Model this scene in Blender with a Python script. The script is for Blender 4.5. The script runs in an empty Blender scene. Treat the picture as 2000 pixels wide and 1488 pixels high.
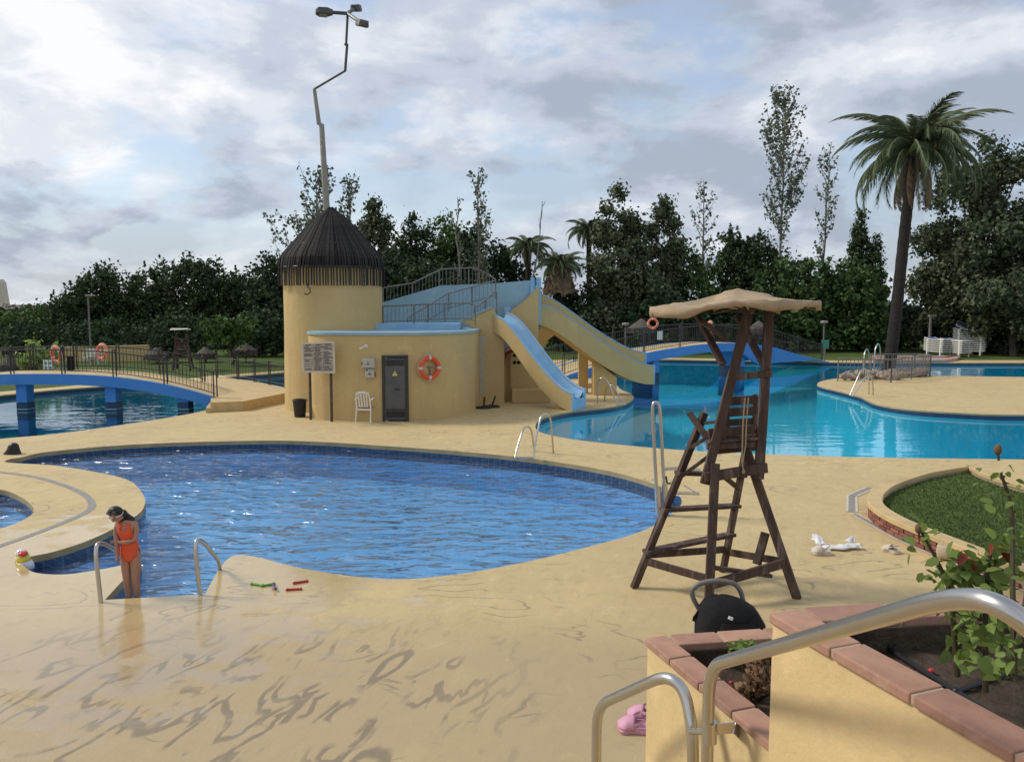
import bpy, bmesh, math, random
import numpy as np
from mathutils import Vector, Matrix, Quaternion
from mathutils.geometry import delaunay_2d_cdt

R = math.radians
sc = bpy.context.scene
col = sc.collection

# ------------------------------------------------------------------ camera, world, sun, exposure
CAMZ = 3.2
PITCH = math.atan(144.0 / 1500.0)
cam_d = bpy.data.cameras.new('camera')
cam_d.sensor_width = 36.0
cam_d.lens = 27.0
cam_d.clip_start = 0.05
cam_d.clip_end = 3000
cam = bpy.data.objects.new('camera', cam_d)
col.objects.link(cam)
cam.location = (0, 0, CAMZ)
cam.rotation_euler = (R(90) - PITCH, 0, 0)
sc.camera = cam

SUN_ELEV, SUN_AZ = R(41), R(-76)          # azimuth measured from +Y (view direction) towards +X
w = bpy.data.worlds.new('World')
sc.world = w
w.use_nodes = True
wn, wl = w.node_tree.nodes, w.node_tree.links
wn.clear()
def wnode(t, **k):
    n = wn.new(t)
    for a, v in k.items(): setattr(n, a, v)
    return n
def wmath(op, a, b=None, clamp=False):
    n = wn.new('ShaderNodeMath'); n.operation = op; n.use_clamp = clamp
    for i, v in enumerate((a, b)):
        if v is None: continue
        if isinstance(v, (int, float)): n.inputs[i].default_value = v
        else: wl.new(v, n.inputs[i])
    return n.outputs[0]
tc = wnode('ShaderNodeTexCoord')
sep = wnode('ShaderNodeSeparateXYZ'); wl.new(tc.outputs['Generated'], sep.inputs[0])
den = wmath('ADD', wmath('MAXIMUM', sep.outputs[2], 0.0), 0.38)
cx, cy = wmath('DIVIDE', sep.outputs[0], den), wmath('DIVIDE', sep.outputs[1], den)
comb = wnode('ShaderNodeCombineXYZ'); wl.new(cx, comb.inputs[0]); wl.new(cy, comb.inputs[1]); wl.new(wmath('MULTIPLY', sep.outputs[2], 2.0), comb.inputs[2])
def wnoise(scale, detail, rough, dist, off):
    m = wnode('ShaderNodeMapping'); m.inputs['Location'].default_value = off
    wl.new(comb.outputs[0], m.inputs[0])
    n = wnode('ShaderNodeTexNoise'); wl.new(m.outputs[0], n.inputs['Vector'])
    n.inputs['Scale'].default_value = scale; n.inputs['Detail'].default_value = detail
    n.inputs['Roughness'].default_value = rough; n.inputs['Distortion'].default_value = dist
    return n.outputs['Fac']
def wramp(v, stops):
    r = wnode('ShaderNodeValToRGB'); wl.new(v, r.inputs[0]); e = r.color_ramp.elements
    while len(e) < len(stops): e.new(0.5)
    for i, (p, c) in enumerate(stops): e[i].position = p; e[i].color = (*c, 1)
    r.color_ramp.interpolation = 'EASE'
    return r.outputs[0]
def wmix(f, a, b):
    m = wnode('ShaderNodeMix', data_type='RGBA')
    if isinstance(f, (int, float)): m.inputs[0].default_value = f
    else: wl.new(f, m.inputs[0])
    for i, v in ((6, a), (7, b)):
        if isinstance(v, tuple): m.inputs[i].default_value = (*v, 1)
        else: wl.new(v, m.inputs[i])
    return m.outputs[2]
sky = wnode('ShaderNodeTexSky', sky_type='NISHITA')
sky.sun_disc = False
sky.sun_elevation = SUN_ELEV
sky.sun_rotation = SUN_AZ
sky.air_density = 1.2; sky.dust_density = 0.8; sky.ozone_density = 2.5
n_big = wnoise(1.3, 3.0, 0.5, 0.3, (3.1, 1.2, 0))
n_mid = wnoise(1.9, 10.0, 0.55, 0.2, (7.7, 2.4, 0.3))
n_fine = wnoise(4.2, 12.0, 0.6, 0.2, (1.5, 6.1, 0.8))
cover = wramp(n_mid, [(0.41, (0, 0, 0)), (0.53, (1, 1, 1))])
shade = wmath('ADD', wmath('MULTIPLY', n_big, 0.62), wmath('MULTIPLY', n_fine, 0.38))
cloud = wramp(shade, [(0.42, (2.9, 3.3, 4.0)), (0.49, (4.2, 4.6, 5.25)), (0.54, (5.6, 5.85, 6.3)), (0.60, (7.1, 7.15, 7.2))])
low = wmath('SUBTRACT', 1.0, wmath('MULTIPLY', wmath('MAXIMUM', sep.outputs[2], 0.0), 4.5), clamp=True)
cov2 = wmath('MAXIMUM', cover, wmath('MULTIPLY', low, 0.9))
cov3 = wmath('MULTIPLY', cov2, 0.94)
skyb = wmix(0.4, sky.outputs[0], (4.6, 5.2, 6.4))
out_c = wmix(cov3, skyb, cloud)
bg = wnode('ShaderNodeBackground'); bg.inputs['Strength'].default_value = 0.114
wl.new(out_c, bg.inputs['Color'])
wo = wnode('ShaderNodeOutputWorld'); wl.new(bg.outputs[0], wo.inputs['Surface'])

sun_d = bpy.data.lights.new('sun', 'SUN')
sun_d.energy = 2.3
sun_d.angle = R(12)
sun_d.color = (1.0, 0.93, 0.82)
sun = bpy.data.objects.new('sun', sun_d)
col.objects.link(sun)
sd = Vector((math.sin(SUN_AZ) * math.cos(SUN_ELEV), math.cos(SUN_AZ) * math.cos(SUN_ELEV), math.sin(SUN_ELEV)))
sun.rotation_euler = (-sd).to_track_quat('-Z', 'Y').to_euler()
sun.location = (0, 0, 40)

sc.view_settings.view_transform = 'Standard'
sc.view_settings.look = 'None'
sc.view_settings.exposure = 0.3
sc.view_settings.gamma = 1.0
sc.view_settings.use_curve_mapping = False
sc.render.engine = 'CYCLES'
sc.cycles.max_bounces = 8
sc.cycles.transparent_max_bounces = 12
sc.cycles.caustics_reflective = False
sc.cycles.caustics_refractive = False

# ------------------------------------------------------------------ survey helpers: sight lines of the photograph -> points in the place
def ray(px, py):
    dx, dv = (px - 1000.0) / 1500.0, -(py - 744.0) / 1500.0
    c, s = math.cos(PITCH), math.sin(PITCH)
    return Vector((dx, c + dv * s, -s + dv * c))
def P(px, py, z=0.0):                      # where that sight line meets height z
    d = ray(px, py); t = (z - CAMZ) / d.z
    return Vector((d.x * t, d.y * t, z))
def W(px, py, Y):                          # where that sight line is Y metres ahead
    d = ray(px, py); t = Y / d.y
    return Vector((d.x * t, Y, CAMZ + d.z * t))
def PX(px, Y, z=0.0):                      # the column px at distance Y and height z
    c = W(px, 600, Y); return Vector((c.x, Y, z))

# ------------------------------------------------------------------ mesh helper
def frame_from(t):
    t = t.normalized()
    a = Vector((0, 0, 1)) if abs(t.z) < 0.95 else Vector((1, 0, 0))
    u = t.cross(a).normalized(); v = u.cross(t).normalized()
    return u, v
class MB:
    def __init__(self): self.v, self.f, self.m = [], [], []
    def add(self, vs, fs, mi=0):
        o = len(self.v)
        self.v += [Vector(x) for x in vs]
        self.f += [tuple(i + o for i in f) for f in fs]
        self.m += [mi] * len(fs)
        return self
    def box(self, c, s, rot=None, mi=0):
        c = Vector(c); h = Vector(s) / 2
        vs = []
        for i in range(8):
            p = Vector((h.x if i & 1 else -h.x, h.y if i & 2 else -h.y, h.z if i & 4 else -h.z))
            vs.append(c + (rot @ p if rot is not None else p))
        return self.add(vs, [(0, 2, 3, 1), (4, 5, 7, 6), (0, 1, 5, 4), (2, 6, 7, 3), (0, 4, 6, 2), (1, 3, 7, 5)], mi)
    def beam(self, p, q, w, t, up=None, mi=0):
        p, q = Vector(p), Vector(q); d = q - p
        y = d.normalized(); upv = Vector(up) if up is not None else Vector((0, 0, 1))
        x = y.cross(upv)
        if x.length < 1e-4: x = Vector((1, 0, 0))
        x.normalize(); z = x.cross(y)
        rot = Matrix((x, y, z)).transposed()
        return self.box((p + q) / 2, (w, d.length, t), rot, mi)
    def tube(self, pts, r, n=8, cap=True, mi=0, closed=False):
        pts = [Vector(p) for p in pts]; m = len(pts)
        rs = r if isinstance(r, (list, tuple)) else [r] * m
        vs, fs = [], []
        u = None
        for i in range(m):
            if closed: t = pts[(i + 1) % m] - pts[i - 1]
            else: t = pts[min(i + 1, m - 1)] - pts[max(i - 1, 0)]
            t.normalize()
            if u is None: u, v = frame_from(t)
            else:
                u = (u - t * u.dot(t))
                if u.length < 1e-5: u, v = frame_from(t)
                u.normalize(); v = u.cross(t)
            for k in range(n):
                a = 2 * math.pi * k / n
                vs.append(pts[i] + (u * math.cos(a) + v * math.sin(a)) * rs[i])
        for i in range(m if closed else m - 1):
            j = (i + 1) % m
            for k in range(n):
                l = (k + 1) % n
                fs.append((i * n + k, i * n + l, j * n + l, j * n + k))
        if cap and not closed:
            fs.append(tuple(range(n))); fs.append(tuple((m - 1) * n + k for k in reversed(range(n))))
        return self.add(vs, fs, mi)
    def lathe(self, c, prof, n=24, mi=0, mat3=None, arc=None):
        c = Vector(c); vs, fs = [], []; m = len(prof)
        for r, z in prof:
            for k in range(n):
                a = 2 * math.pi * k / n
                p = Vector((r * math.cos(a), r * math.sin(a), z))
                vs.append(c + (mat3 @ p if mat3 is not None else p))
        for i in range(m - 1):
            for k in range(n):
                l = (k + 1) % n
                fs.append((i * n + k, i * n + l, (i + 1) * n + l, (i + 1) * n + k))
        if prof[0][0] > 1e-4: fs.append(tuple(reversed(range(n))))
        if prof[-1][0] > 1e-4: fs.append(tuple((m - 1) * n + k for k in range(n)))
        return self.add(vs, fs, mi)
    def ell(self, c, r, n=12, m=8, rot=None, mi=0):
        c = Vector(c); vs, fs = [], []
        for i in range(m + 1):
            th = math.pi * i / m
            for k in range(n):
                a = 2 * math.pi * k / n
                p = Vector((r[0] * math.sin(th) * math.cos(a), r[1] * math.sin(th) * math.sin(a), r[2] * math.cos(th)))
                vs.append(c + (rot @ p if rot is not None else p))
        for i in range(m):
            for k in range(n):
                l = (k + 1) % n
                fs.append((i * n + k, (i + 1) * n + k, (i + 1) * n + l, i * n + l))
        return self.add(vs, fs, mi)
    def torus(self, c, R0, r0, axis=(0, 1, 0), n=28, m=10, mi=0):
        u, v = frame_from(Vector(axis))
        pts = [Vector(c) + (u * math.cos(a) + v * math.sin(a)) * R0 for a in [2 * math.pi * k / n for k in range(n)]]
        return self.tube(pts, r0, m, closed=True, mi=mi)
    def prism(self, poly, off, mi=0):      # poly: 3D points, extruded by the vector off
        poly = [Vector(p) for p in poly]; n = len(poly); off = Vector(off)
        vs = poly + [p + off for p in poly]
        fs = [tuple(range(n)), tuple(reversed(range(n, 2 * n)))]
        fs += [(i, i + n, (i + 1) % n + n, (i + 1) % n) for i in range(n)]
        return self.add(vs, fs, mi)
    def loft(self, rings, cap=True, mi=0, closed_ring=True):
        n = len(rings[0]); vs = [p for r in rings for p in r]; fs = []
        for i in range(len(rings) - 1):
            for k in range(n if closed_ring else n - 1):
                l = (k + 1) % n
                fs.append((i * n + k, i * n + l, (i + 1) * n + l, (i + 1) * n + k))
        if cap and closed_ring:
            fs.append(tuple(reversed(range(n)))); fs.append(tuple((len(rings) - 1) * n + k for k in range(n)))
        return self.add(vs, fs, mi)
    def strip(self, a, b, mi=0):           # ribbon between two polylines
        vs = list(a) + list(b); n = len(a)
        return self.add(vs, [(i, i + 1, n + i + 1, n + i) for i in range(n - 1)], mi)
    def build(self, name, mats, parent=None, smooth=False, bevel=0, fix=True):
        org = origin(parent)
        me = bpy.data.meshes.new(name)
        me.from_pydata([tuple(p - org) for p in self.v], [], self.f)
        if not isinstance(mats, (list, tuple)): mats = [mats]
        for m in mats: me.materials.append(m)
        if len(mats) > 1: me.polygons.foreach_set('material_index', self.m)
        if fix:
            bm = bmesh.new(); bm.from_mesh(me); bmesh.ops.recalc_face_normals(bm, faces=bm.faces); bm.to_mesh(me); bm.free()
        if smooth:
            me.polygons.foreach_set('use_smooth', [True] * len(me.polygons))
            if smooth != 'all':
                try: me.set_sharp_from_angle(angle=R(40))
                except Exception: pass
        me.update()
        o = bpy.data.objects.new(name, me); col.objects.link(o)
        if parent is not None: o.parent = parent
        if bevel:
            b = o.modifiers.new('bevel', 'BEVEL'); b.width = bevel; b.segments = 2; b.limit_method = 'ANGLE'; b.angle_limit = R(40)
        return o
def origin(o):
    p = Vector((0, 0, 0))
    while o is not None: p += o.location; o = o.parent
    return p
def tag(o, label=None, cat=None, group=None, kind=None):
    if label: o['label'] = label
    if cat: o['category'] = cat
    if group: o['group'] = group
    if kind: o['kind'] = kind
    return o
def thing(name, label, cat, loc=(0, 0, 0), group=None):
    o = bpy.data.objects.new(name, None); o.empty_display_size = 0.1
    col.objects.link(o); o.location = loc
    return tag(o, label, cat, group)
def link_copy(o, name=None, parent=None):
    c = o.copy(); col.objects.link(c)
    if parent is not None: c.parent = parent
    return c
KIDS = {}
def copy_tree(o, label=None, group=None, loc=None, rz=None, scale=None):
    def rec(s, par):
        c = s.copy(); col.objects.link(c)
        if par is not None: c.parent = par
        for ch in [x for x in s.children]: rec(ch, c)
        return c
    c = rec(o, None)
    if label: c['label'] = label
    if group: c['group'] = group
    if loc is not None: c.location = loc
    if rz is not None: c.rotation_euler = (0, 0, rz)
    if scale is not None: c.scale = (scale,) * 3 if isinstance(scale, (int, float)) else scale
    return c
def catmull(pts, k=8, closed=True):
    pts = [Vector(p) for p in pts]; n = len(pts); out = []
    rng = range(n) if closed else range(n - 1)
    for i in rng:
        if closed: p0, p1, p2, p3 = pts[i - 1], pts[i], pts[(i + 1) % n], pts[(i + 2) % n]
        else: p0, p1, p2, p3 = pts[max(i - 1, 0)], pts[i], pts[i + 1], pts[min(i + 2, n - 1)]
        if (p2 - p1).length < 1e-5: continue
        for j in range(k):
            t = j / k
            out.append(0.5 * ((2 * p1) + (p2 - p0) * t + (2 * p0 - 5 * p1 + 4 * p2 - p3) * t * t + (3 * p1 - p0 - 3 * p2 + p3) * t ** 3))
    if not closed: out.append(pts[-1])
    return out
def inside(pt, poly):
    x, y = pt[0], pt[1]; c = False; n = len(poly); j = n - 1
    for i in range(n):
        a, b = poly[i], poly[j]
        if (a[1] > y) != (b[1] > y) and x < (b[0] - a[0]) * (y - a[1]) / (b[1] - a[1]) + a[0]: c = not c
        j = i
    return c
def sheet(loops, z):                       # flat sheet bounded by the first loop, the others are holes
    vs, es = [], []
    for lp in loops:
        o = len(vs); n = len(lp)
        vs += [Vector((p[0], p[1])) for p in lp]
        es += [(o + i, o + (i + 1) % n) for i in range(n)]
    r = delaunay_2d_cdt(vs, es, [], 0, 1e-5)
    fs = []
    for f in r[2]:
        c = sum((r[0][i] for i in f), Vector((0, 0))) / len(f)
        if inside(c, loops[0]) and not any(inside(c, l) for l in loops[1:]): fs.append(tuple(f))
    vv = r[0]
    fs = [f if (vv[f[1]] - vv[f[0]]).cross(vv[f[2]] - vv[f[0]]) > 0 else f[::-1] for f in fs]
    m = MB(); m.add([(p.x, p.y, z) for p in vv], fs)
    return m
def offset_loop(lp, d):
    n = len(lp); out = []
    area = sum(lp[i][0] * lp[(i + 1) % n][1] - lp[(i + 1) % n][0] * lp[i][1] for i in range(n))
    s = 1 if area > 0 else -1
    for i in range(n):
        t = Vector(lp[(i + 1) % n][:2]) - Vector(lp[i - 1][:2])
        if t.length < 1e-6: t = Vector((1, 0))
        t.normalize()
        out.append(Vector((lp[i][0] + s * t.y * d, lp[i][1] - s * t.x * d, 0)))
    return out

# ------------------------------------------------------------------ materials
def newmat(name):
    m = bpy.data.materials.new(name); m.use_nodes = True
    nt = m.node_tree; b = nt.nodes['Principled BSDF']
    return m, nt, b
class NT:
    def __init__(self, nt): self.nt = nt; self.n = nt.nodes; self.l = nt.links
    def node(self, t, **k):
        x = self.n.new(t)
        for a, v in k.items(): setattr(x, a, v)
        return x
    def put(self, s, v):
        if isinstance(v, (int, float)): s.default_value = v
        elif isinstance(v, (tuple, list)): s.default_value = (*v, 1) if len(v) == 3 and s.type == 'RGBA' else v
        else: self.l.new(v, s)
    def math(self, op, a, b=None, c=None, clamp=False):
        x = self.node('ShaderNodeMath', operation=op, use_clamp=clamp)
        for i, v in enumerate((a, b, c)):
            if v is not None: self.put(x.inputs[i], v)
        return x.outputs[0]
    def mix(self, f, a, b, blend='MIX'):
        x = self.node('ShaderNodeMix', data_type='RGBA', blend_type=blend)
        self.put(x.inputs[0], f); self.put(x.inputs[6], a); self.put(x.inputs[7], b)
        return x.outputs[2]
    def coord(self, kind='Object'):
        if kind == 'World': return self.node('ShaderNodeNewGeometry').outputs['Position']
        return self.node('ShaderNodeTexCoord').outputs[kind]
    def mapping(self, v, scale=(1, 1, 1), loc=(0, 0, 0), rot=(0, 0, 0)):
        x = self.node('ShaderNodeMapping'); self.l.new(v, x.inputs[0])
        x.inputs['Scale'].default_value = scale; x.inputs['Location'].default_value = loc; x.inputs['Rotation'].default_value = rot
        return x.outputs[0]
    def noise(self, v, scale, detail=4, rough=0.55, dist=0):
        x = self.node('ShaderNodeTexNoise'); self.l.new(v, x.inputs['Vector'])
        x.inputs['Scale'].default_value = scale; x.inputs['Detail'].default_value = detail
        x.inputs['Roughness'].default_value = rough; x.inputs['Distortion'].default_value = dist
        return x.outputs['Fac']
    def smooth(self, v, a, b):
        x = self.node('ShaderNodeMapRange', interpolation_type='SMOOTHSTEP')
        self.put(x.inputs[0], v); x.inputs[1].default_value = a; x.inputs[2].default_value = b
        x.inputs[3].default_value = 0; x.inputs[4].default_value = 1
        return x.outputs[0]
    def ramp(self, v, stops):
        r = self.node('ShaderNodeValToRGB'); self.l.new(v, r.inputs[0]); e = r.color_ramp.elements
        while len(e) < len(stops): e.new(0.5)
        for i, (p, c) in enumerate(stops): e[i].position = p; e[i].color = (*c, 1)
        return r.outputs[0]
    def bump(self, h, strength, dist, normal=None):
        x = self.node('ShaderNodeBump'); self.l.new(h, x.inputs['Height'])
        x.inputs['Strength'].default_value = strength; x.inputs['Distance'].default_value = dist
        if normal is not None: self.l.new(normal, x.inputs['Normal'])
        return x.outputs[0]
def surf(name, c1, c2=None, scale=6, rough=0.6, metal=0, bump=0.2, bscale=None, bdist=0.01, stretch=(1, 1, 1), coord='Object', spec=0.4, vary=0.0, dirt=None, dirt_amt=0.5, dirt_scale=1.5):
    m, nt, b = newmat(name); N = NT(nt)
    v = N.mapping(N.coord(coord), scale=stretch)
    n = N.noise(v, scale, 6, 0.6)
    c2 = c2 or tuple(x * 0.78 for x in c1)
    c = N.mix(N.smooth(n, 0.3, 0.7), c1, c2)
    if dirt:
        d = N.noise(v, dirt_scale, 8, 0.65, 0.4)
        c = N.mix(N.math('MULTIPLY', N.smooth(d, 0.5, 0.72), dirt_amt), c, dirt)
    if vary:
        oi = N.node('ShaderNodeObjectInfo').outputs['Random']
        hs = N.node('ShaderNodeHueSaturation'); N.put(hs.inputs['Color'], c)
        N.put(hs.inputs['Value'], N.math('ADD', N.math('MULTIPLY', oi, vary * 2), 1 - vary))
        N.put(hs.inputs['Hue'], N.math('ADD', N.math('MULTIPLY', oi, vary * 0.05), 0.5 - vary * 0.025))
        c = hs.outputs[0]
    N.put(b.inputs['Base Color'], c)
    N.put(b.inputs['Roughness'], N.math('ADD', N.math('MULTIPLY', n, 0.2), max(rough - 0.1, 0.02)))
    b.inputs['Metallic'].default_value = metal
    b.inputs['Specular IOR Level'].default_value = spec
    if bump:
        h = N.noise(v, bscale or scale * 4, 8, 0.65)
        N.put(b.inputs['Normal'], N.bump(h, bump, bdist))
    return m
def plain(name, c, rough=0.5, metal=0, spec=0.4):
    m, nt, b = newmat(name)
    b.inputs['Base Color'].default_value = (*c, 1); b.inputs['Roughness'].default_value = rough
    b.inputs['Metallic'].default_value = metal; b.inputs['Specular IOR Level'].default_value = spec
    return m
def leafmat(name, c1, c2, c3, rough=0.55, trans=0.12):
    m, nt, b = newmat(name); N = NT(nt)
    ri = N.node('ShaderNodeNewGeometry').outputs['Random Per Island']
    c = N.ramp(ri, [(0.0, c1), (0.6, c2), (1.0, c3)])
    n = N.noise(N.coord('World'), 0.35, 3)
    hs = N.node('ShaderNodeHueSaturation'); N.put(hs.inputs['Color'], c)
    N.put(hs.inputs['Value'], N.math('ADD', N.math('MULTIPLY', n, 1.7), 1.15))
    N.put(b.inputs['Base Color'], hs.outputs[0])
    b.inputs['Roughness'].default_value = rough + 0.15
    b.inputs['Specular IOR Level'].default_value = 0.15
    tr = N.node('ShaderNodeBsdfTranslucent'); N.put(tr.inputs[0], hs.outputs[0])
    ms = N.node('ShaderNodeMixShader'); ms.inputs[0].default_value = trans
    N.l.new(b.outputs[0], ms.inputs[1]); N.l.new(tr.outputs[0], ms.inputs[2])
    N.l.new(ms.outputs[0], nt.nodes['Material Output'].inputs['Surface'])
    return m

def deck_material():
    m, nt, b = newmat('painted_deck'); N = NT(nt)
    p = N.coord('World')
    sp = N.node('ShaderNodeSeparateXYZ'); N.l.new(p, sp.inputs[0])
    x, y = sp.outputs[0], sp.outputs[1]
    n1 = N.noise(p, 0.55, 6, 0.6)
    n2 = N.noise(p, 3.0, 8, 0.65, 0.3)
    n3 = N.noise(p, 60, 4, 0.6)
    c = N.mix(N.smooth(n1, 0.32, 0.68), (0.565, 0.425, 0.20), (0.51, 0.385, 0.19))
    c = N.mix(N.math('MULTIPLY', N.smooth(n2, 0.48, 0.75), 0.55), c, (0.44, 0.33, 0.175))
    c = N.mix(N.math('MULTIPLY', N.smooth(n3, 0.45, 0.75), 0.30), c, (0.33, 0.245, 0.13))
    grit = N.noise(p, 190, 2, 0.5)
    c = N.mix(N.math('MULTIPLY', N.smooth(grit, 0.56, 0.72), 0.35), c, (0.27, 0.205, 0.12))
    sm = N.noise(N.mapping(N.mapping(p, rot=(0, 0, R(20))), scale=(1.0, 0.5, 1)), 5.5, 8, 0.7, 0.8)
    c = N.mix(N.math('MULTIPLY', N.smooth(sm, 0.50, 0.70), 0.55), c, (0.37, 0.275, 0.145))
    c = N.mix(N.math('MULTIPLY', N.smooth(sm, 0.46, 0.30), 0.45), c, (0.68, 0.54, 0.30))
    # patchy darker, greyer tone over the near apron of the deck
    apron = N.math('MULTIPLY', N.smooth(y, 8.3, 6.6), N.smooth(N.noise(p, 0.45, 4), 0.22, 0.5))
    c = N.mix(N.math('MULTIPLY', apron, 0.80), c, (0.385, 0.292, 0.168))
    # old water runs: wandering grey veins
    def veins(scale, width, off, stretch, rz, dist):
        q = N.mapping(N.mapping(p, rot=(0, 0, rz)), scale=stretch, loc=off)
        e = 0.02
        def at(o): return N.noise(N.mapping(q, loc=o), scale, 3.2, 0.5, dist)
        n0, n1, n2_ = at((0, 0, 0)), at((e, 0, 0)), at((0, e, 0))
        gx, gy = N.math('SUBTRACT', n1, n0), N.math('SUBTRACT', n2_, n0)
        g = N.math('MAXIMUM', N.math('DIVIDE', N.math('SQRT', N.math('ADD', N.math('MULTIPLY', gx, gx), N.math('MULTIPLY', gy, gy))), e), 0.12)
        wv = N.math('MULTIPLY', width, N.math('ADD', 0.3, N.math('MULTIPLY', N.noise(q, 3.0, 3), 1.4)))
        out = None
        for lv in (0.44, 0.56):                          # evenly wide contour lines of one wandering field
            d_ = N.math('DIVIDE', N.math('DIVIDE', N.math('ABSOLUTE', N.math('SUBTRACT', n0, lv)), g), wv)
            m_ = N.smooth(d_, 1.0, 0.35)
            out = m_ if out is None else N.math('MAXIMUM', out, m_)
        return out
    breakup = N.smooth(N.noise(p, 1.5, 4), 0.44, 0.54)
    near = N.math('MULTIPLY', N.smooth(y, 7.9, 6.6), N.smooth(x, 0.6, -1.0))
    v1 = N.math('MULTIPLY', veins(0.95, 0.034, (3.3, 1.7, 0), (1.0, 0.32, 1), R(24), 0.25), breakup)
    v2 = N.math('MULTIPLY', veins(1.7, 0.026, (9.1, 4.4, 0), (1.0, 0.34, 1), R(16), 0.3), N.smooth(N.noise(p, 1.1, 3), 0.47, 0.57))
    v3 = N.math('MULTIPLY', veins(1.2, 0.014, (2.1, 7.7, 0), (0.45, 1.0, 1), R(6), 0.4), N.smooth(N.noise(p, 0.8, 3), 0.5, 0.6))
    v = N.math('MAXIMUM', N.math('MULTIPLY', N.math('MAXIMUM', v1, v2), near), N.math('MULTIPLY', v3, 0.75))
    c = N.mix(N.math('MULTIPLY', v, 0.82), c, (0.20, 0.158, 0.108))
    # scattered paler flakes
    fl = N.math('MULTIPLY', N.smooth(N.noise(N.mapping(p, scale=(1, 1.6, 1)), 7, 5, 0.6), 0.66, 0.72), N.smooth(N.noise(p, 0.7, 2), 0.5, 0.65))
    c = N.mix(N.math('MULTIPLY', fl, 0.5), c, (0.68, 0.57, 0.38))
    # wet film: near the steps and between the two small pools
    dx = N.math('DIVIDE', N.math('ADD', x, 4.9), 3.6); dy = N.math('DIVIDE', N.math('SUBTRACT', y, 8.6), 3.2)
    rr = N.math('SQRT', N.math('ADD', N.math('MULTIPLY', dx, dx), N.math('MULTIPLY', dy, dy)))
    edge = N.math('ADD', rr, N.math('MULTIPLY', N.math('SUBTRACT', N.noise(N.mapping(p, scale=(1, 1.7, 1)), 1.7, 6, 0.62, 0.5), 0.5), 2.2))
    wet = N.smooth(edge, 1.05, 0.8)
    c = N.mix(N.math('MULTIPLY', wet, 0.20), c, (0.42, 0.29, 0.12))
    N.put(b.inputs['Base Color'], c)
    ro = N.math('ADD', 0.56, N.math('MULTIPLY', n2, 0.3))
    rmix = N.node('ShaderNodeMix', data_type='FLOAT'); N.put(rmix.inputs[0], wet); N.put(rmix.inputs[2], ro); rmix.inputs[3].default_value = 0.09
    N.put(b.inputs['Roughness'], rmix.outputs[0])
    N.put(b.inputs['Specular IOR Level'], N.math('ADD', 0.45, N.math('MULTIPLY', wet, 0.55)))
    h = N.math('ADD', N.math('MULTIPLY', n2, 1.0), N.math('MULTIPLY', N.noise(p, 28, 8, 0.7), 0.4))
    h = N.math('SUBTRACT', h, N.math('MULTIPLY', v, 0.3))
    bs = N.node('ShaderNodeBump'); N.put(bs.inputs['Height'], h); bs.inputs['Distance'].default_value = 0.02
    N.put(bs.inputs['Strength'], N.math('SUBTRACT', 0.42, N.math('MULTIPLY', wet, 0.34)))
    N.l.new(bs.outputs[0], b.inputs['Normal'])
    return m
def water_material(name, tint, wave, rot, s1, s2, strength, dist=0.05, mask=None, ior=1.33, gloss=0.03):
    """clear tinted water: what lies below is seen through a tinted film, the sky mirrored by Fresnel"""
    m = bpy.data.materials.new(name); m.use_nodes = True
    nt = m.node_tree; N = NT(nt); nt.nodes.remove(nt.nodes['Principled BSDF'])
    p = N.coord('World')
    q = N.mapping(p, scale=wave, rot=(0, 0, rot))
    a = N.noise(q, s1, 2, 0.4, 0.5)
    a = N.math('ABSOLUTE', N.math('SUBTRACT', N.math('MULTIPLY', a, 2), 1))
    c = N.noise(N.mapping(p, scale=wave, rot=(0, 0, -rot * 1.5 + 0.3)), s2, 2, 0.45, 0.4)
    h = N.math('ADD', N.math('MULTIPLY', a, -0.55), N.math('MULTIPLY', c, 0.8))
    bs = N.node('ShaderNodeBump'); N.put(bs.inputs['Height'], h); bs.inputs['Distance'].default_value = dist
    bs.inputs['Strength'].default_value = strength
    if mask is not None:
        k = N.noise(p, mask, 3)
        N.put(bs.inputs['Strength'], N.math('MULTIPLY', N.smooth(k, 0.42, 0.62), strength))
    gl = N.node('ShaderNodeBsdfGlossy'); gl.inputs['Roughness'].default_value = gloss
    gl.inputs['Color'].default_value = (1, 1, 1, 1)
    N.l.new(bs.outputs[0], gl.inputs['Normal'])
    tr = N.node('ShaderNodeBsdfTransparent'); tr.inputs['Color'].default_value = (*tint, 1)
    dt = N.node('ShaderNodeVectorMath', operation='DOT_PRODUCT')
    N.l.new(N.node('ShaderNodeNewGeometry').outputs['Incoming'], dt.inputs[0]); N.l.new(bs.outputs[0], dt.inputs[1])
    k5 = N.math('POWER', N.math('SUBTRACT', 1.0, N.math('ABSOLUTE', dt.outputs['Value']), clamp=True), 5.0)
    f0 = ((ior - 1) / (ior + 1)) ** 2                     # Schlick, the same from above and from below
    fr = N.math('ADD', f0, N.math('MULTIPLY', k5, 1 - f0), clamp=True)
    ms = N.node('ShaderNodeMixShader'); N.l.new(fr, ms.inputs[0]); N.l.new(tr.outputs[0], ms.inputs[1]); N.l.new(gl.outputs[0], ms.inputs[2])
    N.l.new(ms.outputs[0], nt.nodes['Material Output'].inputs['Surface'])
    return m
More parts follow.
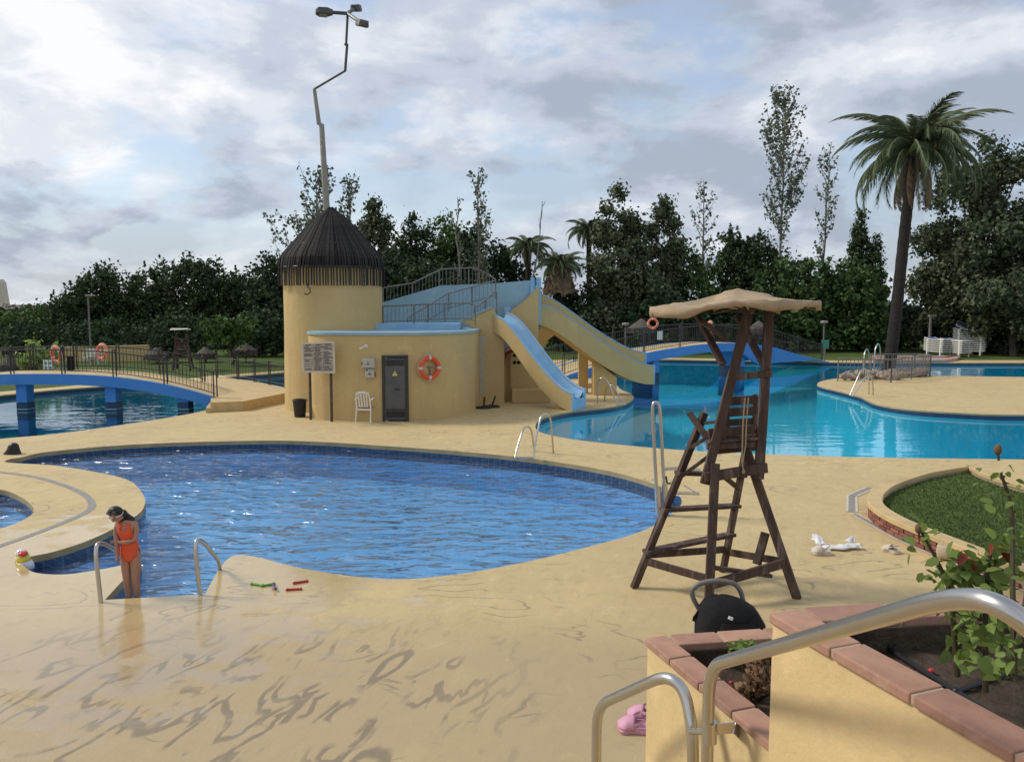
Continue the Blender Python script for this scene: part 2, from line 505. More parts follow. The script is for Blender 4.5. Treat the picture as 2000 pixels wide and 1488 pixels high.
def tile_material(name, c1, c2, mortar, size):
    m, nt, b = newmat(name); N = NT(nt)
    p = N.coord('World')
    bt = N.node('ShaderNodeTexBrick'); bt.offset = 0.0
    sp = N.node('ShaderNodeSeparateXYZ'); N.l.new(p, sp.inputs[0])
    cb = N.node('ShaderNodeCombineXYZ')
    N.put(cb.inputs[0], N.math('ADD', sp.outputs[0], N.math('MULTIPLY', sp.outputs[2], 0.0)))
    N.put(cb.inputs[1], N.math('ADD', sp.outputs[1], sp.outputs[2]))
    N.l.new(cb.outputs[0], bt.inputs['Vector'])
    bt.inputs['Color1'].default_value = (*c1, 1); bt.inputs['Color2'].default_value = (*c2, 1); bt.inputs['Mortar'].default_value = (*mortar, 1)
    bt.inputs['Scale'].default_value = 1.0
    bt.inputs['Brick Width'].default_value = size; bt.inputs['Row Height'].default_value = size
    bt.inputs['Mortar Size'].default_value = size * 0.05
    n = N.noise(p, 1.0, 5)
    c = N.mix(N.math('MULTIPLY', n, 0.35), bt.outputs['Color'], tuple(x * 0.7 for x in c1))
    N.put(b.inputs['Base Color'], c); b.inputs['Roughness'].default_value = 0.3
    return m

M = {}
M['deck'] = deck_material()
def stucco(name, c1, c2, dirt, streak):
    m, nt, b = newmat(name); N = NT(nt); p = N.coord('World')
    n = N.noise(p, 0.9, 6, 0.6); c = N.mix(N.smooth(n, 0.32, 0.68), c1, c2)
    f = N.noise(p, 14, 8, 0.7); c = N.mix(N.math('MULTIPLY', N.smooth(f, 0.45, 0.75), 0.28), c, dirt)
    s_ = N.noise(N.mapping(p, scale=(5, 5, 0.35)), 1.0, 6, 0.62, 0.3)
    c = N.mix(N.math('MULTIPLY', N.smooth(s_, 0.52, 0.72), 0.45), c, streak)
    d = N.noise(p, 2.2, 8, 0.68, 0.5); c = N.mix(N.math('MULTIPLY', N.smooth(d, 0.58, 0.66), 0.4), c, tuple(x * 1.18 for x in c1))
    N.put(b.inputs['Base Color'], c); b.inputs['Roughness'].default_value = 0.88; b.inputs['Specular IOR Level'].default_value = 0.2
    h = N.math('ADD', N.math('MULTIPLY', N.noise(p, 5, 4, 0.5), 0.8), N.math('MULTIPLY', N.noise(p, 45, 8, 0.7), 0.35))
    N.put(b.inputs['Normal'], N.bump(h, 0.5, 0.02))
    return m
M['yellow'] = stucco('yellow_render', (0.56, 0.41, 0.185), (0.51, 0.375, 0.175), (0.40, 0.30, 0.155), (0.42, 0.325, 0.18))
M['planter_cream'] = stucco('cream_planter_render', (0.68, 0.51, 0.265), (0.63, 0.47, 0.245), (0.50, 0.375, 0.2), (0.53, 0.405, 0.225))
M['yellow_kerb'] = surf('yellow_kerb', (0.56, 0.41, 0.20), (0.46, 0.34, 0.17), 3, 0.8, bump=0.3, coord='World', dirt=(0.33, 0.25, 0.15))
M['pool_lip'] = surf('pool_lip', (0.40, 0.31, 0.16), (0.28, 0.22, 0.12), 3, 0.7, bump=0.3, coord='World')
M['light_blue'] = surf('light_blue_paint', (0.27, 0.41, 0.48), (0.23, 0.36, 0.44), 2, 0.55, bump=0.15, coord='World', dirt=(0.36, 0.43, 0.46), dirt_amt=0.5)
M['slide_blue'] = surf('slide_blue', (0.20, 0.40, 0.61), (0.26, 0.46, 0.64), 2, 0.4, bump=0.1, coord='World', dirt=(0.36, 0.47, 0.54), dirt_amt=0.6, dirt_scale=2.5)
M['bridge_blue'] = surf('bridge_blue', (0.055, 0.205, 0.52), (0.07, 0.23, 0.54), 1.2, 0.6, bump=0.15, coord='World', dirt=(0.10, 0.22, 0.42), dirt_amt=0.5)
M['dark_band'] = surf('dark_tile_band', (0.012, 0.035, 0.075), (0.02, 0.05, 0.1), 6, 0.35, bump=0.1, coord='World')
M['tile_blue'] = tile_material('small_blue_tiles', (0.135, 0.37, 0.64), (0.16, 0.40, 0.66), (0.25, 0.45, 0.69), 0.09)
M['tile_cyan'] = tile_material('cyan_pool_paint', (0.06, 0.60, 0.78), (0.065, 0.62, 0.79), (0.063, 0.61, 0.785), 0.5)
M['tile_teal'] = tile_material('teal_pool_paint', (0.03, 0.36, 0.50), (0.035, 0.37, 0.51), (0.033, 0.365, 0.505), 0.5)
M['tile_dark'] = tile_material('waterline_tiles', (0.015, 0.045, 0.11), (0.025, 0.065, 0.14), (0.08, 0.13, 0.2), 0.13)
M['step_pink'] = surf('step_tiles', (0.30, 0.20, 0.25), (0.16, 0.2, 0.36), 8, 0.4, bump=0.1, coord='World')
M['water_kids'] = water_material('rippled_water', (0.80, 0.92, 0.99), (1.0, 2.1, 1), R(12), 0.72, 1.7, 1.0, 0.33, ior=1.5, gloss=0.17)
M['water_big'] = water_material('calm_water', (0.75, 0.95, 0.99), (0.55, 1.3, 1), R(4), 0.8, 2.2, 0.10, 0.09, mask=0.16)
M['water_teal'] = water_material('back_pool_water', (0.72, 0.94, 0.97), (0.6, 1.3, 1), R(-14), 0.9, 2.0, 0.22, 0.1, mask=0.14)
M['steel'] = surf('stainless_steel', (0.56, 0.54, 0.50), (0.50, 0.47, 0.43), 3, 0.30, 1.0, bump=0.0)
M['rail_grey'] = surf('grey_galvanised', (0.19, 0.18, 0.17), (0.14, 0.13, 0.12), 8, 0.55, 0.2, bump=0.1)
M['rail_dark'] = surf('dark_painted_iron', (0.035, 0.032, 0.032), (0.05, 0.045, 0.042), 8, 0.5, 0.1, bump=0.1)
M['wood_dark'] = surf('weathered_dark_wood', (0.085, 0.048, 0.034), (0.045, 0.027, 0.021), 5, 0.75, bump=0.6, bscale=14, bdist=0.006, stretch=(2.2, 2.2, 0.35), dirt=(0.22, 0.17, 0.14), dirt_amt=0.8, dirt_scale=4)
M['canvas'] = surf('stained_canvas', (0.42, 0.31, 0.19), (0.33, 0.24, 0.15), 2.5, 0.9, bump=0.4, bscale=10, bdist=0.02, dirt=(0.24, 0.18, 0.12), dirt_amt=0.6, dirt_scale=2)
M['white_canvas'] = surf('pale_canvas', (0.66, 0.63, 0.55), (0.55, 0.52, 0.44), 3, 0.9)
M['white_plastic'] = surf('white_plastic', (0.74, 0.72, 0.67), (0.66, 0.64, 0.58), 5, 0.4, bump=0.03, dirt=(0.5, 0.47, 0.4), dirt_amt=0.3)
M['orange_ring'] = surf('orange_ring', (0.72, 0.10, 0.03), (0.62, 0.085, 0.03), 6, 0.5, bump=0.1, dirt=(0.45, 0.15, 0.08), dirt_amt=0.3)
M['faded_ring'] = surf('faded_orange_ring', (0.68, 0.16, 0.085), (0.58, 0.13, 0.07), 6, 0.55, bump=0.1, dirt=(0.45, 0.2, 0.14), dirt_amt=0.4)
M['white_tape'] = plain('white_tape', (0.6, 0.52, 0.45), 0.6)
M['door_grey'] = surf('grey_steel_door', (0.105, 0.105, 0.108), (0.085, 0.085, 0.088), 3, 0.5, 0.2, bump=0.12, dirt=(0.06, 0.06, 0.06), dirt_amt=0.5, dirt_scale=2.5)
M['door_dark'] = surf('dark_door_frame', (0.035, 0.034, 0.034), (0.05, 0.048, 0.046), 5, 0.5, 0.2, bump=0.1)
M['sign_yellow'] = plain('warning_yellow', (0.75, 0.62, 0.10), 0.5)
M['ink'] = plain('dark_ink', (0.05, 0.032, 0.028), 0.7)
M['board'] = surf('aged_board', (0.50, 0.43, 0.35), (0.42, 0.35, 0.29), 3, 0.7, bump=0.1)
M['board_frame'] = surf('cream_board_frame', (0.62, 0.55, 0.44), (0.55, 0.48, 0.38), 4, 0.7, bump=0.1)
M['post_brown'] = surf('brown_post', (0.085, 0.068, 0.055), (0.06, 0.048, 0.04), 6, 0.7, bump=0.3)
M['black_plastic'] = surf('black_plastic', (0.014, 0.014, 0.016), (0.02, 0.02, 0.022), 6, 0.5, bump=0.08)
M['black_fabric'] = surf('black_fabric', (0.010, 0.010, 0.011), (0.018, 0.018, 0.018), 5, 0.9, bump=0.7, bscale=14, bdist=0.02, spec=0.2)
M['grey_plastic'] = surf('grey_box_plastic', (0.46, 0.43, 0.37), (0.40, 0.37, 0.32), 5, 0.5, bump=0.05)
M['thatch_slat'] = surf('dark_reed', (0.020, 0.018, 0.017), (0.036, 0.033, 0.031), 5, 0.8, bump=0.5, bscale=12, stretch=(3, 3, 0.4), vary=0.35, spec=0.2)
M['thatch'] = surf('grey_thatch', (0.125, 0.105, 0.085), (0.075, 0.062, 0.05), 7, 0.95, bump=0.9, bscale=16, bdist=0.05, stretch=(2, 2, 0.5))
M['pole_grey'] = surf('concrete_pole', (0.30, 0.28, 0.24), (0.24, 0.22, 0.19), 4, 0.8, bump=0.2)
M['pole_dark'] = surf('dark_lamp_metal', (0.10, 0.095, 0.085), (0.075, 0.07, 0.065), 4, 0.5, 0.3, bump=0.1)
M['lens'] = surf('dusty_lens', (0.30, 0.30, 0.26), (0.22, 0.22, 0.19), 6, 0.3, bump=0.05)
M['plaster'] = surf('grey_plaster_patch', (0.46, 0.42, 0.34), (0.42, 0.38, 0.31), 6, 0.9, bump=0.4, coord='World')
M['red_paint'] = surf('red_brown_paint', (0.22, 0.03, 0.02), (0.17, 0.025, 0.018), 6, 0.5)
M['hole_dark'] = plain('dark_hollow', (0.01, 0.009, 0.008), 0.9)
M['terracotta'] = surf('terracotta_tile', (0.40, 0.23, 0.16), (0.32, 0.175, 0.125), 7, 0.85, bump=0.6, bscale=30, bdist=0.006, vary=0.14, dirt=(0.47, 0.345, 0.25), dirt_amt=0.8, dirt_scale=4, spec=0.2)
M['mortar'] = surf('pale_mortar', (0.44, 0.34, 0.24), (0.36, 0.27, 0.19), 14, 0.9, bump=0.5, bscale=50, bdist=0.004)
M['brick'] = surf('red_brick', (0.25, 0.095, 0.065), (0.17, 0.07, 0.05), 8, 0.85, bump=0.6, bscale=25, bdist=0.008, vary=0.3, dirt=(0.36, 0.24, 0.17), dirt_amt=0.5, dirt_scale=6)
M['soil'] = surf('dry_soil', (0.105, 0.078, 0.055), (0.06, 0.045, 0.033), 7, 0.95, bump=1.0, bscale=18, bdist=0.04, spec=0.1, coord='World')
M['grate'] = surf('grey_drain_grate', (0.29, 0.27, 0.235), (0.23, 0.21, 0.185), 10, 0.6, bump=0.2, coord='World')
M['drain_edge'] = surf('pale_drain_edge', (0.60, 0.55, 0.45), (0.52, 0.46, 0.36), 8, 0.7, coord='World')
M['pipe_black'] = plain('black_irrigation_pipe', (0.012, 0.012, 0.013), 0.45)
M['pink'] = surf('pink_foam', (0.60, 0.31, 0.40), (0.53, 0.26, 0.35), 10, 0.6, bump=0.05)
M['beige_foam'] = surf('beige_foam', (0.58, 0.51, 0.42), (0.5, 0.43, 0.35), 10, 0.6, bump=0.05)
M['white_cloth'] = surf('white_cloth', (0.76, 0.75, 0.74), (0.70, 0.69, 0.68), 8, 0.9, bump=0.5, bscale=14, bdist=0.015)
M['beige_bag'] = surf('beige_straw_bag', (0.50, 0.40, 0.28), (0.42, 0.33, 0.23), 10, 0.9, bump=0.4)
M['skin'] = surf('skin', (0.40, 0.215, 0.15), (0.36, 0.19, 0.13), 6, 0.5, bump=0)
M['hair'] = surf('dark_wet_hair', (0.012, 0.009, 0.008), (0.02, 0.014, 0.012), 12, 0.35, bump=0.5, stretch=(4, 4, 0.6))
M['suit'] = surf('orange_swimsuit', (0.72, 0.10, 0.035), (0.66, 0.085, 0.03), 8, 0.55, bump=0.2)
M['green_toy'] = plain('green_plastic', (0.08, 0.34, 0.05), 0.4)
M['red_toy'] = plain('red_plastic', (0.42, 0.025, 0.03), 0.4)
M['purple_toy'] = plain('purple_plastic', (0.13, 0.04, 0.14), 0.4)
M['toy_white'] = plain('shiny_white_vinyl', (0.66, 0.68, 0.72), 0.25)
M['toy_yellow'] = plain('shiny_yellow_vinyl', (0.72, 0.60, 0.10), 0.25)
M['toy_blue'] = plain('shiny_navy_vinyl', (0.03, 0.04, 0.2), 0.25)
M['toy_beak'] = plain('shiny_red_vinyl', (0.62, 0.07, 0.05), 0.25)
M['sign_white'] = plain('sign_white', (0.62, 0.68, 0.70), 0.5)
M['sign_blue'] = plain('sign_blue', (0.10, 0.25, 0.36), 0.5)
M['sign_green'] = plain('sign_green', (0.06, 0.20, 0.14), 0.5)
M['mesh_blue'] = surf('blue_lounger_mesh', (0.06, 0.16, 0.40), (0.05, 0.13, 0.34), 5, 0.8)
M['rock'] = surf('pale_rock', (0.36, 0.29, 0.22), (0.24, 0.19, 0.15), 5, 0.9, bump=0.6, bdist=0.04, vary=0.25)
M['bark'] = surf('brown_bark', (0.085, 0.065, 0.05), (0.05, 0.038, 0.03), 4, 0.95, bump=0.9, bscale=9, bdist=0.05, stretch=(3, 3, 0.5))
M['palm_bark'] = surf('palm_bark', (0.034, 0.025, 0.021), (0.022, 0.016, 0.014), 3, 0.95, bump=1.0, bscale=6, bdist=0.08, stretch=(1, 1, 4))
M['pale_bark'] = surf('pale_bark', (0.20, 0.18, 0.15), (0.14, 0.125, 0.105), 4, 0.9, bump=0.4)
M['lf_dark'] = leafmat('dark_leaves', (0.012, 0.020, 0.012), (0.020, 0.034, 0.016), (0.034, 0.052, 0.020))
M['lf_pine'] = leafmat('pine_needles', (0.016, 0.027, 0.013), (0.028, 0.041, 0.018), (0.046, 0.058, 0.023))
M['lf_mid'] = leafmat('mid_green_leaves', (0.020, 0.038, 0.011), (0.036, 0.062, 0.016), (0.064, 0.098, 0.026))
M['lf_fig'] = leafmat('broad_green_leaves', (0.017, 0.032, 0.011), (0.029, 0.052, 0.016), (0.058, 0.088, 0.027))
M['lf_grey'] = leafmat('grey_green_leaves', (0.040, 0.050, 0.034), (0.065, 0.078, 0.052), (0.115, 0.13, 0.09))
M['lf_plane'] = leafmat('plane_tree_leaves', (0.022, 0.030, 0.016), (0.042, 0.052, 0.027), (0.078, 0.09, 0.048))
M['lf_lime'] = leafmat('lime_leaves', (0.10, 0.14, 0.03), (0.14, 0.19, 0.045), (0.2, 0.26, 0.07), trans=0.2)
M['lf_palm'] = leafmat('palm_leaflets', (0.030, 0.044, 0.020), (0.052, 0.068, 0.034), (0.095, 0.11, 0.06), trans=0.15)
M['lf_dead'] = leafmat('dead_palm_leaflets', (0.065, 0.048, 0.03), (0.10, 0.075, 0.048), (0.14, 0.105, 0.07))
M['rose_leaf'] = leafmat('rose_leaves', (0.045, 0.075, 0.018), (0.08, 0.112, 0.028), (0.15, 0.175, 0.055), rough=0.4, trans=0.3)
M['rose_red'] = leafmat('red_young_leaves', (0.06, 0.012, 0.01), (0.10, 0.02, 0.014), (0.13, 0.035, 0.02), rough=0.4, trans=0.2)
M['dry_leaf'] = leafmat('dry_brown_leaves', (0.05, 0.028, 0.016), (0.085, 0.05, 0.028), (0.12, 0.07, 0.04))
M['rose_stem'] = surf('rose_stem', (0.055, 0.055, 0.02), (0.06, 0.03, 0.015), 8, 0.6)
M['roof_far'] = surf('beige_far_roof', (0.30, 0.26, 0.21), (0.26, 0.22, 0.18), 2, 0.9)
M['pink_paving'] = surf('pink_paving', (0.42, 0.30, 0.25), (0.36, 0.26, 0.22), 2, 0.9)

def grass_material(name, c1, c2, c3, dry):
    m, nt, b = newmat(name); N = NT(nt)
    p = N.coord('World')
    n = N.noise(p, 0.6, 6, 0.6); f = N.noise(N.mapping(p, scale=(1, 0.6, 1)), 45, 5, 0.7)
    c = N.mix(N.smooth(n, 0.35, 0.65), c1, c2)
    c = N.mix(N.smooth(f, 0.4, 0.7), c, c3)
    d = N.smooth(N.noise(p, 1.3, 5, 0.6, 0.5), 0.56, 0.7)
    c = N.mix(N.math('MULTIPLY', d, 0.6), c, dry)
    N.put(b.inputs['Base Color'], c); b.inputs['Roughness'].default_value = 0.9; b.inputs['Specular IOR Level'].default_value = 0.15
    N.put(b.inputs['Normal'], N.bump(N.noise(p, 30, 6, 0.7), 0.8, 0.05))
    return m
M['lawn'] = grass_material('lawn_grass', (0.075, 0.115, 0.026), (0.095, 0.13, 0.032), (0.05, 0.085, 0.02), (0.14, 0.13, 0.05))
M['bed_grass'] = grass_material('bed_grass', (0.080, 0.125, 0.034), (0.09, 0.135, 0.036), (0.06, 0.095, 0.027), (0.16, 0.12, 0.07))

# ================================================================== THE SETTING
def struct(o, label=None):
    o['kind'] = 'structure'
    if label: o['label'] = label
    return o
def G(lst, z=0.0): return [P(a, b, z) for a, b in lst]

kids_px = [(40, 893), (70, 886), (100, 881.5), (200, 872), (300, 866), (400, 862.5), (500, 860.5), (560, 860.5), (650, 864), (740, 870), (850, 877.5),
           (950, 886), (1030, 894.5), (1100, 904), (1160, 914), (1220, 927), (1275, 944), (1318, 965), (1325, 985), (1300, 1012), (1245, 1040), (1150, 1067),
           (1050, 1092), (950, 1112), (860, 1125), (780, 1130.5), (700, 1126), (620, 1115), (550, 1100), (505, 1088), (468, 1083), (445, 1091),
           (425, 1116), (412, 1138), (400, 1160), (400, 1160), (205, 1171), (205, 1171), (240, 1133), (276, 1097), (276, 1097), (268, 1097), (268, 1097), (200, 1111), (130, 1121), (75, 1119),
           (50, 1108), (42, 1092), (62, 1086), (105, 1077), (170, 1056), (230, 1028), (272, 1002), (283, 983), (281, 968), (262, 944), (235, 932), (200, 924), (150, 915), (100, 908), (45, 905), (10, 902), (20, 896)]
lagoon_px = [(-140, 960), (-60, 955), (0, 956), (30, 965), (55, 980), (66, 995), (60, 1006), (35, 1020), (0, 1032), (-80, 1052), (-190, 1040)]
back_px = [(-500, 905), (-200, 880), (0, 857), (100, 848), (200, 835), (300, 820), (370, 808), (402, 801), (402, 801), (413, 788), (413, 788), (405, 768), (370, 760), (300, 753), (205, 754), (205, 754), (100, 762), (0, 772), (-200, 792), (-500, 820)]
east_px = [(429, 737.5), (429, 737.5), (500, 732), (562, 727), (620, 724), (690, 722), (690, 722), (690, 775), (690, 775), (575, 760), (575, 760), (490, 748), (445, 741)]
big_px = [(1046, 834), (1052, 842), (1080, 851), (1150, 862), (1250, 872), (1350, 880), (1500, 887), (1700, 893), (2000, 897), (2400, 902), (2400, 902), (2400, 812), (2400, 812),
          (2000, 810), (1900, 807.5), (1780, 800), (1712, 789), (1680, 775), (1640, 764), (1610, 757), (1596, 751), (1606, 744), (1640, 738.5), (1700, 735), (1850, 734), (2000, 736), (2400, 739), (2400, 739),
          (2400, 709), (2400, 709), (2000, 708.5), (1820, 708.5), (1640, 708), (1400, 704), (1290, 702.5), (1180, 703), (1180, 703), (1190, 725), (1205, 752), (1215, 762), (1233, 769), (1237, 778), (1222, 788), (1190, 795), (1120, 803), (1070, 813), (1050, 823)]
kids = catmull(G(kids_px), 6); lagoon = catmull(G(lagoon_px), 6); back = catmull(G(back_px), 6); east = catmull(G(east_px), 6); big = catmull(G(big_px), 6)
POOLS = [kids, lagoon, back, east, big]
far_px = [(-900, 838), (-200, 784), (0, 765), (100, 757), (204, 747.5), (330, 744), (410, 734), (560, 723.5), (700, 716), (1000, 705), (1280, 698.5), (1640, 704), (1820, 703.5), (2000, 703.5), (2500, 704)]
far = G(far_px)
L, Rr = -42.0, 52.0
deck_loop = [Vector((L, -6, 0)), Vector((Rr, -6, 0)), Vector((Rr, far[-1].y, 0))] + far[::-1] + [Vector((L, far[0].y, 0))]
struct(sheet([deck_loop] + POOLS, 0.0).build('pool_deck', M['deck'], fix=False))
lawn_loop = [Vector((-600, far[0].y - 0.1, 0)), far[0] - Vector((0, 0.1, 0))] + [p - Vector((0, 0.15, 0)) for p in far] + [Vector((Rr, far[-1].y - 0.15, 0)), Vector((600, far[-1].y - .15, 0)), Vector((600, 900, 0)), Vector((-600, 900, 0))]
struct(sheet([lawn_loop], -0.02).build('lawn', M['lawn'], fix=False))
struct(sheet([[Vector((-600, -60, 0)), Vector((600, -60, 0)), Vector((600, 900, 0)), Vector((-600, 900, 0))]], -2.2).build('ground', M['soil']))

def pool(loop, wl, depth, wall, band, floor, water, lip=0.09, band_h=0.14, name='pool_water'):
    n = len(loop)
    def ring(z): return [Vector((p.x, p.y, z)) for p in loop] + [Vector((loop[0].x, loop[0].y, z))]
    basin = MB()
    basin.strip(ring(0), ring(-lip), 0)
    basin.strip(ring(-lip), ring(wl - band_h), 1)
    basin.strip(ring(wl - band_h), ring(-depth), 2)
    fl = sheet([loop], -depth); basin.add(fl.v, fl.f, 3)
    struct(basin.build('pool_basin', [M['pool_lip'], band, wall, floor], fix=False))
    struct(sheet([loop], wl).build(name, water, fix=False))
pool(kids, -0.17, 0.85, M['tile_blue'], M['tile_dark'], M['tile_blue'], M['water_kids'])
pool(lagoon, -0.15, 0.45, M['tile_blue'], M['tile_dark'], M['tile_blue'], M['water_kids'])
pool(back, -0.16, 1.5, M['tile_teal'], M['dark_band'], M['tile_teal'], M['water_teal'], lip=0.05, band_h=0.02)
pool(east, -0.16, 1.5, M['tile_teal'], M['dark_band'], M['tile_teal'], M['water_teal'], lip=0.05, band_h=0.02)
pool(big, -0.16, 1.5, M['tile_cyan'], M['dark_band'], M['tile_cyan'], M['water_big'], lip=0.05, band_h=0.02)

# submerged entry steps of the near pool
st = MB()
a, b_ = P(207, 1170.5), P(398, 1160.5)
dirx = (b_ - a).normalized(); diry = Vector((-dirx.y, dirx.x, 0))
for k, (dz, dd) in enumerate(((-0.22, 0.42), (-0.42, 0.84), (-0.62, 1.26))):
    base = [a + diry * 0.004 + dirx * 0.02, b_ + diry * 0.004 - dirx * 0.02, b_ + diry * dd - dirx * 0.25 * dd, a + diry * dd + dirx * 0.45 * dd]
    st.prism([Vector((q.x, q.y, -0.849 + k * 0.0)) for q in base], (0, 0, dz + 0.849))
struct(st.build('pool_steps', M['step_pink']))

# slot drains curving through the wet deck
def drain(px, w_, name='slot_drain', edge=False, k=8, smooth=True):
    c = catmull(G(px), k, closed=False) if smooth else G(px)
    lft, rgt, l2, r2 = [], [], [], []
    for i, p in enumerate(c):
        t = c[min(i + 1, len(c) - 1)] - c[max(i - 1, 0)]; t.normalize(); nn = Vector((-t.y, t.x, 0))
        up = Vector((0, 0, 0.004))
        lft.append(p + nn * w_ / 2 + up); rgt.append(p - nn * w_ / 2 + up)
        l2.append(p + nn * (w_ / 2 + 0.035) + up * 2); r2.append(p - nn * (w_ / 2 + 0.035) + up * 2)
    o = struct(MB().strip(lft, rgt).build(name, M['grate']))
    if edge:
        e = MB(); e.strip(l2, [q + Vector((0, 0, 0.004)) for q in lft]); e.strip([q + Vector((0, 0, 0.004)) for q in rgt], r2)
        struct(e.build('drain_edge', M['drain_edge']))
    return o
drain([(-60, 915), (0, 922), (60, 930), (110, 943), (150, 958), (172, 972), (180, 988), (165, 1002), (120, 1022), (60, 1045), (0, 1066), (-80, 1095)], 0.11)
drain([(1700, 953), (1664, 969), (1664, 969), (1664, 1000)], 0.10, edge=True, smooth=False)
drain([(1668, 1004), (1760, 1055), (1850, 1092), (1960, 1135), (2100, 1190)], 0.07, edge=True, smooth=False)

# raised path with two steps beside the left bridge
def slab(px, z, h, mat, name):
    lp = G(px, z)
    return struct(MB().prism([p - Vector((0, 0, h)) for p in lp], (0, 0, h)).build(name, mat))
slab([(402, 797), (480, 790.5), (590, 770), (590, 761), (500, 752), (420, 770)], 0.15, 0.148, M['yellow_kerb'], 'path_step')
slab([(411, 786), (475, 783.5), (560, 767), (600, 758), (600, 752), (560, 757), (490, 743), (430, 736), (417, 740)], 0.30, 0.297, M['yellow_kerb'], 'path')

# ------------------------------------------------------------------ balustrades
def balustrade(label, base, height, n_between, mat, cat='railing', posts=None, group=None, gap=0.12, r_rail=0.022, r_bar=0.0085, loops=False, low=0.12, name='railing'):
    """base: polyline of points on the walking surface"""
    base = [Vector(p) for p in base]
    t = thing(name, label, cat, base[0], group)
    seg = [0]
    for i in range(1, len(base)): seg.append(seg[-1] + (base[i] - base[i - 1]).length)
    def at(s):
        for i in range(1, len(base)):
            if s <= seg[i] + 1e-9:
                f = (s - seg[i - 1]) / max(seg[i] - seg[i - 1], 1e-9)
                return base[i - 1].lerp(base[i], max(0, min(1, f)))
        return base[-1].copy()
    up = Vector((0, 0, height))
    MB().tube([p + up for p in base], r_rail, 8).build('top_rail', mat, t, smooth=True)
    MB().tube([p + Vector((0, 0, low)) for p in base], r_rail * 0.7, 6).build('bottom_rail', mat, t, smooth=True)
    tot = seg[-1]
    np_ = posts if posts else max(1, round(tot / 1.9))
    pm = None
    for i in range(np_ + 1):
        p = at(tot * i / np_)
        if pm is None:
            m = MB()
            if loops:
                d = (base[1] - base[0]).normalized() * 0.11
                pts = [base[0] - d * 0.5, base[0] - d * 0.5 + up * 1.02] + [base[0] + up * 1.02 + Vector((0, 0, 0.09 * math.sin(math.pi * k / 6))) - d * 0.5 * math.cos(math.pi * k / 6) for k in range(1, 6)] + [base[0] + d * 0.5 + up * 1.02, base[0] + d * 0.5]
                m.tube(pts, 0.022, 7)
            else: m.tube([base[0], base[0] + up], r_rail, 8)
            pm = m.build('post', mat, t, smooth=True)
        else:
            c = link_copy(pm, parent=t); c.location = p - base[0]
    nb = max(2, int(tot / gap)); bar = None
    for i in range(1, nb):
        p = at(tot * i / nb)
        if bar is None:
            bar = MB().tube([base[0] + Vector((0, 0, low)), base[0] + up], r_bar, 5, cap=False).build('baluster', mat, t, smooth=True)
            bar.location = p - base[0]
        else:
            c = link_copy(bar, parent=t); c.location = p - base[0]
    return t

# ------------------------------------------------------------------ left footbridge
YB = 24.6
XR = PX(413, YB).x
def lb_z(x):
    d = abs(x + 15.3) / 5.7
    return 0.30 + 0.76 * (1 - min(d, 1.0) ** 2.5)
br = thing('footbridge', 'low blue arched footbridge crossing the pool on the left', 'bridge', (-15.3, YB, 0))
xs = [XR - 11.4 + 11.4 * i / 40 for i in range(41)]
top = [Vector((x, YB, lb_z(x))) for x in xs]; bot = [Vector((x, YB, max(lb_z(x) - 0.34, -0.02))) for x in xs]
side = MB(); side.prism(top + bot[::-1], (0, 0.14, 0)); side.build('side_beam', M['bridge_blue'], br)
tb = [p for p in top if p.x < -11.0]; bb = [q for p, q in zip(top, bot) if p.x < -11.0]
side = MB(); side.prism([p + Vector((0, 1.86, -0.03)) for p in tb + bb[::-1]], (0, 0.135, 0)); side.build('side_beam', M['bridge_blue'], br)
deckm = MB(); deckm.prism([p + Vector((0, 0.145, -0.01)) for p in top] + [p + Vector((0, 0.145, -0.13)) for p in top[::-1]], (0, 1.86, 0)); deckm.build('walkway', M['yellow_kerb'], br)
for px in (35, 210, 352):
    c = PX(px, YB + 0.3); zt = lb_z(c.x) - 0.345
    if zt > -0.3:
        pc = MB().box((c.x, c.y + 0.1, (zt + 0.12) / 2), (0.34, 0.4, zt - 0.12)).build('pier', M['bridge_blue'], br)
        MB().box((c.x, c.y + 0.1, -0.69), (0.352, 0.412, 1.6)).build('waterline_band', M['dark_band'], pc)
        MB().box((c.x, c.y + 0.1, -0.105), (0.364, 0.424, 0.03)).build('pale_line', M['light_blue'], pc)
front_base = [Vector((x, YB + 0.07, lb_z(x))) for x in [xs[0] + (xs[-1] - xs[0]) * i / 24 for i in range(25)]]
balustrade('dark iron railing along the near side of the left footbridge', front_base, 0.78, 0, M['rail_dark'], loops=True, posts=7, r_rail=0.02)
back_base = [Vector((x, YB + 1.93, lb_z(x))) for x in [xs[0] + (-10.7 - xs[0]) * i / 20 for i in range(21)]]
balustrade('dark iron railing along the far edge of the raised path left of the tower', [P(424, 737.5, .3), P(455, 740, .3), P(490, 744.5, .3), P(558, 758, .3)], 0.80, 0, M['rail_dark'], loops=True, posts=4, r_rail=0.02)
balustrade('dark iron railing along the far side of the left footbridge', back_base, 0.80, 0, M['rail_dark'], loops=True, posts=7, r_rail=0.02)

